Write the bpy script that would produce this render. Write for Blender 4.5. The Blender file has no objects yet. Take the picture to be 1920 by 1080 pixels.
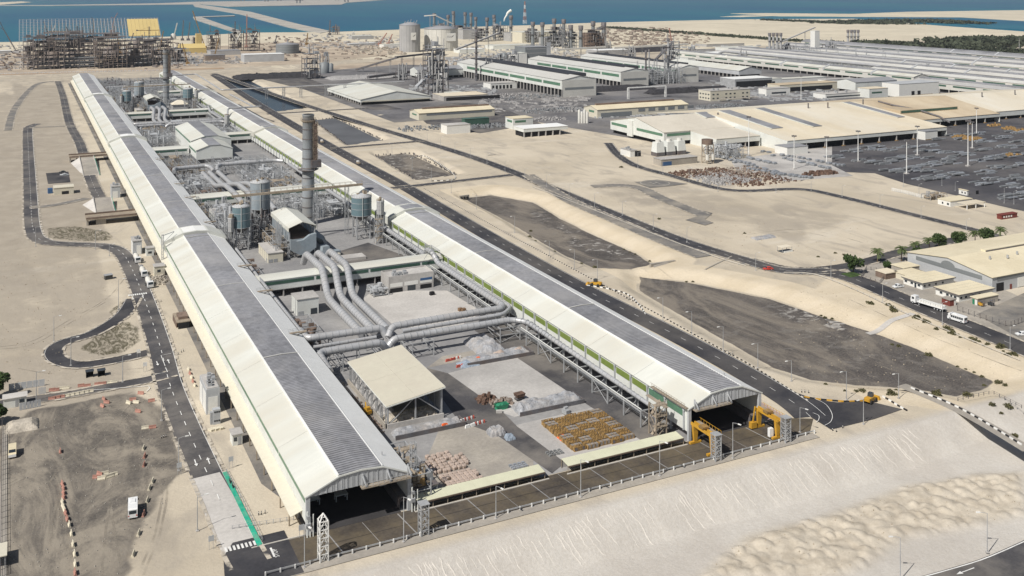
import bpy, bmesh, math, random
import numpy as np
from mathutils import Vector, Matrix
R = math.radians
rnd = random.Random(7)
sc = bpy.context.scene
col = sc.collection
# ---------------------------------------------------------------- camera, light, exposure
F, YH, H = 1865.0, -26.0, 130.0            # focal length and horizon row (photo pixels), height above the ground (m)
YAW = math.atan(918 / 1865.)
FW = (math.sin(YAW), math.cos(YAW)); RT = (math.cos(YAW), -math.sin(YAW))
cam_d = bpy.data.cameras.new('camera'); cam = bpy.data.objects.new('camera', cam_d); col.objects.link(cam)
cam.location = (0, 0, H); cam.rotation_euler = (R(90), 0, -YAW)
cam_d.sensor_width = 36; cam_d.lens = F / 1920 * 36
cam_d.shift_y = -(540 - YH) / 1920
cam_d.clip_start = 1; cam_d.clip_end = 90000
sc.camera = cam
SUN_EL, SUN_AZ = R(48), R(248)             # azimuth clockwise from +Y
w = bpy.data.worlds.new('World'); sc.world = w; w.use_nodes = True
nt = w.node_tree; bg = nt.nodes['Background']
sky = nt.nodes.new('ShaderNodeTexSky'); sky.sky_type = 'NISHITA'; sky.sun_disc = False
sky.sun_elevation = SUN_EL; sky.sun_rotation = SUN_AZ; sky.dust_density = 2.0; sky.altitude = 100
nt.links.new(sky.outputs[0], bg.inputs[0]); bg.inputs[1].default_value = 0.05
sd = bpy.data.lights.new('sun', 'SUN'); sd.energy = 4.7; sd.angle = R(0.53); sd.color = (1, .955, .885)
sun = bpy.data.objects.new('sun', sd); col.objects.link(sun)
sv = Vector((-math.sin(SUN_AZ) * math.cos(SUN_EL), -math.cos(SUN_AZ) * math.cos(SUN_EL), -math.sin(SUN_EL)))
sun.rotation_euler = sv.to_track_quat('-Z', 'Y').to_euler(); sun.location = (-200, -80, 260)
vs = sc.view_settings; vs.view_transform = 'Standard'; vs.look = 'None'; vs.gamma = 1; vs.exposure = 0.05; vs.use_curve_mapping = False
sc.cycles.max_bounces = 5; sc.cycles.diffuse_bounces = 3; sc.cycles.glossy_bounces = 2
sc.cycles.transmission_bounces = 3; sc.cycles.transparent_max_bounces = 6; sc.cycles.volume_bounces = 0

HAZE = 0.00004
# ---------------------------------------------------------------- surveying: where a sight line meets the level z
def at(px, py, z=0.0):
    D = F * (H - z) / (py - YH); L = (px - 960) / F * D
    return (D * FW[0] + L * RT[0], D * FW[1] + L * RT[1])
def dep(x, y): return x * FW[0] + y * FW[1]
def pxy(x, y, z=0.0):
    D = max(dep(x, y), 1.0); L = x * RT[0] + y * RT[1]
    return (960 + L / D * F, YH + (H - z) / D * F)
ORD = ['zeroth', 'first', 'second', 'third', 'fourth', 'fifth', 'sixth', 'seventh', 'eighth', 'ninth', 'tenth', 'eleventh', 'twelfth',
       'thirteenth', 'fourteenth', 'fifteenth', 'sixteenth', 'seventeenth', 'eighteenth', 'nineteenth']
TENS = ['', '', 'twenty', 'thirty', 'forty', 'fifty', 'sixty', 'seventy', 'eighty', 'ninety']
TENO = ['', '', 'twentieth', 'thirtieth', 'fortieth', 'fiftieth', 'sixtieth', 'seventieth', 'eightieth', 'ninetieth']
def nth(n):
    if n < 20: return ORD[n]
    if n >= 100: return 'hundred and ' + nth(n - 100) if n > 100 else 'hundredth'
    return TENO[n // 10] if n % 10 == 0 else TENS[n // 10] + ' ' + ORD[n % 10]

# ---------------------------------------------------------------- mesh builder
class MB:
    def __init__(s): s.v = []; s.f = []; s.sm = []
    def add(s, v, f, smooth=False):
        o = len(s.v); s.v += [tuple(p) for p in v]
        for q in f: s.f.append(tuple(i + o for i in q)); s.sm.append(smooth)
        return s
    def box(s, x0, x1, y0, y1, z0, z1):
        return s.add([(x0,y0,z0),(x1,y0,z0),(x1,y1,z0),(x0,y1,z0),(x0,y0,z1),(x1,y0,z1),(x1,y1,z1),(x0,y1,z1)],
              [(3,2,1,0),(4,5,6,7),(0,1,5,4),(1,2,6,5),(2,3,7,6),(3,0,4,7)])
    def obox(s, cx, cy, z0, z1, lx, ly, a=0.0, taper=1.0):
        c, n = math.cos(a), math.sin(a); v = []
        for z, k in ((z0, 1.0), (z1, taper)):
            for dx, dy in ((-1,-1),(1,-1),(1,1),(-1,1)):
                X, Y = dx * lx / 2 * k, dy * ly / 2 * k
                v.append((cx + X * c - Y * n, cy + X * n + Y * c, z))
        return s.add(v, [(3,2,1,0),(4,5,6,7),(0,1,5,4),(1,2,6,5),(2,3,7,6),(3,0,4,7)])
    def prism(s, poly, z0, z1, bottom=True):
        n = len(poly); a = sum(poly[i][0] * poly[(i+1)%n][1] - poly[(i+1)%n][0] * poly[i][1] for i in range(n))
        if a < 0: poly = poly[::-1]
        v = [(p[0], p[1], z0) for p in poly] + [(p[0], p[1], z1) for p in poly]
        f = [tuple(range(n, 2*n))] + ([tuple(range(n-1, -1, -1))] if bottom else [])
        f += [(i, (i+1) % n, n + (i+1) % n, n + i) for i in range(n)]
        return s.add(v, f)
    def sheet(s, poly, z):
        n = len(poly); a = sum(poly[i][0] * poly[(i+1)%n][1] - poly[(i+1)%n][0] * poly[i][1] for i in range(n))
        if a < 0: poly = poly[::-1]
        return s.add([(p[0], p[1], z) for p in poly], [tuple(range(n))])
    def exty(s, prof, y0, y1, caps=True):      # profile of (x, z) run along Y
        n = len(prof); v = [(x, y0, z) for x, z in prof] + [(x, y1, z) for x, z in prof]
        f = [(i, (i+1) % n, n + (i+1) % n, n + i) for i in range(n)]
        if caps: f += [tuple(range(n-1, -1, -1)), tuple(range(n, 2*n))]
        return s.add(v, f)
    def extx(s, prof, x0, x1, caps=True):      # profile of (y, z) run along X
        n = len(prof); v = [(x0, y, z) for y, z in prof] + [(x1, y, z) for y, z in prof]
        f = [(i, (i+1) % n, n + (i+1) % n, n + i) for i in range(n)]
        if caps: f += [tuple(range(n-1, -1, -1)), tuple(range(n, 2*n))]
        return s.add(v, f)
    def slab(s, pts, t):                       # a panel of thickness t below the 3D outline pts
        n = len(pts); v = list(pts) + [(p[0], p[1], p[2] - t) for p in pts]
        f = [tuple(range(n)), tuple(range(2*n-1, n-1, -1))] + [(i, n + i, n + (i+1) % n, (i+1) % n) for i in range(n)]
        return s.add(v, f)
    def beam(s, p, q, w=.2, h=None):
        h = h or w; p, q = Vector(p), Vector(q); d = (q - p)
        if d.length < 1e-6: return s
        d.normalize(); up = Vector((0,0,1)) if abs(d.z) < .95 else Vector((1,0,0))
        a = d.cross(up).normalized() * (w/2); b = a.cross(d).normalized() * (h/2)
        v = [p-a-b, p+a-b, p+a+b, p-a+b, q-a-b, q+a-b, q+a+b, q-a+b]
        return s.add(v, [(3,2,1,0),(4,5,6,7),(0,1,5,4),(1,2,6,5),(2,3,7,6),(3,0,4,7)])
    def cyl(s, x, y, z0, z1, r0, r1=None, n=16, cap=True):
        r1 = r0 if r1 is None else r1
        v = [(x + r0*math.cos(2*math.pi*i/n), y + r0*math.sin(2*math.pi*i/n), z0) for i in range(n)]
        v += [(x + r1*math.cos(2*math.pi*i/n), y + r1*math.sin(2*math.pi*i/n), z1) for i in range(n)]
        s.add(v, [(i, (i+1)%n, n+(i+1)%n, n+i) for i in range(n)], n > 6)
        if cap: s.add(v, [tuple(range(n-1,-1,-1)), tuple(range(n, 2*n))])
        return s
    def lathe(s, x, y, prof, n=20):            # prof of (r, z), upwards
        v = []
        for r, z in prof: v += [(x + r*math.cos(2*math.pi*i/n), y + r*math.sin(2*math.pi*i/n), z) for i in range(n)]
        f = [(k*n+i, k*n+(i+1)%n, (k+1)*n+(i+1)%n, (k+1)*n+i) for k in range(len(prof)-1) for i in range(n)]
        s.add(v, f, True)
        m = len(prof) - 1
        return s.add([v[i] for i in range(n)] + [v[m*n+i] for i in range(n)], [tuple(range(n-1,-1,-1)), tuple(range(n, 2*n))])
    def tube(s, pts, r, n=14, cap=True):
        P = [Vector(p) for p in pts]; rings = []; a = None
        for i, p in enumerate(P):
            t = (P[min(i+1, len(P)-1)] - P[max(i-1, 0)]).normalized()
            if a is None:
                up = Vector((0,0,1)) if abs(t.z) < .9 else Vector((1,0,0)); a = t.cross(up).normalized()
            else: a = (a - t * a.dot(t)).normalized()
            b = t.cross(a)
            rr = r[i] if isinstance(r, (list, tuple)) else r
            rings.append([p + a*rr*math.cos(2*math.pi*k/n) + b*rr*math.sin(2*math.pi*k/n) for k in range(n)])
        v = [q for g in rings for q in g]
        f = [(k*n+i, (k+1)*n+i, (k+1)*n+(i+1)%n, k*n+(i+1)%n)[::-1] for k in range(len(P)-1) for i in range(n)]
        s.add(v, f, n > 6)
        if cap: s.add(rings[0] + rings[-1], [tuple(range(n-1,-1,-1)), tuple(range(n, 2*n))])
        return s
    def lattice(s, x, y, z0, z1, wx, wy=None, step=None, t=.2):   # a four-legged braced tower
        wy = wy or wx; step = step or wx; c = [(x-wx/2,y-wy/2),(x+wx/2,y-wy/2),(x+wx/2,y+wy/2),(x-wx/2,y+wy/2)]
        for p in c: s.beam((*p, z0), (*p, z1), t)
        n = max(1, round((z1-z0)/step)); hz = (z1-z0)/n
        for k in range(n):
            a, b = z0 + k*hz, z0 + (k+1)*hz
            for i in range(4):
                p, q = c[i], c[(i+1)%4]
                s.beam((*p, b), (*q, b), t*.7)
                s.beam((*p, a) if (k+i) % 2 else (*q, a), (*q, b) if (k+i) % 2 else (*p, b), t*.6)
        return s

def smooth_path(pts, sub=8):
    P = [Vector(p) for p in pts]; out = []
    for i in range(len(P)-1):
        p0, p1, p2, p3 = P[max(i-1,0)], P[i], P[i+1], P[min(i+2, len(P)-1)]
        for k in range(sub):
            t = k/sub; t2, t3 = t*t, t*t*t
            out.append(.5*((2*p1) + (p2-p0)*t + (2*p0-5*p1+4*p2-p3)*t2 + (3*p1-p0-3*p2+p3)*t3))
    out.append(P[-1]); return out
def rounded(pts, rad, sub=6):                  # polyline with its corners turned into arcs
    P = [Vector(p) for p in pts]; out = [P[0]]
    for i in range(1, len(P)-1):
        a, b = P[i-1]-P[i], P[i+1]-P[i]; d = min(rad, a.length*.45, b.length*.45)
        p, q = P[i] + a.normalized()*d, P[i] + b.normalized()*d
        for k in range(sub+1):
            t = k/sub; out.append(p*(1-t)**2 + P[i]*2*t*(1-t) + q*t*t)
    out.append(P[-1]); return out
def resample(P, step):
    out = [P[0]]; acc = 0
    for a, b in zip(P, P[1:]):
        L = (b-a).length
        if L < 1e-6: continue
        while acc + L >= step:
            t = (step-acc)/L; a = a.lerp(b, t); out.append(a.copy()); L = (b-a).length; acc = 0
            if L < 1e-6: break
        acc += L
    return out

def obj(name, mb, mat, parent=None, label=None, kind=None, cat=None, group=None):
    o_ = (0,0,0)
    if parent is not None:
        q = parent; o_ = Vector((0,0,0))
        while q is not None: o_ = o_ + q.location; q = q.parent
        o_ = tuple(o_)
    me = bpy.data.meshes.new(name)
    me.from_pydata([(x-o_[0], y-o_[1], z-o_[2]) for x, y, z in mb.v], [], mb.f)
    me.polygons.foreach_set('use_smooth', mb.sm)
    me.materials.append(mat); me.update()
    o = bpy.data.objects.new(name, me); col.objects.link(o)
    if parent is not None: o.parent = parent
    tag(o, label, cat, group, kind); return o
def inst(name, src, parent, loc, rotz=0.0, label=None):      # another piece sharing the mesh of src, at a place given in world metres
    o = bpy.data.objects.new(name, src.data if hasattr(src, 'data') else src); col.objects.link(o)
    q = parent; b = Vector((0,0,0))
    while q is not None: b = b + q.location; q = q.parent
    o.parent = parent; o.location = Vector(loc) - b; o.rotation_euler = (0,0,rotz)
    if label: o['label'] = label
    return o
def mesh_of(name, mb, mat):
    me = bpy.data.meshes.new(name); me.from_pydata(mb.v, [], mb.f); me.polygons.foreach_set('use_smooth', mb.sm)
    me.materials.append(mat); me.update(); return me
def tag(o, label=None, cat=None, group=None, kind=None):
    for k, v in (('label', label), ('category', cat), ('group', group), ('kind', kind)):
        if v: o[k] = v
    return o
def thing(name, label, cat, loc=(0,0,0), group=None):
    o = bpy.data.objects.new(name, None); col.objects.link(o); o.location = (*loc, 0)[:3] if len(loc) == 2 else loc
    o.empty_display_size = 1; return tag(o, label, cat, group)
def one(name, mb, mat, label, cat, group=None):              # a thing that is a single mesh
    return obj(name, mb, mat, None, label, None, cat, group)
def dup(root, loc, rotz=0.0, label=None, group=None, scale=None):
    r = root.copy(); col.objects.link(r); r.location = loc; r.rotation_euler = (0, 0, rotz)
    if scale: r.scale = scale if isinstance(scale, tuple) else (scale,)*3
    if label: r['label'] = label
    if group: r['group'] = group
    for ch in list(root.children):
        c = ch.copy(); col.objects.link(c); c.parent = r
        for g in list(ch.children):
            d = g.copy(); col.objects.link(d); d.parent = c
    return r
class Stamp:                                                 # first place() moves the prototype itself, later ones copy it
    def __init__(s, root, group=None): s.root = root; s.used = False; s.group = group
    def place(s, loc, rotz=0.0, label=None, scale=None):
        loc = (*loc, 0.0) if len(loc) == 2 else loc
        if not s.used:
            s.used = True; r = s.root; s.base = r.copy()
            r.location = loc; r.rotation_euler = (0,0,rotz)
            if scale: r.scale = scale if isinstance(scale, tuple) else (scale,)*3
            if label: r['label'] = label
            if s.group: r['group'] = s.group
            return r
        r = dup(s.root, loc, rotz, label, s.group, scale)
        if not scale: r.scale = (1,1,1)
        return r

# ---------------------------------------------------------------- materials
def mat(name, c, rough=.75, var=.18, scale=.15, fine=2.5, fvar=.10, metal=0.0, stain=None, stain_amt=.0, stain_scale=.05, bump=0.0, bump_scale=3.0, stretch=None, spec=.3):
    m = bpy.data.materials.new(name); m.use_nodes = True; n = m.node_tree; L = n.links.new
    b = n.nodes['Principled BSDF']; b.inputs['Roughness'].default_value = rough; b.inputs['Metallic'].default_value = metal
    b.inputs['Specular IOR Level'].default_value = spec
    geo = n.nodes.new('ShaderNodeNewGeometry'); vec = geo.outputs['Position']
    if stretch:
        mp = n.nodes.new('ShaderNodeMapping'); mp.inputs['Scale'].default_value = stretch; L(vec, mp.inputs[0]); vec = mp.outputs[0]
    def noise(sc_, det=4, ro=.55):
        t = n.nodes.new('ShaderNodeTexNoise'); t.inputs['Scale'].default_value = sc_; t.inputs['Detail'].default_value = det
        t.inputs['Roughness'].default_value = ro; L(vec, t.inputs['Vector']); return t.outputs['Fac']
    def mp_range(f, a, b_, lo=.3, hi=.7):
        r = n.nodes.new('ShaderNodeMapRange'); r.inputs[1].default_value = lo; r.inputs[2].default_value = hi
        r.inputs[3].default_value = a; r.inputs[4].default_value = b_; L(f, r.inputs[0]); return r.outputs[0]
    v1 = mp_range(noise(scale), 1 - var, 1 + var); v2 = mp_range(noise(fine), 1 - fvar, 1 + fvar)
    mu = n.nodes.new('ShaderNodeMath'); mu.operation = 'MULTIPLY'; L(v1, mu.inputs[0]); L(v2, mu.inputs[1])
    cm = n.nodes.new('ShaderNodeVectorMath'); cm.operation = 'SCALE'; cm.inputs[0].default_value = c; L(mu.outputs[0], cm.inputs['Scale'])
    out = cm.outputs[0]
    if stain:
        mx = n.nodes.new('ShaderNodeMix'); mx.data_type = 'RGBA'; L(mp_range(noise(stain_scale, 6, .65), 0, stain_amt, .42, .68), mx.inputs[0])
        L(out, mx.inputs[6]); mx.inputs[7].default_value = (*stain, 1); out = mx.outputs[2]
    L(out, b.inputs['Base Color'])
    if bump:
        bp = n.nodes.new('ShaderNodeBump'); bp.inputs['Strength'].default_value = bump; bp.inputs['Distance'].default_value = .3
        L(noise(bump_scale, 6, .65), bp.inputs['Height']); L(bp.outputs[0], b.inputs['Normal'])
    return m
M = {}
M['asphalt'] = mat('asphalt', (.045,.045,.052), .85, .25, .06, 1.2, .15, stain=(.16,.145,.125), stain_amt=.45, stain_scale=.03)
M['asphalt_worn'] = mat('worn_asphalt', (.075,.073,.078), .9, .25, .08, 1.5, .15, stain=(.26,.235,.20), stain_amt=.6, stain_scale=.04)
M['asphalt_fade'] = mat('dusty_asphalt', (.15,.145,.14), .9, .2, .08, 1.5, .1, stain=(.38,.34,.28), stain_amt=.7, stain_scale=.06)
M['concrete'] = mat('concrete', (.45,.435,.415), .9, .15, .05, 1.0, .1, stain=(.22,.21,.205), stain_amt=.6, stain_scale=.03)
M['concrete_l'] = mat('pale_concrete', (.47,.45,.425), .9, .12, .06, 1.0, .1, stain=(.62,.60,.57), stain_amt=.5, stain_scale=.03)
M['concrete_tan'] = mat('tan_concrete', (.36,.33,.285), .9, .18, .06, 1.0, .12, stain=(.23,.215,.20), stain_amt=.7, stain_scale=.05)
M['apron'] = mat('oil_stained_concrete', (.075,.064,.054), .8, .35, .09, 1.4, .2, stain=(.175,.14,.085), stain_amt=.7, stain_scale=.07)
M['yard'] = mat('yard_concrete', (.30,.295,.29), .9, .22, .03, .6, .12, stain=(.17,.17,.18), stain_amt=.75, stain_scale=.022)
M['dark_yard'] = mat('stockyard_asphalt', (.058,.057,.065), .9, .25, .02, .3, .15, stain=(.17,.16,.155), stain_amt=.7, stain_scale=.015)
M['coke_yard'] = mat('coke_dusted_ground', (.12,.118,.125), .9, .35, .015, .2, .2, stain=(.27,.255,.24), stain_amt=.8, stain_scale=.012)
M['kerb'] = mat('kerb_concrete', (.52,.49,.44), .9, .1)
M['paint_w'] = mat('white_road_paint', (.72,.72,.70), .8, .15, .4, 4, .15)
M['paint_f'] = mat('faded_road_paint', (.36,.34,.30), .85, .2, .3, 3, .2)
M['paint_g'] = mat('green_path_paint', (.02,.36,.235), .7, .2, .4, 4, .1, stain=(.35,.33,.28), stain_amt=.35, stain_scale=.5)
M['black'] = mat('black_paint', (.025,.025,.028), .7, .1)
M['white'] = mat('white_sheet', (.74,.74,.71), .6, .06, .08, 1, .04, stain=(.55,.52,.45), stain_amt=.25, stain_scale=.08)
M['cream'] = mat('cream_sheet', (.62,.59,.49), .6, .08, .08, 1, .05, stain=(.5,.43,.3), stain_amt=.3, stain_scale=.08)
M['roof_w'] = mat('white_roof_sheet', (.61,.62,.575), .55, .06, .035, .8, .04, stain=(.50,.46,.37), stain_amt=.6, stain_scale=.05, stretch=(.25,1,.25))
M['roof_wr'] = mat('brightened_roof_sheet', (.80,.81,.80), .55, .05, .05, .8, .04, stain=(.70,.69,.66), stain_amt=.4, stain_scale=.03)  # cleaner white, brightened further to offset weak sun on the right-hand slopes
M['roof_tan'] = mat('dust_tanned_roof_sheet', (.64,.565,.43), .65, .1, .02, .4, .05, stain=(.70,.67,.59), stain_amt=.8, stain_scale=.018, stretch=(1,.35,1))
M['roof_sand'] = mat('cream_roof_sheet', (.67,.595,.43), .6, .06, .06, .5, .05, stain=(.72,.66,.5), stain_amt=.5, stain_scale=.06)
M['roof_gr'] = mat('grey_roof_sheet', (.27,.275,.29), .6, .12, .03, .5, .08)
M['wall_w'] = mat('white_wall_sheet', (.66,.68,.655), .6, .06, .08, 1, .05, stain=(.5,.48,.42), stain_amt=.3, stain_scale=.1)
M['wall_g'] = mat('grey_wall_sheet', (.44,.455,.47), .6, .1, .08, 1, .05)
M['green'] = mat('green_translucent_band', (.10,.20,.135), .35, .15, .1, 1, .08)
M['olive'] = mat('olive_green_band', (.17,.225,.055), .45, .15, .1, 1, .08)
M['dgreen'] = mat('dark_green_band', (.06,.12,.09), .4, .2, .1, 1, .1)
M['slat'] = mat('grey_louvre_blade', (.235,.24,.26), .55, .25, .03, .5, .2, stain=(.34,.335,.335), stain_amt=.6, stain_scale=.05)
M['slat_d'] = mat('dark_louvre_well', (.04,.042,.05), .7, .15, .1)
M['steel'] = mat('galvanised_steel', (.40,.41,.42), .55, .15, .3, 2, .1, metal=.2)
M['steel_d'] = mat('dark_steel', (.12,.12,.13), .6, .25, .3, 2, .15, stain=(.20,.13,.085), stain_amt=.4, stain_scale=.2)
M['steel_b'] = mat('dust_browned_steel', (.31,.26,.20), .7, .2, .3, 2, .15)
M['duct'] = mat('aluminium_duct_cladding', (.47,.48,.495), .42, .10, .1, 1.2, .07, metal=.25, stain=(.40,.36,.31), stain_amt=.35, stain_scale=.2)
M['duct_b'] = mat('duct_band', (.30,.31,.325), .5, .1)
M['roof_far'] = mat('weathered_grey_roof', (.40,.40,.395), .6, .1, .01, .2, .05, stain=(.52,.51,.48), stain_amt=.7, stain_scale=.008)
M['blue'] = mat('blue_grey_plate', (.25,.295,.33), .45, .12, .1, 1, .08, stain=(.3,.3,.29), stain_amt=.4, stain_scale=.15)
M['teal'] = mat('teal_tank_plate', (.135,.20,.225), .45, .1, .1, 1, .08)
M['silo'] = mat('pale_silo_concrete', (.37,.37,.37), .8, .1, .04, .3, .05)
M['silo_w'] = mat('white_silo_paint', (.58,.57,.53), .6, .08, .06)
M['tank_g'] = mat('grey_tank_paint', (.19,.205,.215), .5, .08, .05)
M['site'] = mat('site_steelwork', (.20,.18,.175), .75, .3, .05, .5, .2, stain=(.27,.20,.14), stain_amt=.6, stain_scale=.03)
M['stack'] = mat('grey_stack_plate', (.29,.315,.335), .5, .12, .08, 1, .08, stain=(.30,.27,.23), stain_amt=.5, stain_scale=.12)
M['roof_far2'] = mat('pale_weathered_roof', (.54,.54,.515), .6, .1, .01, .2, .05, stain=(.46,.44,.40), stain_amt=.6, stain_scale=.008)
M['mangrove'] = mat('mangrove_leaf', (.05,.06,.036), .8, .3, .1, 1, .2)
M['yellow'] = mat('yellow_machine_paint', (.52,.29,.035), .5, .15, .4, 3, .1)
M['yellow2'] = mat('weathered_yellow_steel', (.33,.205,.075), .6, .3, .6, 3, .2, stain=(.12,.085,.05), stain_amt=.7, stain_scale=.8)
M['gold'] = mat('yellow_cladding', (.58,.45,.19), .6, .06, .02)
M['orange'] = mat('orange_tarp', (.72,.13,.03), .7, .1)
M['red'] = mat('red_plastic', (.5,.10,.07), .6, .2, .5)
M['rust'] = mat('rusty_scrap', (.125,.078,.058), .85, .45, .4, 2.5, .3)
M['rust2'] = mat('rust_brown_steel', (.17,.125,.10), .8, .3, .1, 1, .2)
M['barrier_r'] = mat('faded_red_barrier', (.40,.21,.165), .75, .2, .7)
M['barrier_w'] = mat('cream_barrier', (.62,.57,.45), .8, .15, .7)
M['tarp'] = mat('grey_tarpaulin', (.30,.31,.33), .55, .25, .5, 2, .15, stain=(.42,.38,.34), stain_amt=.6, stain_scale=.3, bump=.8, bump_scale=1.0)
M['tarp_b'] = mat('blue_grey_tarpaulin', (.27,.32,.38), .5, .2, .5, 2, .15, bump=.8, bump_scale=1.0)
M['scrap'] = mat('pale_scrap', (.38,.37,.36), .85, .35, .8, 3, .3, stain=(.15,.15,.16), stain_amt=.7, stain_scale=.7)
M['scrap_m'] = mat('mixed_scrap', (.26,.23,.20), .85, .5, .9, 3, .4, stain=(.22,.12,.08), stain_amt=.6, stain_scale=.4)
M['bag'] = mat('dusty_pink_bag', (.42,.34,.29), .85, .15, .6, 3, .12)
M['brown'] = mat('brown_band', (.19,.12,.07), .85, .2)
M['ingot'] = mat('aluminium_ingot', (.36,.38,.41), .4, .25, .12, 1, .15, metal=.3)
M['ingot_d'] = mat('dull_metal_block', (.20,.21,.22), .6, .25, .2, 1, .15)
M['mould'] = mat('grey_mould_block', (.23,.235,.235), .8, .25, .2, 1, .2)
M['coke'] = mat('coke_pile', (.035,.034,.038), .9, .3, .3)
M['glass'] = mat('dark_glass', (.03,.04,.05), .12, .1, spec=.6)
M['tyre'] = mat('tyre_rubber', (.03,.03,.03), .85, .1)
M['veh_w'] = mat('white_vehicle_paint', (.76,.77,.77), .3, .04, .5, 2, .03, spec=.5)
M['veh_c'] = mat('cream_vehicle_paint', (.68,.60,.42), .35, .05, .5, 2, .03, spec=.5)
M['veh_r'] = mat('red_vehicle_paint', (.55,.06,.04), .35, .05, spec=.5)
M['veh_d'] = mat('dark_vehicle_paint', (.05,.055,.06), .3, .1, spec=.5)
M['veh_g'] = mat('silver_vehicle_paint', (.42,.44,.46), .3, .05, spec=.5)
M['ac'] = mat('grey_unit_casing', (.33,.34,.35), .6, .1)
M['dark'] = mat('dark_opening', (.018,.018,.02), .8, .1)
M['bark'] = mat('palm_bark', (.14,.105,.07), .9, .2, 1.0)
M['leaf'] = mat('dark_green_leaf', (.045,.075,.022), .7, .35, .5, 3, .25)
M['palm'] = mat('palm_frond', (.075,.10,.035), .65, .3, .5, 3, .2)
M['bush'] = mat('olive_desert_bush', (.10,.095,.045), .8, .35, .4, 3, .25)
M['pink'] = mat('pink_paving', (.40,.29,.25), .85, .12)
M['redbox'] = mat('dark_red_container', (.17,.045,.035), .6, .15)
M['bluep'] = mat('blue_paint', (.04,.10,.22), .5, .15)
M['greenp'] = mat('green_paint', (.03,.20,.11), .5, .15)
M['rock'] = mat('rubble', (.42,.38,.32), .9, .25, .3, 2, .2)
# ================================================================ GROUND
def sdist(px, py, poly):                     # signed distance, negative inside
    n = len(poly); d = np.full(px.shape, 1e18); ins = np.zeros(px.shape, bool)
    for i in range(n):
        ax, ay = poly[i]; bx, by = poly[(i+1) % n]; ex, ey = bx-ax, by-ay
        t = np.clip(((px-ax)*ex + (py-ay)*ey) / max(ex*ex+ey*ey, 1e-9), 0, 1)
        d = np.minimum(d, (px-ax-t*ex)**2 + (py-ay-t*ey)**2)
        c = ((ay > py) != (by > py))
        with np.errstate(divide='ignore', invalid='ignore'):
            xx = ax + (py-ay) * ex / (ey if abs(ey) > 1e-9 else 1e-9)
        ins ^= (c & (px < xx))
    d = np.sqrt(d); return np.where(ins, -d, d)
def sstep(a, b, x): t = np.clip((x-a)/(b-a), 0, 1); return t*t*(3-2*t)
_g = np.random.RandomState(3)
_perm = _g.rand(256, 256)
def vnoise(x, y):
    xi, yi = np.floor(x).astype(int), np.floor(y).astype(int); fx, fy = x-xi, y-yi
    fx, fy = fx*fx*(3-2*fx), fy*fy*(3-2*fy); g = lambda a, b: _perm[a & 255, b & 255]
    return (g(xi,yi)*(1-fx) + g(xi+1,yi)*fx)*(1-fy) + (g(xi,yi+1)*(1-fx) + g(xi+1,yi+1)*fx)*fy
def fbm(x, y, o=4):
    s = 0; a = .5
    for k in range(o): s = s + a*vnoise(x*2**k + 17*k, y*2**k + 31*k); a *= .5
    return s
W = lambda pts, z=0.0: [at(p[0], p[1], z) for p in pts]
PD = 2.6                                      # depth of the drained ponds
POND = [W([(1200,520),(1290,530),(1440,560),(1530,590),(1640,625),(1720,655),(1800,690),(1865,715),(1840,733),(1790,742),(1700,728),(1600,722),(1520,712),(1450,690),(1380,650),(1300,605),(1240,570),(1200,545)], -PD),
        W([(868,372),(920,366),(1000,380),(1050,410),(1110,440),(1190,475),(1222,495),(1180,507),(1120,505),(1060,480),(1000,445),(960,420),(880,378)], -PD),
        W([(705,292),(770,289),(855,330),(785,341)], -PD), W([(588,226),(628,222),(718,265),(655,275)], -PD),
        W([(415,150),(460,148),(572,205),(520,212)], -PD)]
BANK = [(11, 13), (8, 13), (6, 8), (6, 8), (6, 8)]
def emb_depth(x):
    d = np.interp(x, [38, 60, 95, 225, 270, 330, 420], [0, 2.5, 6.5, 6.5, 4.0, 2.2, 0]); return d
_heaps = []
_hp = W([(1310,1080),(1400,1000),(1560,960),(1700,905),(1830,890),(1920,890),(1920,960),(1800,985),(1700,1000),(1620,1055),(1560,1080)], -5.5)
_hr = random.Random(5)
_cx = [p[0] for p in _hp]; _cy = [p[1] for p in _hp]
while len(_heaps) < 210:
    a, b = _hr.uniform(min(_cx)-5, max(_cx)+25), _hr.uniform(min(_cy)-6, max(_cy)+2)
    if sdist(np.array([a]), np.array([b]), _hp)[0] < -.3: _heaps.append((a, b, _hr.uniform(1.2,2.9), _hr.uniform(.3,.95)))
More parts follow.
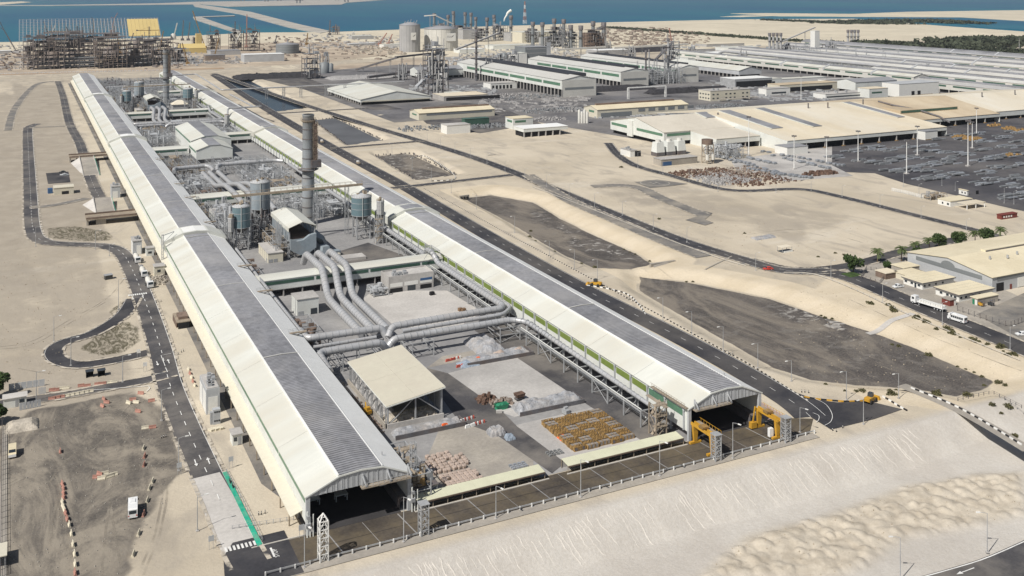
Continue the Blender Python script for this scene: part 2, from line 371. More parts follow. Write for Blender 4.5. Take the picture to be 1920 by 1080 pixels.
def height(x, y):
    z = np.zeros(x.shape)
    for poly, (bl, br) in zip(POND, BANK):
        xs, ys = [p[0] for p in poly], [p[1] for p in poly]
        m = (x > min(xs)-25) & (x < max(xs)+25) & (y > min(ys)-25) & (y < max(ys)+25)
        if not m.any(): continue
        d = sdist(x[m], y[m], poly); bw = np.where(x[m] > np.mean(xs), br, bl) + 3*(fbm(x[m]/22, y[m]/22)-.5)
        z[m] = np.minimum(z[m], -PD*(1-sstep(0, 1, d/bw)) + .12*(fbm(x[m]/5, y[m]/5)-.5)*sstep(-4, 0, d)*(1-sstep(6, 14, d)))
    # front embankment
    dp = emb_depth(x); toe = 202.5 + 1.2*(fbm(x/14, y*0)-.5)*2; crest = 212.5
    t = np.clip((crest - y)/(crest - toe), 0, 1)
    gx = x*.9 + (y-205)*.35 + 1.6*(fbm(x/7, y/5)-.5)*2
    gul = np.abs(((gx*.45 + .7*vnoise(gx/6., y*0+3)*2) % 1) - .5)*2
    prof = t*t*(3-2*t)*.35 + t*.65
    on = sstep(.1,.3,t)*(1-sstep(.9,1.1,t))*(t < 1)
    gg = x + (y-205)*.55 + 1.1*(vnoise(x/3.1, y/2.3)-.5)*2 + .5*(vnoise(x/1.1, y/.9)-.5); rd = 0
    for pit, off, ph in ((2.6, .0, 0), (4.3, 1.7, 40)):
        ix = np.floor((gg+off)/pit); u = (gg+off)/pit - ix; h_ = lambda q: vnoise(ix*3.7+ph+q*11.3, ix*0+q*5.1+.5)
        dd = np.abs(u - (.3+.4*h_(1)))*pit; s0, s1 = .05+.3*h_(2), .6+.4*h_(3)
        rd = np.maximum(rd, np.clip(1-dd/(.28+.4*h_(4)), 0, 1)*np.clip((t-s0)*8, 0, 1)*np.clip((s1-t)*7, 0, 1)*(.35+.65*h_(5)))
    z = z + np.where(y < crest + 1, -dp*prof + .10*rd*np.minimum(1, dp/4), 0)
    # dumped sand heaps beyond the toe
    m = (x > min(_cx)-12) & (x < max(_cx)+30) & (y > min(_cy)-14) & (y < max(_cy)+8)
    if m.any():
        X, Y = x[m], y[m]; d = sdist(X, Y, _hp); base = sstep(4, -4, d)
        wx, wy = X + 1.1*(fbm(X/2, Y/2)-.5), Y + 1.1*(fbm(X/2+9, Y/2)-.5)
        hz = np.zeros(X.shape)
        for a, b, r, h in _heaps: hz = np.maximum(hz, h*np.clip(1 - ((wx-a)**2 + (wy-b)**2)/r**2, 0, 1))
        ridge = 1.2*base*np.abs(fbm(X/10+3, Y/6)-.5)*2 + base*.7 + .9*base*np.clip(.5-np.abs(fbm(X/16, Y/9+5)-.48)*6, 0, 1)
        z[m] += hz*(.35 + .65*base) + ridge*.55 + .22*base*(fbm(X/1.2, Y/1.2, 4)-.5)
    far = sstep(700, 1400, np.abs(x-200) + np.maximum(0, y-900)*.6)
    z = z + .25*(fbm(x/12, y/12)-.5)*np.where((x > 312) & (x < 395) & (y > 300), 1, 0)*(1-far)
    return z
def axis(segs):
    out = []
    for a, b, s in segs: out += list(np.arange(a, b, s))
    out.append(segs[-1][1]); return np.array(out)
GX = axis([(-2600,-700,95),(-700,-160,18),(-160,62,2.4),(62,138,.9),(138,275,.5),(275,310,.9),(310,520,2.4),(520,900,12),(900,3000,60)])
GY = axis([(-60,135,5),(135,155,.8),(155,214,.5),(214,380,1.7),(380,640,2.6),(640,1060,5),(1060,1520,10),(1520,1700,40)])
gx, gy = np.meshgrid(GX, GY); gz = height(gx.ravel(), gy.ravel()).reshape(gx.shape)
nx, ny = len(GX), len(GY)
ids = np.arange(nx*ny).reshape(ny, nx)
quads = np.stack([ids[:-1,:-1], ids[:-1,1:], ids[1:,1:], ids[1:,:-1]], -1).reshape(-1, 4)
me = bpy.data.meshes.new('ground')
me.vertices.add(nx*ny); me.vertices.foreach_set('co', np.stack([gx, gy, gz], -1).ravel())
me.loops.add(quads.size); me.loops.foreach_set('vertex_index', quads.ravel())
me.polygons.add(len(quads)); me.polygons.foreach_set('loop_start', np.arange(0, quads.size, 4))
me.update(calc_edges=True); me.polygons.foreach_set('use_smooth', np.ones(len(quads), bool))
X, Y = gx.ravel(), gy.ravel()
def mask(polys, soft, z=0.0, px=True):
    a = np.zeros(X.shape)
    for p in polys:
        q = W(p, z) if px else p
        xs, ys = [k[0] for k in q], [k[1] for k in q]
        m = (X > min(xs)-3*soft) & (X < max(xs)+3*soft) & (Y > min(ys)-3*soft) & (Y < max(ys)+3*soft)
        if m.any(): a[m] = np.maximum(a[m], sstep(soft, -soft, sdist(X[m], Y[m], q)))
    return a
gravel = mask([[(15,800),(60,770),(250,735),(312,770),(345,880),(300,930),(262,1000),(235,1090),(-60,1090),(-60,820)]], 5)
lot = gravel.copy(); gravel = np.maximum(gravel, mask(POND, 1.5, px=False))
brown = mask([[(-40,485),(70,490),(105,525),(95,560),(-40,562)], [(-60,270),(60,230),(60,470),(-60,480)], [(20,150),(120,190),(120,235),(20,235)], [(60,230),(120,240),(140,330),(190,430),(70,400)]], 9)*.75
brown = np.maximum(brown, mask([[(62,232),(135,232),(160,330),(205,452),(150,455),(75,440)],[(60,160),(110,160),(120,232),(60,232)]], 6))
brown = np.maximum(brown, sstep(40,30,X)*sstep(215,250,Y)*sstep(1500,1300,Y)*.60)
brown = np.maximum(brown, mask([[(1130,330),(1300,345),(1450,390),(1600,400),(1500,440),(1350,420),(1200,390),(1080,355)], [(1440,370),(1620,410),(1500,470),(1400,430)]], 14)*.55)
brown = np.maximum(brown, mask([[(440,600),(570,590),(590,905),(570,960),(500,960)]], 3)*.25)
scrub = mask([[(150,655),(180,630),(235,602),(258,612),(262,640),(235,660),(190,667)], [(205,585),(235,560),(238,578),(215,595)]], 2.2)
scrub = np.maximum(scrub, mask([[(88,428),(140,424),(205,435),(212,450),(150,452),(92,446)]], 2.5))
pale = np.zeros(X.shape)
for poly in POND[:2]:
    d = sdist(X, Y, poly); pale = np.maximum(pale, sstep(.5, 2.5, d)*(1-sstep(17, 24, d))*(X > 238))
pale = np.maximum(pale, mask([[(1560,512),(1700,560),(1920,665),(1920,740),(1860,712),(1640,622),(1500,570)]], 6))
salt = mask([[(1490,545),(1600,570),(1640,600),(1600,640),(1480,605),(1470,570)]], 8, -PD)*.8
salt = np.maximum(salt, mask([[(1000,400),(1100,440),(1200,490),(1090,470)]], 6, -PD)*.8)
salt = np.maximum(salt, mask([POND[2]], 4, px=False)*.55)
emb = sstep(217, 212, Y)*sstep(40, 70, X)
rough = sstep(3, -3, sdist(X, Y, _hp))*(Y < 230)
dust = sstep(1380, 1480, Y)*.5
for nm, arr in (('gravel', gravel), ('lot', lot), ('brown', np.maximum(brown, dust)), ('scrub', scrub), ('pale', pale), ('salt', salt), ('emb', emb), ('heap', rough)):
    at_ = me.attributes.new(nm, 'FLOAT', 'POINT'); at_.data.foreach_set('value', arr.astype(np.float32))
m = bpy.data.materials.new('desert_ground'); m.use_nodes = True; n = m.node_tree; L = n.links.new
b = n.nodes['Principled BSDF']; b.inputs['Roughness'].default_value = .95; b.inputs['Specular IOR Level'].default_value = .1
geo = n.nodes.new('ShaderNodeNewGeometry').outputs['Position']
def nz(scale, det=5, ro=.6, st=None, dist=0):
    t = n.nodes.new('ShaderNodeTexNoise'); t.inputs['Scale'].default_value = scale; t.inputs['Detail'].default_value = det; t.inputs['Roughness'].default_value = ro
    t.inputs['Distortion'].default_value = dist
    if st:
        p = n.nodes.new('ShaderNodeMapping'); p.inputs['Scale'].default_value = st[:3]
        if len(st) > 3: p.inputs['Rotation'].default_value = (0, 0, st[3])
        L(geo, p.inputs[0]); L(p.outputs[0], t.inputs[0])
    else: L(geo, t.inputs[0])
    return t.outputs['Fac']
def rng(f, a, b_, lo, hi):
    r = n.nodes.new('ShaderNodeMapRange'); r.interpolation_type = 'SMOOTHSTEP'
    for i, v in enumerate((lo, hi, a, b_)): r.inputs[i+1].default_value = v
    L(f, r.inputs[0]); return r.outputs[0]
def mth(op, a, c):
    q = n.nodes.new('ShaderNodeMath'); q.operation = op
    for i, v in enumerate((a, c)):
        if isinstance(v, (int, float)): q.inputs[i].default_value = v
        else: L(v, q.inputs[i])
    return q.outputs[0]
def mixc(f, a, c):
    q = n.nodes.new('ShaderNodeMix'); q.data_type = 'RGBA'
    if isinstance(f, (int, float)): q.inputs[0].default_value = f
    else: L(f, q.inputs[0])
    for i, v in ((6, a), (7, c)):
        if isinstance(v, tuple): q.inputs[i].default_value = (*v, 1)
        else: L(v, q.inputs[i])
    return q.outputs[2]
def att(nm):
    q = n.nodes.new('ShaderNodeAttribute'); q.attribute_name = nm; return q.outputs['Fac']
def edged(nm, k=.5, sc_=.12): return rng(mth('ADD', att(nm), mth('MULTIPLY', mth('SUBTRACT', nz(sc_), .5), k)), 0, 1, .35, .65)
sand = mixc(rng(nz(.012, 6, .62), 0, 1, .35, .7), (.585,.52,.415), (.45,.395,.31))
sand = mixc(rng(nz(.05, 6, .62, (1,.4,1,.5), 1.5), 0, .75, .47, .70), sand, (.345,.31,.265))
sand = mixc(rng(nz(.02, 5, .6, (.3,1,1,-.2), 2.0), 0, .6, .52, .75), sand, (.63,.585,.505))
sand = mixc(mth('MULTIPLY', edged('brown', .8, .06), .8), sand, mixc(rng(nz(.06,6,.65), 0, 1, .38, .66), (.295,.26,.215), (.365,.325,.27)))
sand = mixc(edged('pale', .5), sand, mixc(rng(nz(.09, 5, .6, (.5,1,1)), 0, 1, .35, .7), (.63,.55,.425), (.56,.48,.355)))
sand = mixc(att('emb'), sand, mixc(rng(nz(.05, 6, .6), 0, 1, .35, .7), (.54,.515,.475), (.48,.45,.41)))
sand = mixc(mth('MULTIPLY', att('heap'), .8), sand, mixc(rng(nz(.25, 6, .65), 0, 1, .35, .7), (.55,.49,.395), (.40,.345,.265)))
gr = mixc(rng(nz(.09, 7, .65, (1,.35,1,.1), 1.0), 0, 1, .38, .66), (.072,.066,.066), (.125,.114,.106))
gr = mixc(rng(nz(.03, 6, .65), 0, .75, .46, .66), gr, (.046,.044,.047))
gr = mixc(mth('MULTIPLY', rng(nz(.22, 7, .7, (.6,1,1,.4), 1.0), 0, 1, .52, .62), mth('ADD', mth('MULTIPLY', att('salt'), 1.0), .14)), gr, (.44,.425,.40))
gr = mixc(mth('MULTIPLY', att('lot'), .9), gr, mixc(rng(nz(.055, 7, .68, (1,.45,1,.3), 2.0), 0, 1, .38, .62), mixc(rng(nz(.35,5,.7), 0, 1, .4, .65), (.10,.092,.084), (.15,.136,.12)), (.31,.275,.225)))
gr = mixc(mth('MULTIPLY', rng(nz(.028, 6, .65, (1,.4,1,.2), 1.5), 0, .8, .47, .62), mth('SUBTRACT', 1.0, att('lot'))), gr, (.22,.195,.165))
sand = mixc(edged('gravel', 1.0, .10), sand, gr)
sand = mixc(mth('MULTIPLY', edged('scrub', .9, .3), rng(nz(.35, 7, .7, (1,.35,1,.8), 2.0), .15, .97, .40, .58)), sand, (.085,.078,.05))
sand = mixc(rng(nz(1.6, 3, .6), 0, .18, .35, .65), sand, (.33,.29,.23))
L(sand, b.inputs['Base Color'])
bp = n.nodes.new('ShaderNodeBump'); bp.inputs['Strength'].default_value = .55; bp.inputs['Distance'].default_value = .5
L(mth('ADD', mth('MULTIPLY', nz(.9, 7, .7), .5), mth('MULTIPLY', nz(.14, 5, .6), 1.2)), bp.inputs['Height']); L(bp.outputs[0], b.inputs['Normal'])
M['ground'] = m
me.materials.append(m)
g = bpy.data.objects.new('ground', me); col.objects.link(g); g['kind'] = 'structure'

# ---------------------------------------------------------------- sea and far land
m = bpy.data.materials.new('sea_water'); m.use_nodes = True; n = m.node_tree; L = n.links.new
b = n.nodes['Principled BSDF']; b.inputs['Roughness'].default_value = .35; b.inputs['IOR'].default_value = 1.33; b.inputs['Specular IOR Level'].default_value = .2
geo = n.nodes.new('ShaderNodeNewGeometry').outputs['Position']
c = mixc(rng(nz(.0011, 5, .6, (1,.35,1,-.46)), 0, 1, .36, .66), (.008,.095,.185), (.010,.14,.20))
c = mixc(rng(nz(.0035, 5, .65, (.25,1.6,1,-.46)), 0, .5, .52, .72), c, (.03,.17,.225))
L(c, b.inputs['Base Color'])
bp = n.nodes.new('ShaderNodeBump'); bp.inputs['Strength'].default_value = .12; bp.inputs['Distance'].default_value = .6
L(nz(.03, 6, .7), bp.inputs['Height']); L(bp.outputs[0], b.inputs['Normal']); M['sea'] = m
M['shoal'] = mat('shoal_water', (.06,.23,.28), .3, .2, .004)
def structure(name, mb, m_): return obj(name, mb, m_, None, None, 'structure')
structure('sea', MB().sheet([(-60000,1620),(60000,1620),(60000,70000),(-60000,70000)], -2.0), M['sea'])
M['beach'] = mat('pale_beach_sand', (.60,.54,.42), .95, .10, .004, .03, .10, stain=(.50,.45,.35), stain_amt=.6, stain_scale=.006)
M['site_dirt'] = mat('construction_dirt', (.46,.39,.30), .95, .2, .01, .06, .2, stain=(.30,.24,.19), stain_amt=.8, stain_scale=.012)
M['dredge'] = mat('breakwater_rock', (.40,.38,.34), .95, .2, .01)
def land(px, m_, z=0.0, name='coastal_land'): return structure(name, MB().prism(W(px, z), -4, z, False), m_)
land([(-400,84),(0,79),(140,76),(330,68),(480,61),(620,60),(760,55),(860,51),(1000,47),(1130,42),(1400,36),(1600,35),(1760,48),(1920,59),(2300,85),(2300,130),(1000,122),(420,130),(300,138),(-400,146)], M['beach'], -.02)
land([(-400,98),(-100,96),(180,98),(330,92),(500,80),(660,78),(740,86),(760,100),(600,118),(420,128),(200,135),(-400,144)], M['site_dirt'], .03, 'building_site_ground')
land([(1370,25),(1440,24.5),(1600,26),(1700,22),(2200,15),(2200,60),(1920,39),(1800,32),(1600,31),(1460,30)], M['beach'], -.5, 'sand_spit')
land([(-300,8),(-20,5),(40,2.5),(60,4),(0,9),(-300,14)], M['beach'], -.5, 'sand_spit')
land([(-100,10),(100,9.3),(300,6),(370,3),(460,2),(660,-2),(760,-3),(650,5),(640,8.5),(430,12.5),(380,8),(100,10.6)], M['dredge'], -.3, 'breakwater')
land([(362,8),(372,8),(470,22),(560,45),(620,58),(600,62),(540,50),(450,26),(365,12)], M['dredge'], 1.0, 'causeway')
land([(362,32),(378,32),(452,58),(448,62),(365,36)], M['dredge'], 1.0, 'causeway')
land([(362,31.2),(440,28.5),(440,30),(364,32.4)], M['dredge'], .8, 'causeway')
land([(1350,31.2),(1395,28.8),(1470,29.2),(1395,31.6)], M['beach'], -1.2, 'sand_spit')

# ---------------------------------------------------------------- paved areas and roads
LV = {'n': 0}
def lift(): LV['n'] += 1; return .02 + .004*LV['n']
def area(name, px, m_, z=None, world=False):
    z = lift() if z is None else z
    return structure(name, MB().sheet(px if world else W(px), z), m_)
def ribbon_mb(P, w, z, mb=None, off=0.0):
    mb = mb or MB(); l, r = [], []
    for i, p in enumerate(P):
        t = (P[min(i+1,len(P)-1)] - P[max(i-1,0)]).normalized(); nrm = Vector((-t.y, t.x, 0))
        l.append(p + nrm*(w/2+off)); r.append(p + nrm*(-w/2+off))
    v = [(q.x, q.y, z+q.z) for q in l] + [(q.x, q.y, z+q.z) for q in r]; k = len(P)
    return mb.add(v, [(i, k+i, k+i+1, i+1) for i in range(k-1)])
def vec(pts): return [Vector((p[0], p[1], 0)) for p in pts]
MARK = MB(); ROADS = []
def road(name, pts, w, m_, edges=None, dash=None, sm=True, z=None, edge_off=.5, px=True):
    P = vec(W(pts) if px else pts); P = smooth_path(P, 8) if sm else P
    z = lift() if z is None else z
    o = structure(name, ribbon_mb(P, w, z), m_)
    if 'hall' not in name: ROADS.append((P, w))
    Q = resample(P, 2.0)
    for e in (edges or []): ribbon_mb(Q, .15, z+.012, MARK, off=e*(w/2-edge_off))
    if dash:
        d, gap, offs = dash; Q = resample(P, 1.0)
        for of in offs:
            k = 0
            while k + d < len(Q): ribbon_mb(Q[k:k+d+1], .15, z+.012, MARK, off=of); k += d + gap
    return P
# yards
area('smelter_yard', [(60.5,233),(197,233),(197,1455),(61,1455)], M['yard'], world=True)
area('side_path', [(56,262),(59,252),(60.3,262),(60.3,1455),(54.5,1455),(55.5,700),(56,400)], M['asphalt_fade'], world=True)
area('yard_pad', [(840,700),(990,660),(1100,742),(965,782),(945,775)], M['concrete'])
area('yard_pad', [(955,800),(1120,762),(1265,822),(1060,868)], M['concrete'])
area('yard_pad', [(790,885),(830,790),(905,800),(1000,862),(1000,880),(800,940)], M['concrete_tan'])
area('yard_pad', [(680,560),(700,545),(838,545),(905,585),(850,620),(740,612)], M['concrete_l'])
area('yard_road', [(800,690),(840,700),(945,775),(970,800),(1060,868),(1035,888),(930,815),(860,790),(820,735)], M['asphalt_worn'])
area('yard_road', [(905,585),(935,600),(1275,815),(1205,828),(965,668),(890,620)], M['asphalt_worn'])
area('stain_patch', [(830,668),(900,655),(890,668),(850,680),(800,690)], M['concrete_tan'])
area('yard_pad', [(640,470),(690,455),(760,480),(800,505),(700,510),(620,490)], M['asphalt_worn'])
area('yard_pad', [(800,595),(960,560),(985,600),(900,640),(760,660)], M['concrete'], z=.021)
# plant ground beyond the site road
area('plant_ground', [(318,900),(430,905),(470,700),(900,700),(1700,1400),(1300,1460),(700,1450),(560,1560),(420,1500),(318,1480)], M['coke_yard'], world=True)
area('stockyard', W([(1500,340),(1560,275),(1930,210),(2300,215),(2300,470),(1900,392),(1700,345),(1640,325),(1560,322)]), M['dark_yard'], world=True)
area('stockyard_pad', [(1370,300),(1560,272),(1560,310),(1600,330),(1470,340),(1380,318)], M['concrete'])
area('compound_ground', [(1578,510),(1660,480),(1720,470),(1920,560),(2050,610),(2050,700),(1920,640),(1700,560),(1590,525)], M['concrete_tan'])
area('compound_ground', [(1830,590),(1930,545),(2050,600),(2050,690),(1930,645)], M['asphalt_fade'])
area('plant_road', [(640,120),(760,112),(1000,108),(1000,118),(760,124),(600,134)], M['site_dirt'], z=.05)
def yard(px, m_='coke_yard', nm='plant_ground'): area(nm, px, M[m_])
yard([(770,205),(860,192),(930,198),(1060,250),(960,240),(900,250),(800,232)], 'asphalt_worn')
yard([(480,146),(560,140),(690,190),(760,205),(700,206),(620,180)], 'asphalt_worn')
# main roads
road('access_road', [(1560,508),(1470,507),(1400,489),(1280,452),(1160,405),(1040,355),(960,322),(880,293),(780,262),(700,238),(560,193),(450,155),(400,138)], 9.5, M['asphalt'], (-1,1), (3,6,(0,)))
road('access_road', [(1400,489),(1470,506),(1540,510),(1600,523),(1680,556),(1760,590),(1920,655),(2100,732)], 12, M['asphalt'], (-1,), (3,6,(0,)))
road('access_road', [(1520,507),(1600,497),(1700,470),(1800,448)], 8, M['asphalt'])
road('perimeter_road', [(1140,268),(1160,292),(1195,312),(1260,330),(1340,352),(1400,358),(1500,355),(1580,370),(1700,400),(1860,440),(2000,478)], 7.5, M['asphalt'], (-1,1), (3,6,(0,)))
road('link_road', [(735,353),(800,346),(960,328)], 7, M['asphalt'], (1,))
road('link_road', [(615,279),(700,272),(800,264)], 7, M['asphalt'], (1,))
road('link_road', [(500,214),(600,208),(690,203)], 7, M['asphalt'])
P_R1 = road('hall_road', [(1520,782),(1480,750),(1380,690),(1250,620),(1100,545),(960,468),(830,392),(750,345),(640,286),(560,240),(470,186),(400,140)], 10.6, M['asphalt'], (-1,), (3,7,(0,)))
area('road_end', [(1480,732),(1530,750),(1570,755),(1630,753),(1692,768),(1640,786),(1558,806),(1500,770)], M['asphalt'])
# west side
P_R5 = road('west_road', [(470,1060),(440,1005),(410,935),(380,870),(345,790),(318,720),(300,650),(272,565),(245,500),(225,472),(190,461),(120,458),(80,452),(62,430),(57,360),(52,250),(56,238),(72,232)], 8.4, M['asphalt_worn'], (-1,), None)
area('road_slab', [(355,900),(412,886),(492,1022),(418,1042)], M['concrete_l'])
road('loop_road', [(250,560),(228,592),(175,625),(120,642),(100,658),(110,676),(150,685),(220,675),(285,660)], 6.4, M['asphalt'], (-1,), None)
road('gate_road', [(325,700),(280,712),(200,727),(120,742),(0,758),(-80,768)], 6.0, M['asphalt_worn'])
road('west_road', [(108,152),(118,180),(130,230),(150,270),(168,330),(190,378)], 8, M['asphalt_worn'], None, (3,6,(0,)))
road('side_road', [(55,240),(90,238),(140,236)], 6, M['asphalt_fade'])
road('side_road', [(55,390),(100,385),(165,372)], 6, M['asphalt_fade'])
area('car_park', [(86,325),(128,322),(132,342),(90,345)], M['asphalt'])
road('west_road', [(15,245),(30,200),(70,158),(120,152)], 7, M['asphalt_fade'])
# loading apron along the front
area('apron', [(47.5,221),(205,221),(213,228),(205,232.4),(47.5,232.4)], M['apron'], world=True)
area('apron', [(-8+47,218),(56,218),(56,237),(44,237),(41,232)], M['asphalt'], world=True)
for y in (226.4,):
    MARK_A = ribbon_mb(vec([(62,y),(200,y)]), .12, .30, MB()); structure('apron_joint', MARK_A, M['black']).location.z = -.10
jn = MB()
for x in range(66, 204, 9): ribbon_mb(vec([(x,221.4),(x-1.2,232)]), .14 if x % 2 else .3, .20, jn)
structure('apron_joint', jn, M['yard'])
ped = area('pavement', [(200,233),(206.5,233),(209,300),(209,420),(206,420)], M['pink'], world=True)
# lower right highway
hw = [(150,163.6),(191,158.6),(221,158.6),(300,166)]
zz = -6.0
structure('highway', ribbon_mb(smooth_path(vec(hw), 6), 10, zz, MB()), M['asphalt_worn'])
for of in (4.6, -4.6): ribbon_mb(smooth_path(vec(hw), 6), .3, zz+.02, MARK, off=of)
hx_, hy_ = at(1810, 1071, -6); MARK.add([(hx_-1.2,hy_-.12,-5.95),(hx_+3,hy_-.12,-5.95),(hx_+3,hy_+.12,-5.95),(hx_-1.2,hy_+.12,-5.95)],[(0,1,2,3)]).add([(hx_-3,hy_,-5.95),(hx_-1.2,hy_-.5,-5.95),(hx_-1.2,hy_+.5,-5.95)],[(0,1,2)])
# helipad
area('helipad', [(1190,342),(1232,337),(1290,345),(1250,350),(1218,353)], M['asphalt_fade'])
hx, hy = at(1228, 343.5); zl = lift(); ring = []
for k in range(41): ring.append(Vector((hx + 9.5*math.cos(k*math.pi/20), hy + 9.5*math.sin(k*math.pi/20), 0)))
hp = ribbon_mb(ring, .6, zl)
for a, b_ in (((-2,-3),(-2,3)),((2,-3),(2,3)),((-2,0),(2,0))): ribbon_mb(vec([(hx+a[0],hy+a[1]),(hx+b_[0],hy+b_[1])]), .8, zl+.004, hp)
structure('helipad_marking', hp, M['paint_f'])
road('helipad_track', [(1110,350),(1160,348),(1200,353),(1240,372),(1290,392),(1322,405)], 9, M['asphalt_fade'])
area('helipad_track', [(1290,388),(1336,400),(1322,412),(1338,418),(1322,423),(1285,413),(1308,406)], M['asphalt_fade'])
road('bank_track', [(990,328),(1060,372),(1150,412),(1250,455),(1320,482)], 9, M['asphalt_fade'])
structure('culvert_path', ribbon_mb([Vector((*p[:2], float(height(np.array([p[0]]), np.array([p[1]]))[0]))) for p in resample(smooth_path(vec(W([(1712,588),(1680,598),(1650,608)])+W([(1622,622)],-1.5)), 6), 1.5)], 2.6, .12), M['concrete_l'])
# lane arrows, zebra crossings, stop boxes
def arrow(px, py, rev, L_=4.2):
    x, y = at(px, py); s = -1 if rev else 1; z = .34
    MARK.add([(x-.15,y-s*L_/2,z),(x+.15,y-s*L_/2,z),(x+.15,y+s*L_*.15,z),(x-.15,y+s*L_*.15,z)], [(0,1,2,3) if s > 0 else (3,2,1,0)])
    MARK.add([(x-.55,y+s*L_*.15,z),(x+.55,y+s*L_*.15,z),(x,y+s*L_/2,z)], [(0,1,2) if s > 0 else (2,1,0)])
for a in ((295,683,1),(316,679,0),(367,870,1),(391,866,0),(249,560,1),(268,558,0)): arrow(*a)
for k in range(9): MARK.box(*(lambda p: (p[0]-.3, p[0]+.3, p[1]-1.1, p[1]+1.1))(at(242+k*4, 555-k*.5)), .30, .305)
for k in range(9):
    p = at(424+k*7.6, 1033-k*1.8); MARK.box(p[0]-.26, p[0]+.26, p[1]-1.0, p[1]+1.0, .30, .305)
P5 = resample(P_R5, 1.0); k = 0; _zd = .30
while k + 4 < len(P5):
    if k > 28: ribbon_mb(P5[k:k+4], .22, _zd, MARK)
    k += 8
ribbon_mb(vec(W([(286,704),(314,699),(302,668),(321,664)])), .22, .30, MARK)
ribbon_mb(vec(W([(170,733),(278,725),(281,729),(275,735)])), .25, .30, MARK)
for of in (-1.0, 3.0): pass
for pts in ([(1525,748),(1548,760),(1560,778),(1558,792),(1546,800)],[(1524,776),(1535,781),(1535,789),(1530,794)]): ribbon_mb(smooth_path(vec(W(pts)), 6), .16, .36, MARK)
# thin ridges of washed sand running down the front embankment
rg = MB(); r_ = random.Random(12); x = 62.0
while x < 232:
    x += r_.uniform(.5,2.2)*(1 if r_.random() > .12 else 4); y = 212.2-r_.random()*2.5; yb_ = y-r_.uniform(2.5,9.5); cx_ = x; w_ = r_.uniform(.08,.19); P = []
    while y > max(yb_, 202.2): P.append((cx_, y)); y -= .55; cx_ += .30*.55+r_.gauss(0,.17)
    if len(P) < 4: continue
    hz_ = height(np.array([p[0] for p in P]), np.array([p[1] for p in P])); v = []
    for i, ((a, b_), z_) in enumerate(zip(P, hz_)):
        k_ = w_*min(1, i/2, (len(P)-1-i)/2); v += [(a-k_*1.6,b_,z_-.05),(a-k_*.2,b_,z_+k_*1.2-.02),(a+k_*1.5,b_,z_-.05)]
    rg.add([tuple(map(float, q)) for q in v], [(3*i+j, 3*i+3+j, 3*i+4+j, 3*i+1+j) for i in range(len(P)-1) for j in range(2)], True)
structure('sand_ridges', rg, mat('washed_sand', (.545,.515,.47), .95, .06, .3))
# sand blown over the road edges
dm = mat('blown_sand', (.50,.45,.375), .95, .15, .1); nt_ = dm.node_tree; N_ = nt_.nodes.new; tb = N_('ShaderNodeBsdfTransparent'); mx_ = N_('ShaderNodeMixShader'); tn = N_('ShaderNodeTexNoise'); tn.inputs['Scale'].default_value = .35; tn.inputs['Detail'].default_value = 6; mr_ = N_('ShaderNodeMapRange'); tg = N_('ShaderNodeNewGeometry')
mr_.inputs[1].default_value = .40; mr_.inputs[2].default_value = .56; L_ = nt_.links.new; L_(tg.outputs['Position'], tn.inputs['Vector']); L_(tn.outputs['Fac'], mr_.inputs[0]); L_(mr_.outputs[0], mx_.inputs[0]); L_(tb.outputs[0], mx_.inputs[1]); L_(nt_.nodes['Principled BSDF'].outputs[0], mx_.inputs[2]); L_(mx_.outputs[0], nt_.nodes['Material Output'].inputs[0])
dr = MB()
for P_, w_ in ROADS:
    for e in (-1, 1): ribbon_mb(resample(P_, 3), 1.1, .24, dr, off=e*(w_/2+.1))
structure('blown_sand', dr, dm)
structure('road_marking', MARK, M['paint_w'])
TRK = [[(300,900),(304,930),(296,975),(288,1010),(270,1050),(255,1090)],[(311,895),(313,930),(305,975),(297,1010),(280,1050),(265,1090)],[(20,905),(90,870),(170,862),(240,870),(262,890),(330,850)],[(16,912),(92,878),(170,870),(236,878),(258,897),(335,860)],[(60,1080),(75,960),(110,880),(200,800),(260,745)],[(90,1080),(100,970),(130,890),(215,805),(275,745)],[(190,1080),(200,980),(215,910),(250,860)],[(230,1080),(215,1000),(205,930)],
 [(0,650),(60,640),(130,600),(200,560),(235,520)],[(0,655),(64,645),(134,604),(205,562)],[(30,690),(90,700),(150,700),(270,690)],[(1560,640),(1700,690),(1830,745)],[(1590,560),(1700,610),(1850,670),(1930,700)],[(1380,500),(1320,480),(1270,470)],[(1400,440),(1500,430),(1600,450),(1640,470),(1600,490)],[(1404,445),(1500,435),(1596,455)],[(870,330),(1000,300),(1120,285)],[(980,352),(1100,330),(1180,322)]]
tk = MB()
for pts in TRK:
    z0 = -6.3 if pts[0][1] > 990 and pts[0][0] > 650 else 0
    ribbon_mb([Vector((*p[:2], float(height(np.array([p[0]]), np.array([p[1]]))[0]))) for p in resample(smooth_path(vec(W(pts, z0)), 6), 3)], .6, .045, tk)
tm = mat('tyre_track_dust', (.33,.295,.245), .95, .2, .1); nt_ = tm.node_tree; tb = nt_.nodes.new('ShaderNodeBsdfTransparent'); mx_ = nt_.nodes.new('ShaderNodeMixShader'); tn = nt_.nodes.new('ShaderNodeTexNoise'); tn.inputs['Scale'].default_value = .12
tg = nt_.nodes.new('ShaderNodeNewGeometry'); nt_.links.new(tg.outputs['Position'], tn.inputs['Vector']); tr_ = nt_.nodes.new('ShaderNodeMapRange'); tr_.inputs[1].default_value = .42; tr_.inputs[2].default_value = .75; tr_.inputs[4].default_value = .75; nt_.links.new(tn.outputs['Fac'], tr_.inputs[0]); nt_.links.new(tr_.outputs[0], mx_.inputs[0]); nt_.links.new(tb.outputs[0], mx_.inputs[1]); nt_.links.new(nt_.nodes['Principled BSDF'].outputs[0], mx_.inputs[2]); nt_.links.new(mx_.outputs[0], nt_.nodes['Material Output'].inputs[0])
structure('tyre_track', tk, tm)
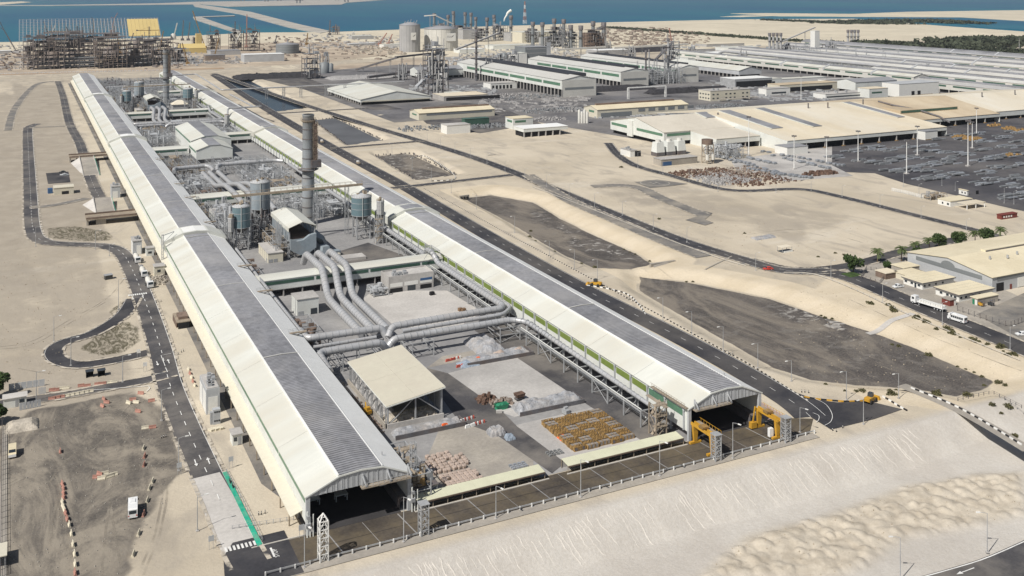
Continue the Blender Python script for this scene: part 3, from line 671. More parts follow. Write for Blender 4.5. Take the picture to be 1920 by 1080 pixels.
structure('walkway_paint', MB().sheet(W([(417,888),(425,886),(492,1022),(483,1027)]), .31), M['paint_g'])
# pond water in the farthest basin
m = mat('basin_water', (.02,.032,.055), .15, .3, .03, .2, .2, spec=.5); M['pond'] = m
structure('pond_water', MB().sheet(POND[4], -1.9), m)
structure('basin_floor', MB().sheet(POND[3], -2.35), mat('basin_mud', (.105,.11,.12), .9, .2, .03))

# small stones and clods strewn over the near sand
def strew(name, poly, n_, z, s0, s1, m_, seed):
    r_ = random.Random(seed); xs, ys = [p[0] for p in poly], [p[1] for p in poly]; pts = []
    while len(pts) < n_:
        a = np.array([r_.uniform(min(xs),max(xs)) for _ in range(n_)]); b_ = np.array([r_.uniform(min(ys),max(ys)) for _ in range(n_)]); ok = sdist(a, b_, poly) < 0
        pts += list(zip(a[ok], b_[ok]))
    hs = height(np.array([p[0] for p in pts[:n_]]), np.array([p[1] for p in pts[:n_]])); mb = MB()
    for (x, y), h_ in zip(pts[:n_], hs): s = r_.uniform(s0,s1); mb.obox(float(x),float(y),float(h_)-.05,float(h_)+s*.6,s,s*r_.uniform(.6,1.3),r_.random()*3,.6)
    tag(obj(name, mb, m_), None, None, None, 'stuff')
strew('clods', _hp, 260, 0, .10, .30, mat('dark_sand_clod', (.34,.29,.22), .95), 3)
strew('loose_stones', W([(20,800),(250,740),(330,900),(240,1078),(20,1078)]), 500, 0, .1, .35, mat('grey_stone', (.30,.28,.25), .9), 4)
strew('loose_stones', W([(0,480),(95,480),(190,480),(230,540),(90,640),(150,700),(0,735)]), 260, 0, .12, .4, M['ground_stone'] if 'ground_stone' in M else bpy.data.materials['dark_sand_clod'], 5)
strew('loose_stones', W([(1480,640),(1560,720),(1640,735),(1820,745),(1920,700),(1700,600),(1500,520)]), 260, 0, .12, .4, bpy.data.materials['dark_sand_clod'], 6)
strew('loose_stones', W([(1000,300),(1300,380),(1700,430),(1600,480),(1400,480),(1100,370)]), 200, 0, .15, .5, bpy.data.materials['dark_sand_clod'], 7)
def lettering(s, size, m_, loc, rot, parent=None, ext=.02, kind=None):
    cu = bpy.data.curves.new('lettering', 'FONT'); cu.body = s; cu.size = size; cu.extrude = ext; cu.align_x = 'CENTER'; cu.materials.append(m_)
    o = bpy.data.objects.new('lettering', cu); col.objects.link(o); bpy.context.view_layer.update(); me_ = bpy.data.meshes.new_from_object(o.evaluated_get(bpy.context.evaluated_depsgraph_get())); bpy.data.objects.remove(o)
    o = bpy.data.objects.new('lettering', me_); col.objects.link(o); o.rotation_euler = rot
    if parent is not None:
        q = parent; b_ = Vector((0,0,0))
        while q is not None: b_ = b_ + q.location; q = q.parent
        o.parent = parent; o.location = Vector(loc)-b_
    else: o.location = loc
    if kind: o['kind'] = kind
    return o
lettering('STOP', 1.5, M['paint_w'], (*at(521,1038.5),.33), (0,0,R(90)), None, .004, 'structure')
x_, y_ = at(511,1038); structure('stop_line', MB().box(x_-.22,x_+.22,y_-2.0,y_+2.0,.31,.335), M['paint_w'])
structure('haul_road', ribbon_mb(smooth_path(vec(W([(-80,141),(60,138),(180,134),(300,131.5),(420,128)])),6), 26, .07), mat('brown_haul_road', (.36,.26,.175), .95, .15, .02))
# ================================================================ THE TWO LONG SMELTER HALLS
Y0, Y1 = 232.4, 1456.0
CAPS = (494, 828, 1162)
def prof(o=0.0, e=0.0):                       # roof line (offset, height)
    return [(0-e, 9.4+o), (7.9, 12.5+o), (13.4, 12.85+o), (18.9, 12.5+o), (26+e, 9.6+o)]
def hall(x0, left, band_mat, label, seg):
    t = thing('smelter_hall', label, 'factory hall', (x0, Y0, 0), 'long smelter halls')
    # walls: sheet from 2.6 m up, open base below on columns
    obj('wall', MB().box(x0, x0+.25, Y0, Y1, 2.6, 9.35), M['wall_w'], t)
    obj('wall', MB().box(x0+25.75, x0+26, Y0, Y1, 2.6, 9.45), M['wall_w'], t)
    obj('end_wall', MB().exty([(x0+.25,.0),(x0+25.75,0),(x0+25.75,9.4),(x0+18.9,12.4),(x0+7.9,12.4),(x0+.25,9.3)], Y1-.3, Y1), M['wall_g'], t)
    obj('base_wall', MB().box(x0+2.0, x0+2.3, Y0+2, Y1, 0, 2.6).box(x0+23.7, x0+24, Y0+2, Y1, 0, 2.6).box(x0+.25, x0+2.3, Y0+.6, Y1, 2.45, 2.65).box(x0+23.7, x0+25.75, Y0+.6, Y1, 2.45, 2.65), M['steel_d'], t)
    c = MB(); y = Y0 + 9
    while y < Y1: c.box(x0+.02, x0+.5, y-.25, y+.25, 0, 2.6).box(x0+25.5, x0+25.98, y-.25, y+.25, 0, 2.6); y += 9.27
    obj('column_row', c, M['wall_g'], t)['kind'] = 'stuff'
    for xx in (x0+.3, x0+25.7): obj('corner_post', MB().box(xx-.5, xx+.45, Y0-.25, Y0+.5, 0, 9.3), M['wall_g'], t)
    # roof sheets, one lap every 27.8 m
    n = 44; L = (Y1-Y0)/n
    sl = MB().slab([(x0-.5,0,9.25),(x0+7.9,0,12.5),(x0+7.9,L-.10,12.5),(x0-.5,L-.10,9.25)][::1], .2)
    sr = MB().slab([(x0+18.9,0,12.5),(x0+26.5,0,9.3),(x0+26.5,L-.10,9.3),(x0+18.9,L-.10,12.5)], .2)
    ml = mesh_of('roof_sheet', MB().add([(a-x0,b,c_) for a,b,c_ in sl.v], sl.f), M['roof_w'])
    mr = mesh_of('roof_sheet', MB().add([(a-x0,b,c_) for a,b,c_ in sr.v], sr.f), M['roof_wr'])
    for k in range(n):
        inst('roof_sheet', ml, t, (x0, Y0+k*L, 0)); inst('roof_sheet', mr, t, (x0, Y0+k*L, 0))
    obj('roof_lining', MB().exty([(x0,9.0),(x0+7.9,12.1),(x0+18.9,12.1),(x0+26,9.0),(x0+26,8.9),(x0+18.9,12.),(x0+7.9,12.),(x0,8.9)], Y0+.3, Y1-.3), M['wall_g'], t)
    # ridge louvre: a dark well with blades across it
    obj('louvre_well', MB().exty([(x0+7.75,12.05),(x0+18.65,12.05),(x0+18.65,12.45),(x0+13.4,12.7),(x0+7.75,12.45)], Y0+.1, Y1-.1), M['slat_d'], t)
    obj('louvre_kerb', MB().box(x0+7.55,x0+7.85,Y0,Y1,12.3,12.85).box(x0+18.55,x0+18.85,Y0,Y1,12.3,12.85), M['roof_wr'], t)
    def blade(mb, y):
        for a, b_, za, zb in ((7.9,13.2,12.72,12.97),(13.2,18.5,12.97,12.72)):
            mb.add([(x0+a,y,za-.16),(x0+b_,y,zb-.16),(x0+b_,y,zb),(x0+a,y,za),(x0+a,y+.50,za-.06),(x0+b_,y+.50,zb-.06),(x0+b_,y+.50,zb+.16),(x0+a,y+.50,za+.16)],
                   [(0,1,2,3),(7,6,5,4),(3,2,6,7),(4,5,1,0),(0,3,7,4),(1,5,6,2)])
        return mb
    b0 = blade(MB(), 0.0); bm = mesh_of('louvre_blade', MB().add([(a-x0,b,c_) for a,b,c_ in b0.v], b0.f), M['slat'])
    y = Y0 + .25; k = 0; rest = MB()
    while y < Y1-1:
        if not any(abs(y - c_) < 5 for c_ in CAPS):
            if k < 290: inst('louvre_blade', bm, t, (x0, y, 0)); k += 1
            else: blade(rest, y)
        y += 1.12
    obj('louvre_blade', rest, M['slat'], t)['kind'] = 'stuff'
    j = MB()
    for k in range(1, 15): j.exty([(x0+7.9,12.8),(x0+13.4,13.05),(x0+18.5,12.8),(x0+18.5,13.),(x0+13.4,13.28),(x0+7.9,13.)], Y0+k*83.4-.2, Y0+k*83.4+.2)
    obj('louvre_joint', j, M['roof_far2'], t)['kind'] = 'stuff'
    # raised caps over the expansion joints
    for cy in CAPS:
        h = 6.0
        p = [(x0-1.0,6.5),(x0-1.0,10.5),(x0+.4,11.3),(x0+7.2,13.8),(x0+13.4,14.25),(x0+19.2,13.8),(x0+25.6,11.3),(x0+27.2,10.4),(x0+27.2,6.5),(x0+26.05,6.5),(x0+26.05,9.0),(x0+18.9,12.),(x0+7.9,12.),(x0-.05,9.0),(x0-.05,6.5)]
        cp = obj('expansion_cap', MB().exty(p, cy-h, cy+h), M['roof_w'], t)
        obj('cap_strip', MB().exty([(x0+8,13.86),(x0+13.4,14.28),(x0+18.4,13.86),(x0+18.4,13.94),(x0+13.4,14.36),(x0+8,13.94)], cy-h*.8, cy+h*.8 if left else cy+h*.7), M['slat'] if not left else M['roof_wr'], cp)
    # front gable: ribbed sheet, one panel each
    def ztop(u):
        P = prof()
        for (a, za), (b_, zb) in zip(P, P[1:]):
            if a <= u <= b_: return za + (zb-za)*(u-a)/(b_-a)
        return 9.4
    npan = 20; wdt = 25.4/npan
    for k in range(npan):
        u0, u1 = .3+k*wdt, .3+(k+1)*wdt-.06
        zb = 9.1
        q = [(x0+u0,zb),(x0+u1,zb),(x0+u1,ztop(u1)-.12),(x0+u0,ztop(u0)-.12)]
        mb = MB().exty(q, Y0-.12+(.05 if k % 2 else 0), Y0+.08)
        mb.box(x0+u0+wdt*.45, x0+u0+wdt*.55, Y0-.2, Y0-.1, zb, min(ztop(u0), ztop(u1))-.3)
        obj('gable_panel', mb, M['wall_g'], t)
    obj('verge_trim', MB().exty([(x0-.5,9.0),(x0-.5,9.35),(x0+7.9,12.7),(x0+13.4,13.12),(x0+18.9,12.7),(x0+26.5,9.45),(x0+26.5,9.1),(x0+18.9,12.35),(x0+13.4,12.75),(x0+7.9,12.35)], Y0-.4, Y0-.2), M['wall_w'], t)
    # gable balcony with its hand rail
    ba, bb = (x0+13, x0+25.6) if left else (x0+1.2, x0+14)
    pl = obj('gable_balcony', MB().box(ba, bb, Y0-1.9, Y0-.22, 8.9, 9.08), M['steel_b'], t)
    rl = MB(); k = ba
    while k <= bb: rl.beam((k,Y0-1.85,9.08),(k,Y0-1.85,10.2),.08); k += 1.4
    for zz in (9.65, 10.2): rl.beam((ba,Y0-1.85,zz),(bb,Y0-1.85,zz),.08)
    obj('hand_rail', rl, M['steel'], pl)
    for u in (.05, .55, .97): obj('gable_bracket', MB().beam((ba+(bb-ba)*u,Y0-.3,11.6),(ba+(bb-ba)*u+.5,Y0-1.7,9.2),.28).beam((ba+(bb-ba)*u,Y0-.3,9.0),(ba+(bb-ba)*u,Y0-.3,11.8),.35), M['wall_g'], t)
    # coloured daylight bands in the wall
    if left:
        y = Y0 + 1.5; k = 0
        while y < Y1 - 10:
            e = min(y + seg - .9, Y1-1)
            obj('daylight_band', MB().box(x0-.10, x0-.003, y, e, 7.2, 8.75), band_mat, t); y += seg
        obj('wall_awning', MB().slab([(x0-.02,Y0+4,4.1),(x0-.02,Y1,4.1),(x0-2.9,Y1,3.1),(x0-2.9,Y0+4,3.1)][::-1], -.15), M['cream'], t)
        st = MB(); y = Y0 + 6
        while y < Y1: st.box(x0-2.8, x0-2.5, y, y+.3, 0, 3.05).beam((x0-.3,y+.15,2.9),(x0-2.7,y+.15,2.8),.2); y += 9.27
        obj('awning_post', st, M['steel_b'], t)['kind'] = 'stuff'
    else:
        y = Y0 + 2.0; k = 0
        while y < Y1 - 10:
            m_ = M['green'] if k < 2 else band_mat
            obj('daylight_band', MB().box(x0-.10, x0-.003, y+.55, y+seg-.55, 6.3, 8.2), m_, t)
            obj('downpipe', MB().box(x0-.55, x0-.12, y-.16, y+.16, 2.7, 8.9).box(x0-.5,x0-.1,y-.4,y+.4,8.2,9.1), M['wall_g'], t)
            y += seg; k += 1
    return t
HL = hall(60.3, True, M['green'], 'white roofed smelter hall on the left with long green band over a cream awning', 27.75)
HR = hall(170.6, False, M['olive'], 'white roofed smelter hall on the right with olive green wall panels beside ducts', 9.27)
# brown access platforms on the right eave of the left hall
for k, (px, py) in enumerate([(512,599),(428,483),(370,406),(337,362),(317,338),(283,294),(460,527)]):
    y = at(px, py, 9.6)[1] - 22
    b = obj('roof_platform', MB().box(60.3+21.2, 60.3+27.5, y-.7, y+.7, 11.2, 11.4).beam((81.5,y,9.9),(88,y,11.1),.25), M['steel_b'], HL)
    r = MB()
    for s in (-.7, .7):
        for u in (0, 1.5, 3, 4.5, 6.0): r.beam((81.6+u,y+s,11.4),(81.6+u,y+s,12.5),.07)
        r.beam((81.6,y+s,12.45),(87.7,y+s,12.45),.07)
    obj('hand_rail', r, M['steel'], b)
# pipe trunks and walkway clutter at the left hall's right eave
# small steel tables glimpsed inside the left mouth
for (px, py, lab) in ((599,968,'pale steel service table just inside the left hall mouth'),(652,958,'open steel frame table deeper to the right inside the left hall mouth')):
    x, y = at(px, py); y += 6
    t = thing('service_table', lab, 'table', (x, y, 0), 'service tables in the left hall')
    obj('table_top', MB().box(x-1.6,x+1.6,y-1,y+1,1.5,1.75), M['wall_w'], t)
    for a in (-1.4, 1.4):
        for c_ in (-.8, .8): obj('leg', MB().box(x+a-.12,x+a+.12,y+c_-.12,y+c_+.12,0,1.5), M['wall_w'], t)
    if px < 620: obj('crate_frame', MB().box(x-1.3,x+1.3,y-.8,y+.8,1.76,3.4), M['wall_w'], t)
for (x, y, lab) in ((81.5,240,'white cabin hung inside the right side of the left hall mouth'),(191.5,243,'white cabin hung inside the right hall mouth')):
    t = thing('crane_cabin', lab, 'crane cab', (x, y, 4.2))
    obj('cabin_body', MB().box(x-.9,x+.9,y-.9,y+.9,4.2,6.3), M['veh_w'], t); obj('cabin_window', MB().box(x-.6,x+.6,y-.95,y-.905,5.0,5.9), M['glass'], t)
    obj('hanger', MB().beam((x,y,6.3),(x,y,12.4),.25), M['steel'], t)
# cross corridors between the halls
def corridor(y0, y1, x0, x1, lab, z=7.5, base=3.2, band=M['dgreen'], gap=None):
    t = thing('link_corridor', lab, 'corridor building', (x0, y0, 0), 'raised corridors between the halls')
    d = y1-y0
    obj('roof', MB().extx([(y0-.2,z),(y0+.9,z+.7),(y0+d*.5,z+1.0),(y1-.9,z+.7),(y1+.2,z),(y1+.2,z-.2),(y0-.2,z-.2)], x0, x1), M['roof_w'], t)
    obj('wall', MB().box(x0,x1,y0,y0+.2,base,z-.2), M['wall_w'], t); obj('wall', MB().box(x0,x1,y1-.2,y1,base,z-.2), M['wall_w'], t)
    obj('floor_deck', MB().box(x0,x1,y0+.2,y1-.2,base-.3,base), M['concrete'], t)
    u = x0 + 1.0
    while u + 3 < x1:
        e = min(u + 23, x1-1); obj('daylight_band', MB().box(u, e, y0-.10, y0-.003, z-2.0, z-.75), band, t); u += 24
    u = x0 + 3
    while u < x1: obj('column', MB().box(u,u+.5,y0+.3,y0+.8,0,base-.3).box(u,u+.5,y1-.8,y1-.3,0,base-.3), M['concrete'], t); u += 8
    obj('base_wall', MB().box(x0,x1,y1-2.4,y1-2.2,0,base-.35), M['steel_d'], t)
    return t
corridor(416, 424.5, 87, 170, 'cream roofed corridor crossing the yard right behind the nearest three big ducts')
corridor(594, 605, 87, 118, 'short cream roofed corridor left of the chimney behind the teal silo')
corridor(594, 605, 132, 170, 'short cream roofed corridor right of the chimney below the conveyor')
corridor(780, 792, 87, 112, 'white corridor left of the twin gabled building in mid yard', 8.0)
corridor(836, 846, 148, 170, 'white corridor right of the twin gabled building joining the right hall', 8.0)
corridor(1012, 1021, 87, 113, 'far cream corridor left of the far three ducts', 8.0)
corridor(1016, 1024, 128, 170, 'far cream corridor right of the far three ducts', 8.0)
corridor(1205, 1214, 140, 170, 'farthest corridor seen behind the far chimney', 8.0)
# twin gabled service building in the middle of the yard
def gabled(x0, x1, y0, y1, ze, zr, lab, base=0, strip=True, cat='building', name='gabled_building'):
    t = thing(name, lab, cat, (x0, y0, 0)); xm = (x0+x1)/2; w_ = x1-x0
    obj('wall', MB().exty([(x0,base),(x1,base),(x1,ze),(xm+w_*.17,zr-.15),(xm-w_*.17,zr-.15),(x0,ze)], y0, y1), M['wall_w'], t)
    for s in (-1, 1):
        xe, xi = (x0-.4, xm-w_*.17) if s < 0 else (x1+.4, xm+w_*.17)
        p = [(xe,y0-.4,ze-.1),(xi,y0-.4,zr),(xi,y1+.4,zr),(xe,y1+.4,ze-.1)]
        obj('roof_sheet', MB().slab(p[::-1] if s > 0 else p, .2), M['roof_w'], t)
    obj('ridge_strip', MB().box(xm-w_*.17, xm+w_*.17, y0-.3, y1+.3, zr-.1, zr+.12), M['slat'], t)
    if base:
        for a in (x0, x1-.5):
            for b_ in (y0, y1-.5): obj('column', MB().box(a,a+.5,b_,b_+.5,0,base), M['wall_w'], t)
        obj('base_wall', MB().box(x0+1,x1-1,y0+1.5,y1-1,0,base-.02), M['steel_d'], t)
    obj('daylight_band', MB().box(x0-.09, x0-.003, y0+2, y1-2, ze-2.4, ze-1.1), M['green'], t)
    return t
gabled(114, 140, 754, 790, 10, 13, 'near gabled white building with grey roof ridge in mid yard', 3)
gabled(116, 146, 792, 880, 11.5, 14.5, 'wider gabled white building behind the near gabled one', 0)
# ================================================================ GAS TREATMENT PLANT AND DUCTS BETWEEN THE HALLS
structure('hall_floor', MB().box(62.7,84,232.6,1455,.0,.09).box(173,194.2,232.6,1455,.0,.09), mat('shade_toned_hall_floor', (.045,.043,.045), .9, .2))  # floor colour set near black to carry the shade inside the halls
def ring(P, i, r, L=.26):
    a, b = P[max(i-1,0)], P[min(i+1,len(P)-1)]; t = (b-a).normalized(); p = P[i]
    return MB().tube([p - t*L/2, p + t*L/2], r, 16)
def duct(pts, r, lab, bend=6, band=3.0, name='gas_duct', cat='duct', m_=None, group=None, joined=False, sup=None):
    pts = [Vector(p) for p in pts]; P = rounded(pts, bend, 7)
    t = thing(name, lab, cat, (pts[0].x, pts[0].y, 0), group)
    rs = r
    if isinstance(r, tuple):
        n_ = len(P)-1; rs = [r[0] + (r[1]-r[0])*i/n_ for i in range(n_+1)]
    obj('pipe', MB().tube(P, rs, 18), m_ or M['duct'], t)
    Q = resample(P, band); jb = MB(); tot = max(1, len(Q)-1)
    for i in range(1, len(Q)-1):
        rr = (r if not isinstance(r, tuple) else r[0] + (r[1]-r[0])*i/tot) + .07
        if joined: k = ring(Q, i, rr); jb.add(k.v, k.f, True)
        else: obj('band', ring(Q, i, rr), M['duct_b'], t)
    if joined and jb.v: obj('band', jb, M['duct_b'], t)['kind'] = 'stuff'
    if sup:                                       # posts that carry it, every sup metres where it is level
        for i in range(2, len(Q)-2, max(1, int(sup/band))):
            q = Q[i]
            if abs(Q[i+1].z - Q[i-1].z) < .2 and q.z > 2.5:
                tt = (Q[i+1]-Q[i-1]).normalized(); nn = Vector((-tt.y, tt.x, 0)); rr = r if not isinstance(r, tuple) else r[0]
                mb = MB().beam(q + nn*(rr+.3) - Vector((0,0,rr+.1)), q - nn*(rr+.3) - Vector((0,0,rr+.1)), .3)
                for s in (1, -1):
                    f = q + nn*(rr+.2)*s; mb.beam((f.x,f.y,0), (f.x,f.y,q.z-rr-.1), .28)
                a = q + nn*(rr+.2); b_ = q - nn*(rr+.2)
                if q.z > 4: mb.beam((a.x,a.y,.5),(b_.x,b_.y,q.z-rr-.6),.15)
                obj('duct_support', mb, M['steel'], t)
    return t
SET = []                                          # everything of one treatment plant, repeated 600 m further up the yard
def S_(o): SET.append(o); return o
for k, (xt, xb, lab) in enumerate(((114,111,'left'),(119.3,116,'middle'),(124.7,121,'right'))):
    S_(duct([(xt,445,5),(xt,440.5,10.2),(xt,415,10.4),(xt-.6,410,9.4),(xb,394,3.6),(xb,350,3.2)], 1.45, '%s one of the three big silver ducts arching over the near corridor' % lab, 6, 2.6, group='three big ducts by the filter house'))
for k, (xt, xb, lab) in enumerate(((109,108.5,'left'),(116.5,113,'middle'),(122.5,118.5,'right'))):
    S_(duct([(xt,533,9),(xt,575,11.5),(xt,610,11),(xb,640,5),(xb,690,4.6)], 1.45, '%s one of the three silver ducts behind the chimney' % lab, 7, 3.0, joined=True))
# header ducts crossing the yard
S_(duct([(89,352,7),(89,343,7),(116,342,7),(117.4,341,4)], 1.25, 'left arm of the farther header duct across the yard', 3.0, 2.4, sup=12))
S_(duct([(117.6,339.6,4),(120,342,6.9),(164,342.6,7),(166,345,7),(166,412,6.6),(165.5,417,10.2),(165.5,424,10.2),(166.4,429,6.3),(166.4,690,6.3)], (1.25,1.05), 'long silver duct that crosses the yard then follows the right hall over the corridor', 3.2, 2.4))
S_(duct([(88.4,312,6.4),(89,328,7),(111,328,7),(113.4,329,4)], 1.25, 'left arm of the nearer header duct above the tan shed', 3.0, 2.4, sup=12))
S_(duct([(113.8,329.6,4),(116.5,330,6.8),(162,329.2,7),(166.2,325,6.8),(166.4,262,6.4),(166.4,246,6.2)], (1.25,.62), 'nearer header duct turning to follow the right hall wall to the front', 3.6, 2.4))
S_(duct([(90,690,7),(92,702,7),(113,704,7),(115.5,700,6.4),(116,692,5)], 1.3, 'left arm of the rear header duct before the twin gables', 3, 3, joined=True)); S_(duct([(118.5,692,5),(119.5,700,6.6),(123,704,7),(160,704,7),(165,700,6.8)], 1.3, 'right arm of the rear header duct before the twin gables', 3, 3, joined=True))
S_(duct([(89.6,336,6.2),(112,336,6.2)], .62, 'slim pipe between the two left header duct arms', 2, 3, joined=True, name='slim_pipe', cat='pipe'))
S_(duct([(122,336.5,6.6),(162,336.5,6.8),(168.5,343,6.6),(168.5,414,6.2)], .72, 'slim pipe lying between the two right header duct arms', 3, 3, joined=True, name='slim_pipe', cat='pipe'))
S_(duct([(88.9,346,7.2),(88.9,470,8.2)], .62, 'grey pipe along the right eave of the left hall', 2, 2.6, joined=True, name='eave_pipe', cat='pipe', sup=14))
def trestle(x0, x1, y0, y1, z, lab, m_=None, parts=True):
    t = thing('duct_trestle', lab, 'steel trestle', (x0, y0, 0)); m_ = m_ or M['steel']
    for a in (x0, x1):
        for b_ in (y0, y1): obj('leg', MB().box(a-.16,a+.16,b_-.16,b_+.16,0,z), m_, t)
    br = MB()
    for zz in (z*.5, z-.15):
        br.beam((x0,y0,zz),(x1,y0,zz),.22).beam((x0,y1,zz),(x1,y1,zz),.22).beam((x0,y0,zz),(x0,y1,zz),.22).beam((x1,y0,zz),(x1,y1,zz),.22)
    for (a, b_), (c_, d) in (((x0,y0),(x1,y0)),((x0,y1),(x1,y1)),((x0,y0),(x0,y1)),((x1,y0),(x1,y1))):
        br.beam((a,b_,.3),(c_,d,z*.5),.14).beam((c_,d,z*.5),(a,b_,z-.2),.14)
    obj('brace', br, m_, t); return t
for a in ((92,97,326,344,5.6,'trestle under the left ends of both header ducts'),(111,117,326.5,343,4.4,'low trestle under the meeting of the header ducts'),(122,130,326.5,338,5.4,'trestle right of the shed roof under the header ducts'),(156,164,326.5,344,5.5,'trestle at the right hall end of the header ducts')):
    S_(trestle(*a))
# trestle line that carries the wall duct along the right hall
def duct_line(y0, y1, lab, m_=None):
    t = thing('duct_rack', lab, 'steel rack', (165.5, y0, 0)); y = y0; m_ = m_ or M['steel']; k = 0
    while y <= y1:
        obj('leg', MB().box(163.2,163.55,y-.17,y+.17,0,4.9), m_, t); obj('leg', MB().box(168.4,168.7,y-.17,y+.17,0,4.9), m_, t)
        obj('cross_beam', MB().beam((163.3,y,4.9),(168.6,y,4.9),.3).beam((163.4,y,.4),(168.4,y,4.2),.14), m_, t)
        if k % 4 == 2: obj('brace', MB().beam((163.3,y,.3),(163.3,y+9.27,4.7),.16).beam((163.3,y+9.27,.3),(163.3,y,4.7),.16), m_, t)
        y += 9.27; k += 1
    obj('runner', MB().beam((163.3,y0,4.75),(163.3,y1,4.75),.26).beam((168.6,y0,4.75),(168.6,y1,4.75),.26), m_, t)
    for zz, rr, xx in ((4.0,.16,164),(3.3,.12,164.4),(5.25,.14,163.6),(2.6,.2,165.2)): obj('cable_pipe', MB().tube([(xx,y0,zz),(xx,y1,zz)], rr, 8), M['wall_w'] if rr > .13 else M['steel'], t)
    return t
S_(duct_line(246, 325, 'steel rack carrying the tapering duct beside the right hall front'))
S_(duct_line(345, 415, 'steel rack carrying two ducts beside the right hall before the corridor'))
S_(duct_line(428, 560, 'steel rack carrying the wall duct behind the near corridor'))
# duct arch over the corridor
t = S_(thing('pipe_arch', 'small lattice arch over the corridor at the right hall', 'lattice arch', (163, 420, 0))); mb = MB()
for yy in (415, 425):
    for a, b_ in (((160.5,yy,8.2),(163,yy,11.4)),((163,yy,11.4),(168,yy,11.4)),((168,yy,11.4),(169,yy,8.2))): mb.beam(a, b_, .18)
for xx in (163, 165.5, 168): mb.beam((xx,415,11.4),(xx,425,11.4),.16)
for k in range(5): mb.beam((163,415+2*k,11.4),(168,417+2*k,11.4),.1)
obj('arch_frame', mb, M['steel'], t)

def silo(x, y, r, zb, zt, lab, m_, legs=True, dome=1.0, hop=3.0, name='storage_silo', stair=True):
    t = thing(name, lab, 'silo', (x, y, 0), 'plate silos of the treatment plants')
    obj('shell', MB().cyl(x, y, zb, zt, r, n=32), m_, t)
    rf = obj('roof', MB().lathe(x, y, [(r+.12,zt-.05),(r+.12,zt+.15),(r*.35,zt+dome),(.25,zt+dome+.1)], 32), M['wall_g'], t)
    rl = MB()
    for k in range(24):
        a, b_ = 2*math.pi*k/24, 2*math.pi*(k+1)/24
        p, q = (x+r*math.cos(a), y+r*math.sin(a)), (x+r*math.cos(b_), y+r*math.sin(b_))
        rl.beam((*p,zt+.1),(*p,zt+1.2),.07).beam((*p,zt+1.2),(*q,zt+1.2),.07)
    obj('hand_rail', rl, M['steel_b'], rf)
    tp = MB()
    for k in range(4): tp.obox(x+rnd.uniform(-.5,.5)*r, y+rnd.uniform(-.5,.5)*r, zt+dome*.4, zt+dome+rnd.uniform(.4,1.8), rnd.uniform(.6,1.5), rnd.uniform(.6,1.5), rnd.random()*3)
    obj('roof_gear', tp, M['steel_b'], t)
    for zz in (zb+.1, zb+(zt-zb)*.36, zb+(zt-zb)*.68, zt-.3): obj('stiffener', MB().cyl(x, y, zz, zz+.22, r+.09, n=32), M['steel'], t)
    obj('hopper', MB().lathe(x, y, [(.7,zb-hop),(r*.98,zb)], 24), M['steel_d'], t)
    obj('riser', MB().tube([(x-r*.2,y-r*1.03,zb-2),(x-r*.2,y-r*1.03,zt+.6)], .12, 8), M['wall_w'], t)
    if legs:
        for k in range(4):
            a = math.pi/4 + k*math.pi/2
            obj('leg', MB().beam((x+r*.95*math.cos(a), y+r*.95*math.sin(a), 0), (x+r*.95*math.cos(a), y+r*.95*math.sin(a), zb), .5), M['steel'], t)
        br = MB()
        for k in range(4):
            a, b_ = math.pi/4+k*math.pi/2, math.pi/4+(k+1)*math.pi/2
            p, q = (x+r*.95*math.cos(a), y+r*.95*math.sin(a)), (x+r*.95*math.cos(b_), y+r*.95*math.sin(b_)); m0 = ((p[0]+q[0])/2,(p[1]+q[1])/2)
            br.beam((*p,zb*.45),(*q,zb*.45),.3).beam((*p,zb*.45),(*m0,zb-.3),.26).beam((*q,zb*.45),(*m0,zb-.3),.26).beam((*p,.3),(*m0,zb*.45),.26).beam((*q,.3),(*m0,zb*.45),.26)
        obj('brace', br, M['steel'], t)
    return t
S_(silo(97, 500, 4.3, 11, 21.5, 'small dark teal silo on legs left of the filter house', M['teal']))
S_(silo(111.4, 524, 5.1, 14, 28, 'tall blue grey silo standing behind the filter house roof', M['blue']))
S_(silo(157, 495, 5.2, 12, 21.6, 'teal silo on braced legs beside the right hall', M['teal'], dome=1.3))
S_(silo(164.2, 486, 1.9, 13.5, 20, 'slim grey bin beside the teal silo next to the right hall', M['silo'], dome=.5, hop=2))
S_(silo(91.5, 497, 1.4, 10, 16.5, 'slim grey bin left of the small teal silo', M['silo'], dome=.4, hop=1.6))

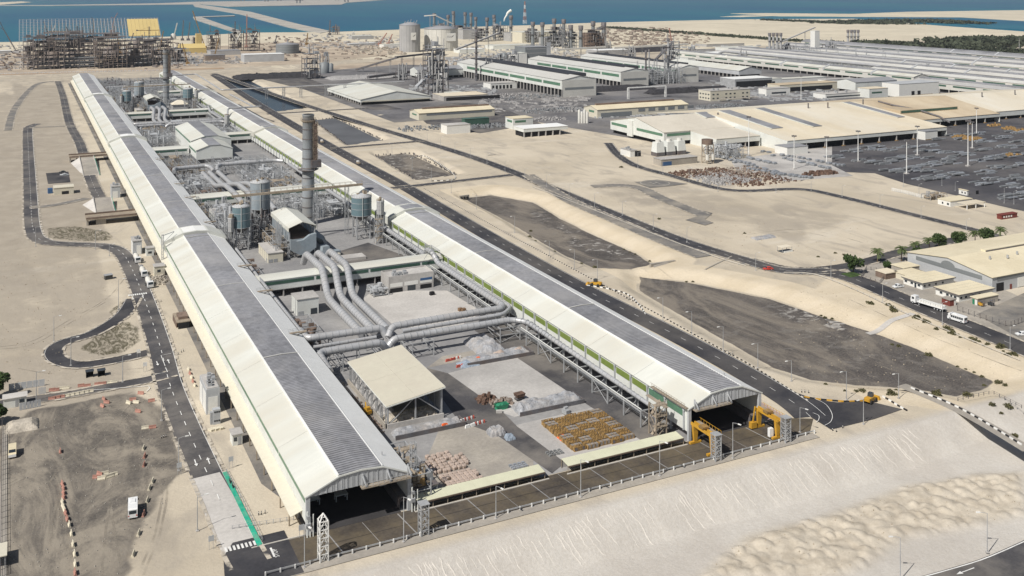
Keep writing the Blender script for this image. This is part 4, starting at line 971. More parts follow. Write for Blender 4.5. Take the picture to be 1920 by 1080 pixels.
def stair_tower(x, y, z, w_, lab, m_=None, d=None):
    t = thing('stair_tower', lab, 'stair tower', (x, y, 0)); m_ = m_ or M['steel']; d = d or w_
    for a in (-1, 1):
        for b_ in (-1, 1): obj('leg', MB().box(x+a*w_/2-.14,x+a*w_/2+.14,y+b_*d/2-.14,y+b_*d/2+.14,0,z), m_, t)
    n_ = max(2, round(z/3.2))
    for k in range(1, n_+1):
        zz = z*k/n_; l_ = obj('landing', MB().box(x-w_/2-.3,x+w_/2+.3,y-d/2-.3,y-d/2+d*.45,zz-.12,zz), M['steel_b'], t)
        rl = MB()
        for u in (0,.25,.5,.75,1): rl.beam((x-w_/2+u*w_,y-d/2-.3,zz),(x-w_/2+u*w_,y-d/2-.3,zz+1.1),.07)
        rl.beam((x-w_/2-.3,y-d/2-.3,zz+1.1),(x+w_/2+.3,y-d/2-.3,zz+1.1),.08)
        obj('hand_rail', rl, M['steel_b'], l_)
        a, b_ = (x-w_/2+.3, x+w_/2-.3) if k % 2 else (x+w_/2-.3, x-w_/2+.3)
        obj('flight', MB().beam((a,y+d*.25,z*(k-1)/n_),(b_,y+d*.25,zz),.9,.2), M['steel_b'], t)
    br = MB()
    for k in range(n_):
        a, b_ = z*k/n_, z*(k+1)/n_
        br.beam((x-w_/2,y-d/2,a),(x+w_/2,y-d/2,b_),.14).beam((x-w_/2,y+d/2,b_),(x+w_/2,y+d/2,a),.14).beam((x-w_/2,y-d/2,a),(x-w_/2,y+d/2,b_),.14)
    obj('brace', br, m_, t); return t
S_(stair_tower(161.5, 481, 12.5, 3.4, 'steel stair tower in front of the teal silo near the right hall'))

# chimney
def chimney(x, y, h, r, lab, scaffold=True):
    t = thing('chimney', lab, 'chimney', (x, y, 0), 'tall banded chimneys of the treatment plants')
    obj('shaft', MB().lathe(x, y, [(r*1.04,0),(r,h*.5),(r*.93,h-1.2),(r*1.0,h-1.0),(r*1.0,h)], 32), M['stack'], t)
    obj('flue_mouth', MB().cyl(x, y, h, h+.03, r*.86, n=28), M['dark'], t)
    zz = 4
    while zz < h-3:
        obj('shaft_band', MB().cyl(x, y, zz, zz+.5, r*(1.04-.1*zz/h)+.14, n=32), M['steel_d'], t); zz += 5.3
    for zz, k in ((h*.50, 1.7), (h-3.2, 1.25)):
        p = obj('platform', MB().lathe(x, y, [(r*.9,zz-1.3),(r*k,zz-.15),(r*k,zz),(r*.9,zz)], 24), M['steel_d'] if k > 1.5 else M['steel_b'], t)
        rl = MB()
        for j in range(16):
            a, b_ = j*math.pi/8, (j+1)*math.pi/8
            rl.beam((x+r*k*math.cos(a),y+r*k*math.sin(a),zz),(x+r*k*math.cos(a),y+r*k*math.sin(a),zz+1.2),.08).beam((x+r*k*math.cos(a),y+r*k*math.sin(a),zz+1.2),(x+r*k*math.cos(b_),y+r*k*math.sin(b_),zz+1.2),.08)
        obj('hand_rail', rl, M['steel_b'], p)
    if scaffold:
        s = MB().lattice(x+r*.95, y-r*.75, h*.52, h-4, 2.6, 2.2, 3.0, .16)
        obj('scaffold', s, M['steel_b'], t); obj('scaffold_sheet', MB().box(x+r*.55,x+r*1.25,y-r*1.06,y-r*.98,h*.56,h*.92).box(x+r*.86,x+r*.95,y-r*.9,y,h*.54,h*.95), M['rust2'], t)
        for k in range(1, 7): obj('scaffold_deck', MB().box(x+r*.95-1.4,x+r*.95+1.4,y-r*.75-1.2,y-r*.75+1.2,h*.52+(h*.44)*k/7,h*.52+(h*.44)*k/7+.15), M['rust2'], t)
        obj('scaffold_hoist', MB().box(x+r*.2,x+r*1.9,y-r*1.3,y-r*.5,h*.52,h*.52+4), M['steel_d'], t)
    return t
S_(chimney(140.2, 537, 60, 3.25, 'tall grey blue banded chimney with scaffold in mid yard'))

# filter house
def filter_house():
    x0, x1, y0, y1 = 114.4, 126.8, 473, 510
    t = thing('filter_house', 'open ended filter house with cream gable canopy over blue grey hoppers', 'filter house', (x0, y0, 0)); xm = (x0+x1)/2
    for s in (-1, 1):
        xe = x0-.5 if s < 0 else x1+.5
        p = [(xe,y0-.6,14.6),(xm,y0-.6,17.0),(xm,y1+.5,17.0),(xe,y1+.5,14.6)]
        obj('canopy_roof', MB().slab(p[::-1] if s > 0 else p, .2), M['roof_w'], t)
        obj('canopy_side', MB().box(xe-.06,xe+.06,y0-.6,y1+.5,12.6,14.55), M['roof_w'], t)
    obj('canopy_end', MB().exty([(x0,11),(x1,11),(x1,14.4),(xm,16.8),(x0,14.4)], y1, y1+.15), M['wall_w'], t)
    n_ = 7; L_ = (y1-y0-1)/n_
    for k in range(n_):
        a = y0+.5+k*L_
        obj('filter_panel', MB().box(x0-.05,x0+.15,a+.08,a+L_-.08,7.8,12.4), M['blue'], t)
        obj('hopper', MB().add([(x0+.2,a,7.7),(x1-.2,a,7.7),(x1-.2,a+L_-.3,7.7),(x0+.2,a+L_-.3,7.7),(xm-.5,a+L_/2-.5,3.4),(xm+.5,a+L_/2-.5,3.4),(xm+.5,a+L_/2+.5,3.4),(xm-.5,a+L_/2+.5,3.4)],
            [(0,4,5,1),(1,5,6,2),(2,6,7,3),(3,7,4,0),(4,7,6,5)]), M['blue'], t)
        for xx in (x0+.1, x1-.1): obj('leg', MB().box(xx-.25,xx+.25,a-.25,a+.25,0,12.5 if xx < xm else 14.4), M['steel'], t)
    obj('filter_deck', MB().box(x0,x1,y0,y1,7.7,7.9).box(x0+.2,x1-.2,y0+1.5,y1,7.95,9.2), M['rust2'], t)
    hd = MB().extx([(y0-.2,8.8),(y0-.2,5.5),(y0+.3,5.5),(y0+.3,8.8)], x0, x1)
    hd.exty([(x0,9.4),(x0,4.4),(xm-1.6,1.6),(xm+1.6,1.6),(x1,4.4),(x1,11.2),(xm+3,10.6),(xm,8.6),(xm-3,8.2)][::-1], y0-2.4, y0-.25)
    obj('inlet_hood', hd, M['blue'], t)
    br = MB()
    for k in range(n_-1):
        a = y0+.5+k*L_
        br.beam((x0+.1,a,.3),(x0+.1,a+L_,6.5),.16).beam((x0+.1,a+L_,.3),(x0+.1,a,6.5),.16).beam((x0-.1,a,5.0),(x0-.1,a+L_,5.0),.2)
    for a in (y0, y0+L_*3, y1-1): br.beam((x0,a,.3),(x1,a,6),.16).beam((x1,a,.3),(x0,a,6),.16)
    obj('brace', br, M['steel'], t)
    for k in range(3): obj('fan_duct', MB().tube(rounded([(x1+.2,y0+5+k*9,8.5),(x1+4.2,y0+4+k*9,7.2),(x1+7,y0+6+k*9,1.6)],2.5), [1.9,1.9,1.8,1.8,1.7,1.7,1.6,1.5,1.4,1.4][:10], 4), M['blue'], t)
    obj('fan_casing', MB().obox(x1+8.5,y0-4,0,2.4,5,3.6,.1).obox(x1+4,y0-1,0,4.6,5,7,.2,.7), M['blue'], t)
    return t
S_(filter_house())
# brown pipe clutter at the filter house foot
def pipe_tangle(x0, x1, y0, y1, z, n_, lab, m_='steel_b', seed=1, name='pipe_rack'):
    r_ = random.Random(seed); t = thing(name, lab, 'pipe rack', ((x0+x1)/2, (y0+y1)/2, 0)); fr = MB(); ps = MB()
    nx_, ny_ = max(1, round((x1-x0)/5)), max(1, round((y1-y0)/5)); lv = max(1, round(z/3.4))
    for i in range(nx_+1):
        for j in range(ny_+1):
            x, y = x0+(x1-x0)*i/nx_, y0+(y1-y0)*j/ny_; fr.beam((x,y,0),(x,y,z*r_.uniform(.75,1)),.26)
    for k in range(1, lv+1):
        zz = z*.95*k/lv
        for j in range(ny_+1): fr.beam((x0,y0+(y1-y0)*j/ny_,zz),(x1,y0+(y1-y0)*j/ny_,zz),.2)
        for i in range(nx_+1): fr.beam((x0+(x1-x0)*i/nx_,y0,zz),(x0+(x1-x0)*i/nx_,y1,zz),.2)
        ps.box(*(lambda a, b_: (a, a+(x1-x0)*.25, b_, b_+(y1-y0)*.2))(x0+r_.random()*(x1-x0)*.7, y0+r_.random()*(y1-y0)*.75), zz+.12, zz+.22)
    for k in range(n_//5):
        x, y = r_.uniform(x0+.8,x1-.8), r_.uniform(y0+.8,y1-.8); q = r_.random()
        if q < .5: ps.cyl(x,y,0,z*r_.uniform(.5,1.35),r_.uniform(.3,1.1),n=8)
        elif q < .8: ps.obox(x,y,0,z*r_.uniform(.2,.7),r_.uniform(1,3),r_.uniform(1,3.5),0)
        else: fr.lattice(x,y,0,z*r_.uniform(1.1,1.7),1.3,None,2.5,.14)
    for k in range(n_):
        x, y, zz = r_.uniform(x0,x1), r_.uniform(y0,y1), r_.uniform(.5,z); a = [(x,y,zz)]
        for q in range(r_.randint(1,3)):
            d = r_.choice('xyz'); l_ = r_.uniform(-1,1)
            x, y, zz = (min(max(x+l_*6,x0),x1), y, zz) if d == 'x' else (x, min(max(y+l_*6,y0),y1), zz) if d == 'y' else (x, y, min(max(zz+l_*5,.3),z))
            if (Vector(a[-1])-Vector((x,y,zz))).length > .6: a.append((x,y,zz))
        for p, q in zip(a, a[1:]): ps.tube([p,q], r_.choice((.12,.18,.28,.4)), 6)
        if r_.random() < .4: ps.obox(x, y, max(zz-.6,0), zz+.8, r_.uniform(.6,2), r_.uniform(.6,2), 0)
    obj('frame', fr, M['steel'], t); obj('pipework', ps, M[m_], t)['kind'] = 'stuff'; return t
S_(pipe_tangle(107.5, 113.5, 472, 512, 9, 60, 'brown pipework standing left of the filter house', seed=3))
S_(pipe_tangle(104, 118, 512, 532, 12, 70, 'dark pipework under the tall blue grey silo', 'steel_d', seed=4))
S_(pipe_tangle(127, 150, 548, 575, 10, 60, 'pipe rack cluster behind the tall chimney', 'wall_g', seed=5))
S_(pipe_tangle(90, 104, 505, 545, 11, 60, 'pipe rack cluster left of the tall blue grey silo', 'wall_g', seed=6))
S_(pipe_tangle(89, 94, 428, 462, 5, 30, 'rusty railings and pipes beside the left hall eave', 'rust2', seed=7))
S_(pipe_tangle(90, 97, 353, 372, 6, 24, 'rusty scaffold by the white box building', 'rust2', seed=8))
# conveyor bridge in front of the chimney
def conveyor(p, q, w_, lab, legs=3, h=1.0, rail=True, m_='steel_b', name='conveyor_bridge'):
    t = thing(name, lab, 'conveyor', (p[0], p[1], 0)); P, Q = Vector(p), Vector(q)
    obj('deck', MB().beam(p, q, w_, h), M[m_], t); d = Q-P; nn = Vector((-d.y, d.x, 0)).normalized()
    if rail:
        rl = MB(); n_ = max(2, int(d.length/3))
        for s in (-1, 1):
            for k in range(n_+1):
                a = P + d*k/n_ + nn*s*w_/2 + Vector((0,0,h/2)); rl.beam(a, a+Vector((0,0,1.3)), .1)
            rl.beam(P+nn*s*w_/2+Vector((0,0,h/2+1.3)), Q+nn*s*w_/2+Vector((0,0,h/2+1.3)), .1)
        obj('hand_rail', rl, M[m_], t)
    for k in range(legs):
        a = P + d*(k+.5)/legs
        obj('support', MB().lattice(a.x, a.y, 0, a.z-h/2, 1.8, 1.8, 4, .18), M['steel'], t)
    return t
S_(conveyor((94,508,24.8),(161,506,25.4),1.8,'long conveyor bridge passing in front of the tall chimney', 4))
# small buildings of the yard
def block(x0, x1, y0, y1, z, lab, wall='wall_w', roof='roof_gr', name='plant_building', cat='building', parts=None, over=.25, z0=0.0):
    t = thing(name, lab, cat, (x0, y0, z0))
    obj('wall', MB().box(x0,x1,y0,y1,z0,z), M[wall], t)
    rf = obj('roof', MB().box(x0-over,x1+over,y0-over,y1+over,z+.002,z+.28), M[roof], t)
    for kind, *a in (parts or []):
        if kind == 'acs':
            n_, sz = a; 
            for k in range(n_): 
                u = x0 + (x1-x0)*(.15 + .7*rnd.random()); v_ = y0 + (y1-y0)*(.15+.7*rnd.random())
                obj('roof_unit', MB().box(u-sz/2,u+sz/2,v_-sz/2,v_+sz/2,z+.29,z+.3+sz*.9), M['ac'], t)
        else:
            side, u0, u1, a0, a1, mm = a                      # side f (front) or l (left); u along it, a heights
            if side == 'f': obj(kind, MB().box(x0+u0,x0+u1,y0-.07,y0-.003,a0,a1), M[mm], t)
            else: obj(kind, MB().box(x0-.07,x0-.003,y0+u0,y0+u1,a0,a1), M[mm], t)
    return t
S_(block(103.4,110.4,469,490,4.4,'small cream building with flat roof in front of the filter house','cream','concrete',parts=[('air_unit','f',.2,2.2,.2,1.7,'ac'),('air_unit','f',2.6,4.4,.2,1.7,'ac'),('air_unit','l',2,4,.2,1.7,'ac')]+[('wall_joint','l',4+k*4,4.15+k*4,0,4.2,'ac') for k in range(4)]))
block(97,105.6,388.5,397.5,6.4,'white box building beside the left hall below the big ducts','wall_w','concrete',parts=[('door_panel','f',5.4,8,.1,2.4,'glass'),('air_unit','f',.4,2.6,.1,1.8,'ac'),('ladder','l',2,2.6,.2,6.4,'steel')])
t = block(139,159.3,400.4,410.6,6.2,'flat grey control building with white blinds beside the right hall','concrete','concrete',over=-.4,parts=[('blind_window','f',.6,6.2,2.4,4.0,'white'),('blind_window','f',7.0,13.2,2.4,4.0,'white'),('blind_window','f',14.2,19.6,2.5,3.5,'white'),('blue_window','f',14.2,19.6,3.6,4.6,'bluep'),('open_base','f',.6,6.2,.0,1.9,'dark'),('glass_door','f',8.4,12,.0,2.2,'glass'),('open_base','f',14.2,19.4,0,1.9,'dark'),('acs',6,1.4)])
obj('parapet', MB().box(139,159.3,400.4,400.7,6.21,7.0).box(139,159.3,410.3,410.6,6.21,7.0).box(139,139.3,400.7,410.3,6.21,7.0).box(159,159.3,400.7,410.3,6.21,7.0), M['concrete'], t)
pipe_tangle(131.5, 138, 398, 407, 3, 26, 'grey valve rack left of the flat control building', 'wall_g', seed=11)
block(128,147,456,463,1.0,'low concrete plinth with cable pits behind the near corridor','concrete_l','concrete',name='cable_plinth',cat='plinth',over=0)
t = thing('fan_unit', 'cream motor units beside the blue hood in mid yard', 'machine', (131,462,0))
for k in range(4): obj('motor_box', MB().obox(130+1.9*k, 463+1.3*(k%2), 0, 1.7+.4*(k%2), 1.6, 1.8, .1), M['cream'], t)
S_(pipe_tangle(120, 138, 428, 440, 2.2, 30, 'low pipe run behind the near corridor between duct and chimney', 'wall_g', seed=12))
# the far treatment plant repeats the near one
FAR = {}
for o in SET:
    l_ = o['label']
    for a, b_ in (('near corridor', 'far corridor'), ('nearer', 'inner'), ('farther', 'outer')): l_ = l_.replace(a, b_)
    r_ = dup(o, o.location + Vector((0, 600, 0)), 0, 'far off copy up the yard: ' + l_)
    words = ('distant ' + l_ + ' at the far chimney').split()
    r_['label'] = ' '.join(words[:16])
t = thing('pyramid_roof_building', 'square building with low pyramid roof right of the far chimney', 'building', (142,1098,0))
obj('wall', MB().box(142,158,1098,1112,0,5), M['silo'], t); obj('roof', MB().add([(141,1097,5),(159,1097,5),(159,1113,5),(141,1113,5),(148,1104,9),(152,1104,9),(152,1106,9),(148,1106,9)],[(0,1,5,4),(1,2,6,5),(2,3,7,6),(3,0,4,7),(4,5,6,7),(3,2,1,0)]), M['roof_tan'], t)
duct([(158,890,7),(168,930,9),(172,950,16),(204,951,16),(203,985,12),(203,1110,12)], .75, 'overhead pipe leaping the right hall behind the twin gabled building', 4, 6, joined=True, name='overhead_pipe', cat='pipe')
duct([(159,1246,8),(170,1330,16),(202,1337,16),(201,1150,13),(236,1150,13),(420,1152,13)], .75, 'overhead pipe crossing the far basin from the right hall', 4, 7, joined=True, name='overhead_pipe', cat='pipe')
for k, x in enumerate((252, 272, 292, 322, 345)):
    one('pipe_tower', MB().lattice(x,1152,0,12,2.5,2.5,3,.25), M['steel'], '%s lattice tower from the right hall under the overhead pipe at the far basin' % nth(k+1), 'lattice tower', 'towers under the overhead pipe')
pipe_tangle(90, 168, 1270, 1300, 8, 160, 'wide pipe rack at the far end between both halls', 'wall_g', seed=21)
pipe_tangle(120, 168, 1330, 1420, 7, 90, 'switch gear frames at the far end of the yard', 'steel_d', seed=22)
pipe_tangle(88, 118, 1330, 1440, 7, 90, 'switch gear frames near the far end of the left hall', 'steel_d', seed=23)
pipe_tangle(118, 160, 700, 740, 6, 60, 'pipe rack in front of the twin gabled building', 'wall_g', seed=24)
pipe_tangle(144, 166, 856, 905, 7, 60, 'pipe rack right of the twin gabled building', 'wall_g', seed=25)
pipe_tangle(89, 112, 846, 900, 8, 80, 'pipe rack left of the twin gabled building', 'wall_g', seed=26)
pipe_tangle(96, 110, 612, 640, 6, 30, 'rusty pipe rack behind the short left corridor', 'rust2', seed=27)
silo(163, 905, 2.2, 5, 15, 'slim grey bin beside the right hall behind the twin gables', M['silo'], dome=.6, hop=2)

for k in range(14):
    y = 560+k*64
    if 770 < y < 850: continue
    pipe_tangle(87.2, 91.5, y, y+40, 6.5, 36, 'pipe bracket run along the right eave of the left hall, %s from the front' % nth(k+1), ('steel_b','wall_g','rust2')[k % 3], seed=400+k)
for k, (x0, x1, y0, y1, z, mm, l_) in enumerate(((94,106,546,590,7,'wall_g','grey pipe rack behind the small teal silo'),(142,166,545,590,6,'wall_g','grey pipe rack right of the tall chimney'),(92,108,645,690,5,'wall_g','pipe rack left of the rear three ducts'),(128,160,612,650,5,'steel_b','brown pipe rack right of the rear three ducts'),(130,160,650,690,7,'wall_g','tall pipe rack before the twin gables'),(92,112,700,770,6,'steel_b','brown pipe rack before the white mid corridor'),(120,160,905,960,7,'wall_g','pipe rack behind the wider gabled building'),(92,112,905,935,6,'steel_b','brown pipe rack behind the mid corridor'),(140,166,1120,1160,8,'wall_g','pipe rack right of the far chimney'),(92,135,1150,1200,9,'wall_g','pipe rack behind the far filter house'),(92,140,1215,1265,7,'steel_d','dark pipe rack before the far end'))): pipe_tangle(x0,x1,y0,y1,z,70,l_,mm,seed=440+k)
for k, (x0,x1,y0,y1,z,l_) in enumerate(((128,138,575,590,4,'low white pump room behind the tall chimney'),(150,160,612,625,4.5,'white switch room below the conveyor end'),(94,104,560,575,5,'cream switch room behind the small teal silo'),(142,152,860,880,5,'white switch room right of the wider gabled building'),(122,136,936,950,5,'white switch room before the far ducts'))): block(x0,x1,y0,y1,z,l_,'wall_w','concrete',parts=[('door','f',1,2.4,.1,2.3,'ac'),('acs',3,1.2)])
# ================================================================ YARD CONTENTS, FRONT APRON
def heap(x0, x1, y0, y1, h, m_, seed=1, nx=26, ny=14, rag=.35, mb=None, flat=.0):
    mb = mb or MB(); s = _g.rand()*0 + seed*7.3; v = []
    u, q = np.meshgrid(np.linspace(0,1,nx), np.linspace(0,1,ny))
    e = np.minimum(1, 4.2*np.minimum(np.minimum(u,1-u)*(x1-x0)/min(x1-x0,y1-y0), np.minimum(q,1-q)*(y1-y0)/min(x1-x0,y1-y0)))
    z = h*e**.7*(1-rag + 2*rag*(fbm(u*(x1-x0)*.45+s, q*(y1-y0)*.45+s, 4))) + .02
    X_ = x0+(x1-x0)*u + .5*(fbm(q*6+s, u*6)-.5); Y_ = y0+(y1-y0)*q + .5*(fbm(u*6+s+5, q*6)-.5)
    v = list(zip(X_.ravel(), Y_.ravel(), z.ravel()))
    f = [(j*nx+i, j*nx+i+1, (j+1)*nx+i+1, (j+1)*nx+i) for j in range(ny-1) for i in range(nx-1)]
    return mb.add([tuple(map(float, p)) for p in v], f, False)
def rubble(x0, x1, y0, y1, h, n_, seed, mb=None, s0=.3, s1=1.2):
    r_ = random.Random(seed); mb = mb or MB()
    for k in range(n_):
        u, q = r_.random(), r_.random(); e = min(1, 4*min(u,1-u), 4*min(q,1-q)); s = r_.uniform(s0,s1)
        z = h*e*r_.random(); mb.obox(x0+(x1-x0)*u, y0+(y1-y0)*q, z-.1, z+s*r_.uniform(.4,.9), s, s*r_.uniform(.4,1.3), r_.random()*3, r_.uniform(.5,1))
    return mb
# shed
t = thing('open_shed', 'open shed with tan mono pitch roof over scrap piles in the near yard', 'shed', (96,278,0))
zr = lambda x: 7.0 + 2.6*(x-95.6)/18.6
for k in range(2):
    for j in range(2):
        a, b_ = 95.6+9.3*k, 95.6+9.3*(k+1)-.05; c_, d = 277.4+19.4*j, 277.4+19.4*(j+1)-.05
        obj('roof_sheet', MB().slab([(a,c_,zr(a)),(b_,c_,zr(b_)),(b_,d,zr(b_)),(a,d,zr(a))], .22), mat('shed_roof_sheet%d' % (k*2+j), (.55,.525,.43), .6, .05, .06, .6, .04, stain=(.50,.455,.38), stain_amt=.5, stain_scale=.05) if k+j == 0 else bpy.data.materials['shed_roof_sheet0'], t)
obj('eave_trim', MB().box(95.5,95.62,277.4,316.2,6.55,6.85).box(114.2,114.3,277.4,316.2,9.2,9.5).exty([(95.6,6.5),(114.2,9.1),(114.2,9.35),(95.6,6.8)],277.25,277.4), M['wall_w'], t)
for x in (96.4, 105, 113.4): obj('post', MB().box(x-.2,x+.2,278.2,278.6,0,zr(x)-.3), M['steel'], t)
obj('brace', MB().beam((97,278.4,1.2),(104.6,278.4,zr(104)-.6),.25).beam((105.4,278.4,zr(105)-.6),(113.2,278.4,1.8),.25), M['steel'], t)
for k in range(9):
    y = 279.5+k*4.5; obj('post', MB().lattice(96.3,y,0,6.6,.55,.55,1.1,.10), M['steel'], t); obj('post', MB().box(113.2,113.6,y-.2,y+.2,0,9.0), M['steel'], t)
obj('low_wall', MB().box(96.0,113.8,277.6,277.95,0,1.5), M['concrete_l'], t); obj('low_wall', MB().box(95.3,95.7,278.2,315.5,0,1.6), M['concrete_tan'], t)
obj('back_sheet', MB().box(113.7,113.85,281,316,1.5,8.6), M['wall_g'], t)
tag(obj('scrap_pile', rubble(97,113,279,285,1.6,260,3,heap(97,113,279,287,1.6,None,3)), M['rock']), 'pale rubble pile just inside the front wall of the tan shed', 'scrap pile')
tag(obj('scrap_pile', rubble(96.2,101,286,315,3.2,260,4,heap(96,102,286,315,3.0,None,4)), M['scrap']), 'white grey scrap pile along the left posts inside the tan shed', 'scrap pile')
tag(obj('scrap_pile', rubble(88.5,94,308,328,1.2,220,5), M['scrap']), 'pale scrap strewn between left hall and the tan shed back corner', 'scrap pile')
tag(obj('scrap_pile', rubble(91.5,94.8,276,306,.7,170,6,None,.3,.9), M['scrap_m']), 'brown litter strip between left hall eave and the tan shed', 'scrap pile')
def tarp(x0, x1, y0, y1, h, lab, m_='tarp', seed=1, wall=True, patch=None, cat='covered pile'):
    t = thing('tarp_pile', lab, cat, (x0, y0, 0))
    if wall: obj('kerb_wall', MB().box(x0-.2,x1+.2,y0-.35,y0,0,1.25).box(x1,x1+.3,y0,y1,0,1.1), M['steel_d'], t)
    obj('tarpaulin', heap(x0, x1, y0-.2, y1, h, None, seed, 40, 18, .45), M[m_], t)
    for (px_, py_, w_, mm) in (patch or []):
        u, q = px_, py_; hh = heap(x0+(x1-x0)*u, x0+(x1-x0)*u+w_, y0+(y1-y0)*q, y0+(y1-y0)*q+w_*.7, h*1.12, None, seed+2, 8, 8)
        obj('tarp_patch', hh, M[mm], t)
    return t
tarp(96, 117.5, 270.2, 275.2, 1.5, 'long grey tarpaulin pile in front of the tan shed with an orange patch', seed=2, patch=[(.66,.05,2.4,'orange')])
tarp(136.5, 161.5, 311.5, 318.5, 1.6, 'long grey and pink tarpaulin pile below the right hall trestle', seed=3, patch=[(.15,.2,2.0,'orange'),(.45,.3,4.5,'bag'),(.75,.3,4,'bag')])
tarp(144, 154, 316, 334, 3.0, 'tall grey tarpaulin mound behind the long pink flecked pile', seed=4, wall=False)
tarp(134, 141, 311, 316, 1.0, 'pale blue tarpaulin at the left tip of the pink flecked pile', 'tarp_b', seed=5, wall=False)
tarp(135, 157, 268.5, 275.5, 2.3, 'long grey tarpaulin pile beside the yellow frames', seed=6)
tarp(121, 126, 259.5, 263.5, 2.0, 'grey sheeted stack alone on the tan pad', seed=7, wall=False)
tarp(124.2, 127, 255.5, 258, 1.2, 'small blue grey sheeted stack right of the grey sheeted one', 'tarp_b', seed=8, wall=False)
tarp(138, 140.4, 247.5, 251.5, .9, 'small bright orange red tarpaulin left of the yellow frames', 'orange', seed=9, wall=False)
# water barriers
def barrier_set(px, lab, red, white):
    x, y = at(*px); t = thing('water_barrier', lab, 'barrier', (x, y, 0))
    for k in range(2):
        obj('block', MB().obox(x-.9+1.8*k, y+.25*k, .02, .9, 1.7, .5, .15, .8), M['red'] if k < red else M['paint_w'], t)
    w_ = MB()
    for k in range(white): w_.obox(x+1.2+.75*k, y+.4+.12*k, .02, .95, .42, .45, .15, .7)
    for k in range(white): obj('stripe_block', MB().obox(x+1.2+.75*k, y+.4+.12*k, .02, .95, .42, .45, .15, .7), M['paint_w'] if k % 2 == 0 else M['red'], t)
for p, l_, r_, w_ in (((844,677),'red and white barrier at the left tip of the pink flecked pile',2,5),((864,688),'red barrier in front of the pink flecked pile',2,2),((862,793),'striped barrier behind the orange patched tarpaulin',0,6),((882,801),'striped barrier right of the orange patched tarpaulin',0,6)): barrier_set(p, l_, r_, w_)
# scrap heap, skip, cart
t = thing('scrap_heap', 'brown and green scrap heap in the middle of the near yard', 'scrap heap', (130,283,0))
x, y = at(915,752); x2, y2 = at(938,758)
obj('rusty_scrap', rubble(x-3.2,x+2.6,y-2,y+3,1.6,80,11), M['rust'], t); obj('dark_scrap', rubble(x2-3,x2+4,y2-2,y2+2.5,1.3,80,12), M['scrap_m'], t)
x, y = at(940,766); t = thing('skip', 'dark green skip at the near edge of the scrap heap', 'skip', (x,y,0))
obj('skip_body', MB().add([(x-1.6,y-1,.1),(x+1.6,y-1,.1),(x+1.6,y+1,.1),(x-1.6,y+1,.1),(x-2.1,y-1.2,1.5),(x+2.1,y-1.2,1.5),(x+2.1,y+1.2,1.5),(x-2.1,y+1.2,1.5)],[(3,2,1,0),(0,1,5,4),(1,2,6,5),(2,3,7,6),(3,0,4,7)]), M['greenp'], t)
obj('skip_load', heap(x-1.9,x+1.9,y-1.05,y+1.05,1.7,None,3,10,8), M['greenp'], t)
x, y = at(974,750); t = thing('tipping_cart', 'orange tipping cart beside the scrap heap', 'cart', (x,y,0))
obj('tub', MB().obox(x,y,1.2,2.2,2.6,2.0,.1,1.2), M['rust'], t); obj('chassis', MB().obox(x,y,.5,.9,2.8,1.6,.1), M['steel_d'], t)
for a in (-1, 1):
    for b_ in (-.7, .7): obj('wheel', MB().tube([(x+a,y+b_-.15,.42),(x+a,y+b_+.15,.42)], .42, 12), M['tyre'], t)
one('concrete_block', MB().obox(*at(936,774),0,.8,1.8,.9,-.3), M['concrete_l'], 'pale concrete block lying below the green skip', 'block')
for px, l_ in (((863,583),'left brown crate by the header ducts'),((869,583.5),'right brown crate by the header ducts')): one('crate', MB().obox(*at(*px),0,1.2,1.6,1.4,.1), M['brown'], l_, 'crate', 'crates by the header ducts')
one('dark_bin', MB().obox(*at(810,553),0,1.4,2,1.5,.1,.9), M['dark'], 'black bin alone on the pale pad', 'bin')
# yellow frames, five columns by twelve rows
M['frame_fill'] = mat('brown_grey_filled_frame', (.25,.225,.20), .8, .25, .3, 2, .2)
def frame_proto(filled):
    t = thing('pallet_frame', 'x', 'steel frame', (0,0,0))
    obj('base', MB().box(-1.9,1.9,-.62,.62,0,.18), M['yellow2'], t)
    for a in (-1.75, -.6, .6, 1.75): obj('upright', MB().box(a-.11,a+.11,-.6,.6,.18,1.15), M['yellow2'], t)
    if filled: obj('infill', MB().box(-1.62,-.73,-.5,.5,.19,1.2).box(-.47,.47,-.5,.5,.19,1.25).box(.73,1.62,-.5,.5,.19,1.2), M['frame_fill'], t)
    else:
        obj('dark_core', MB().box(-1.7,1.7,-.55,.55,.19,.7), M['steel_d'], t)
        for a in (-1.18, 0, 1.18): obj('roller', MB().tube([(a,-.62,.62),(a,.62,.62)], .40, 10), M['steel_d'] if a else M['yellow2'], t)
        obj('top_rail', MB().box(-1.9,1.9,-.62,-.50,1.16,1.3).box(-1.9,1.9,.50,.62,1.16,1.3), M['yellow2'], t)
        for a in (-1.3,-.3,.5,1.4): obj('knob', MB().obox(a,0,1.0,1.5,.45,.5,0,.6), M['yellow2'], t)
    return t
stf = [Stamp(frame_proto(False), 'rows of yellow frames'), Stamp(frame_proto(True), 'rows of yellow frames')]
grey = {(0,1),(0,4),(0,5),(1,0),(1,7),(2,0),(2,8),(2,5),(3,2),(3,9),(4,3),(4,6),(0,10),(1,3)}
for c_ in range(5):
    for r_ in range(13):
        f = (c_, r_) in grey or rnd.random() < .22
        stf[f].place((139.9+c_*4.05+rnd.uniform(-.12,.12), 241.2+r_*1.55+rnd.uniform(-.1,.1)+(.0 if c_ % 2 else .5)), 0,
            '%s yellow pallet frame, %s column from the left, %s row from the front' % ('grey filled' if f else 'rusty', nth(c_+1), nth(r_+1)))
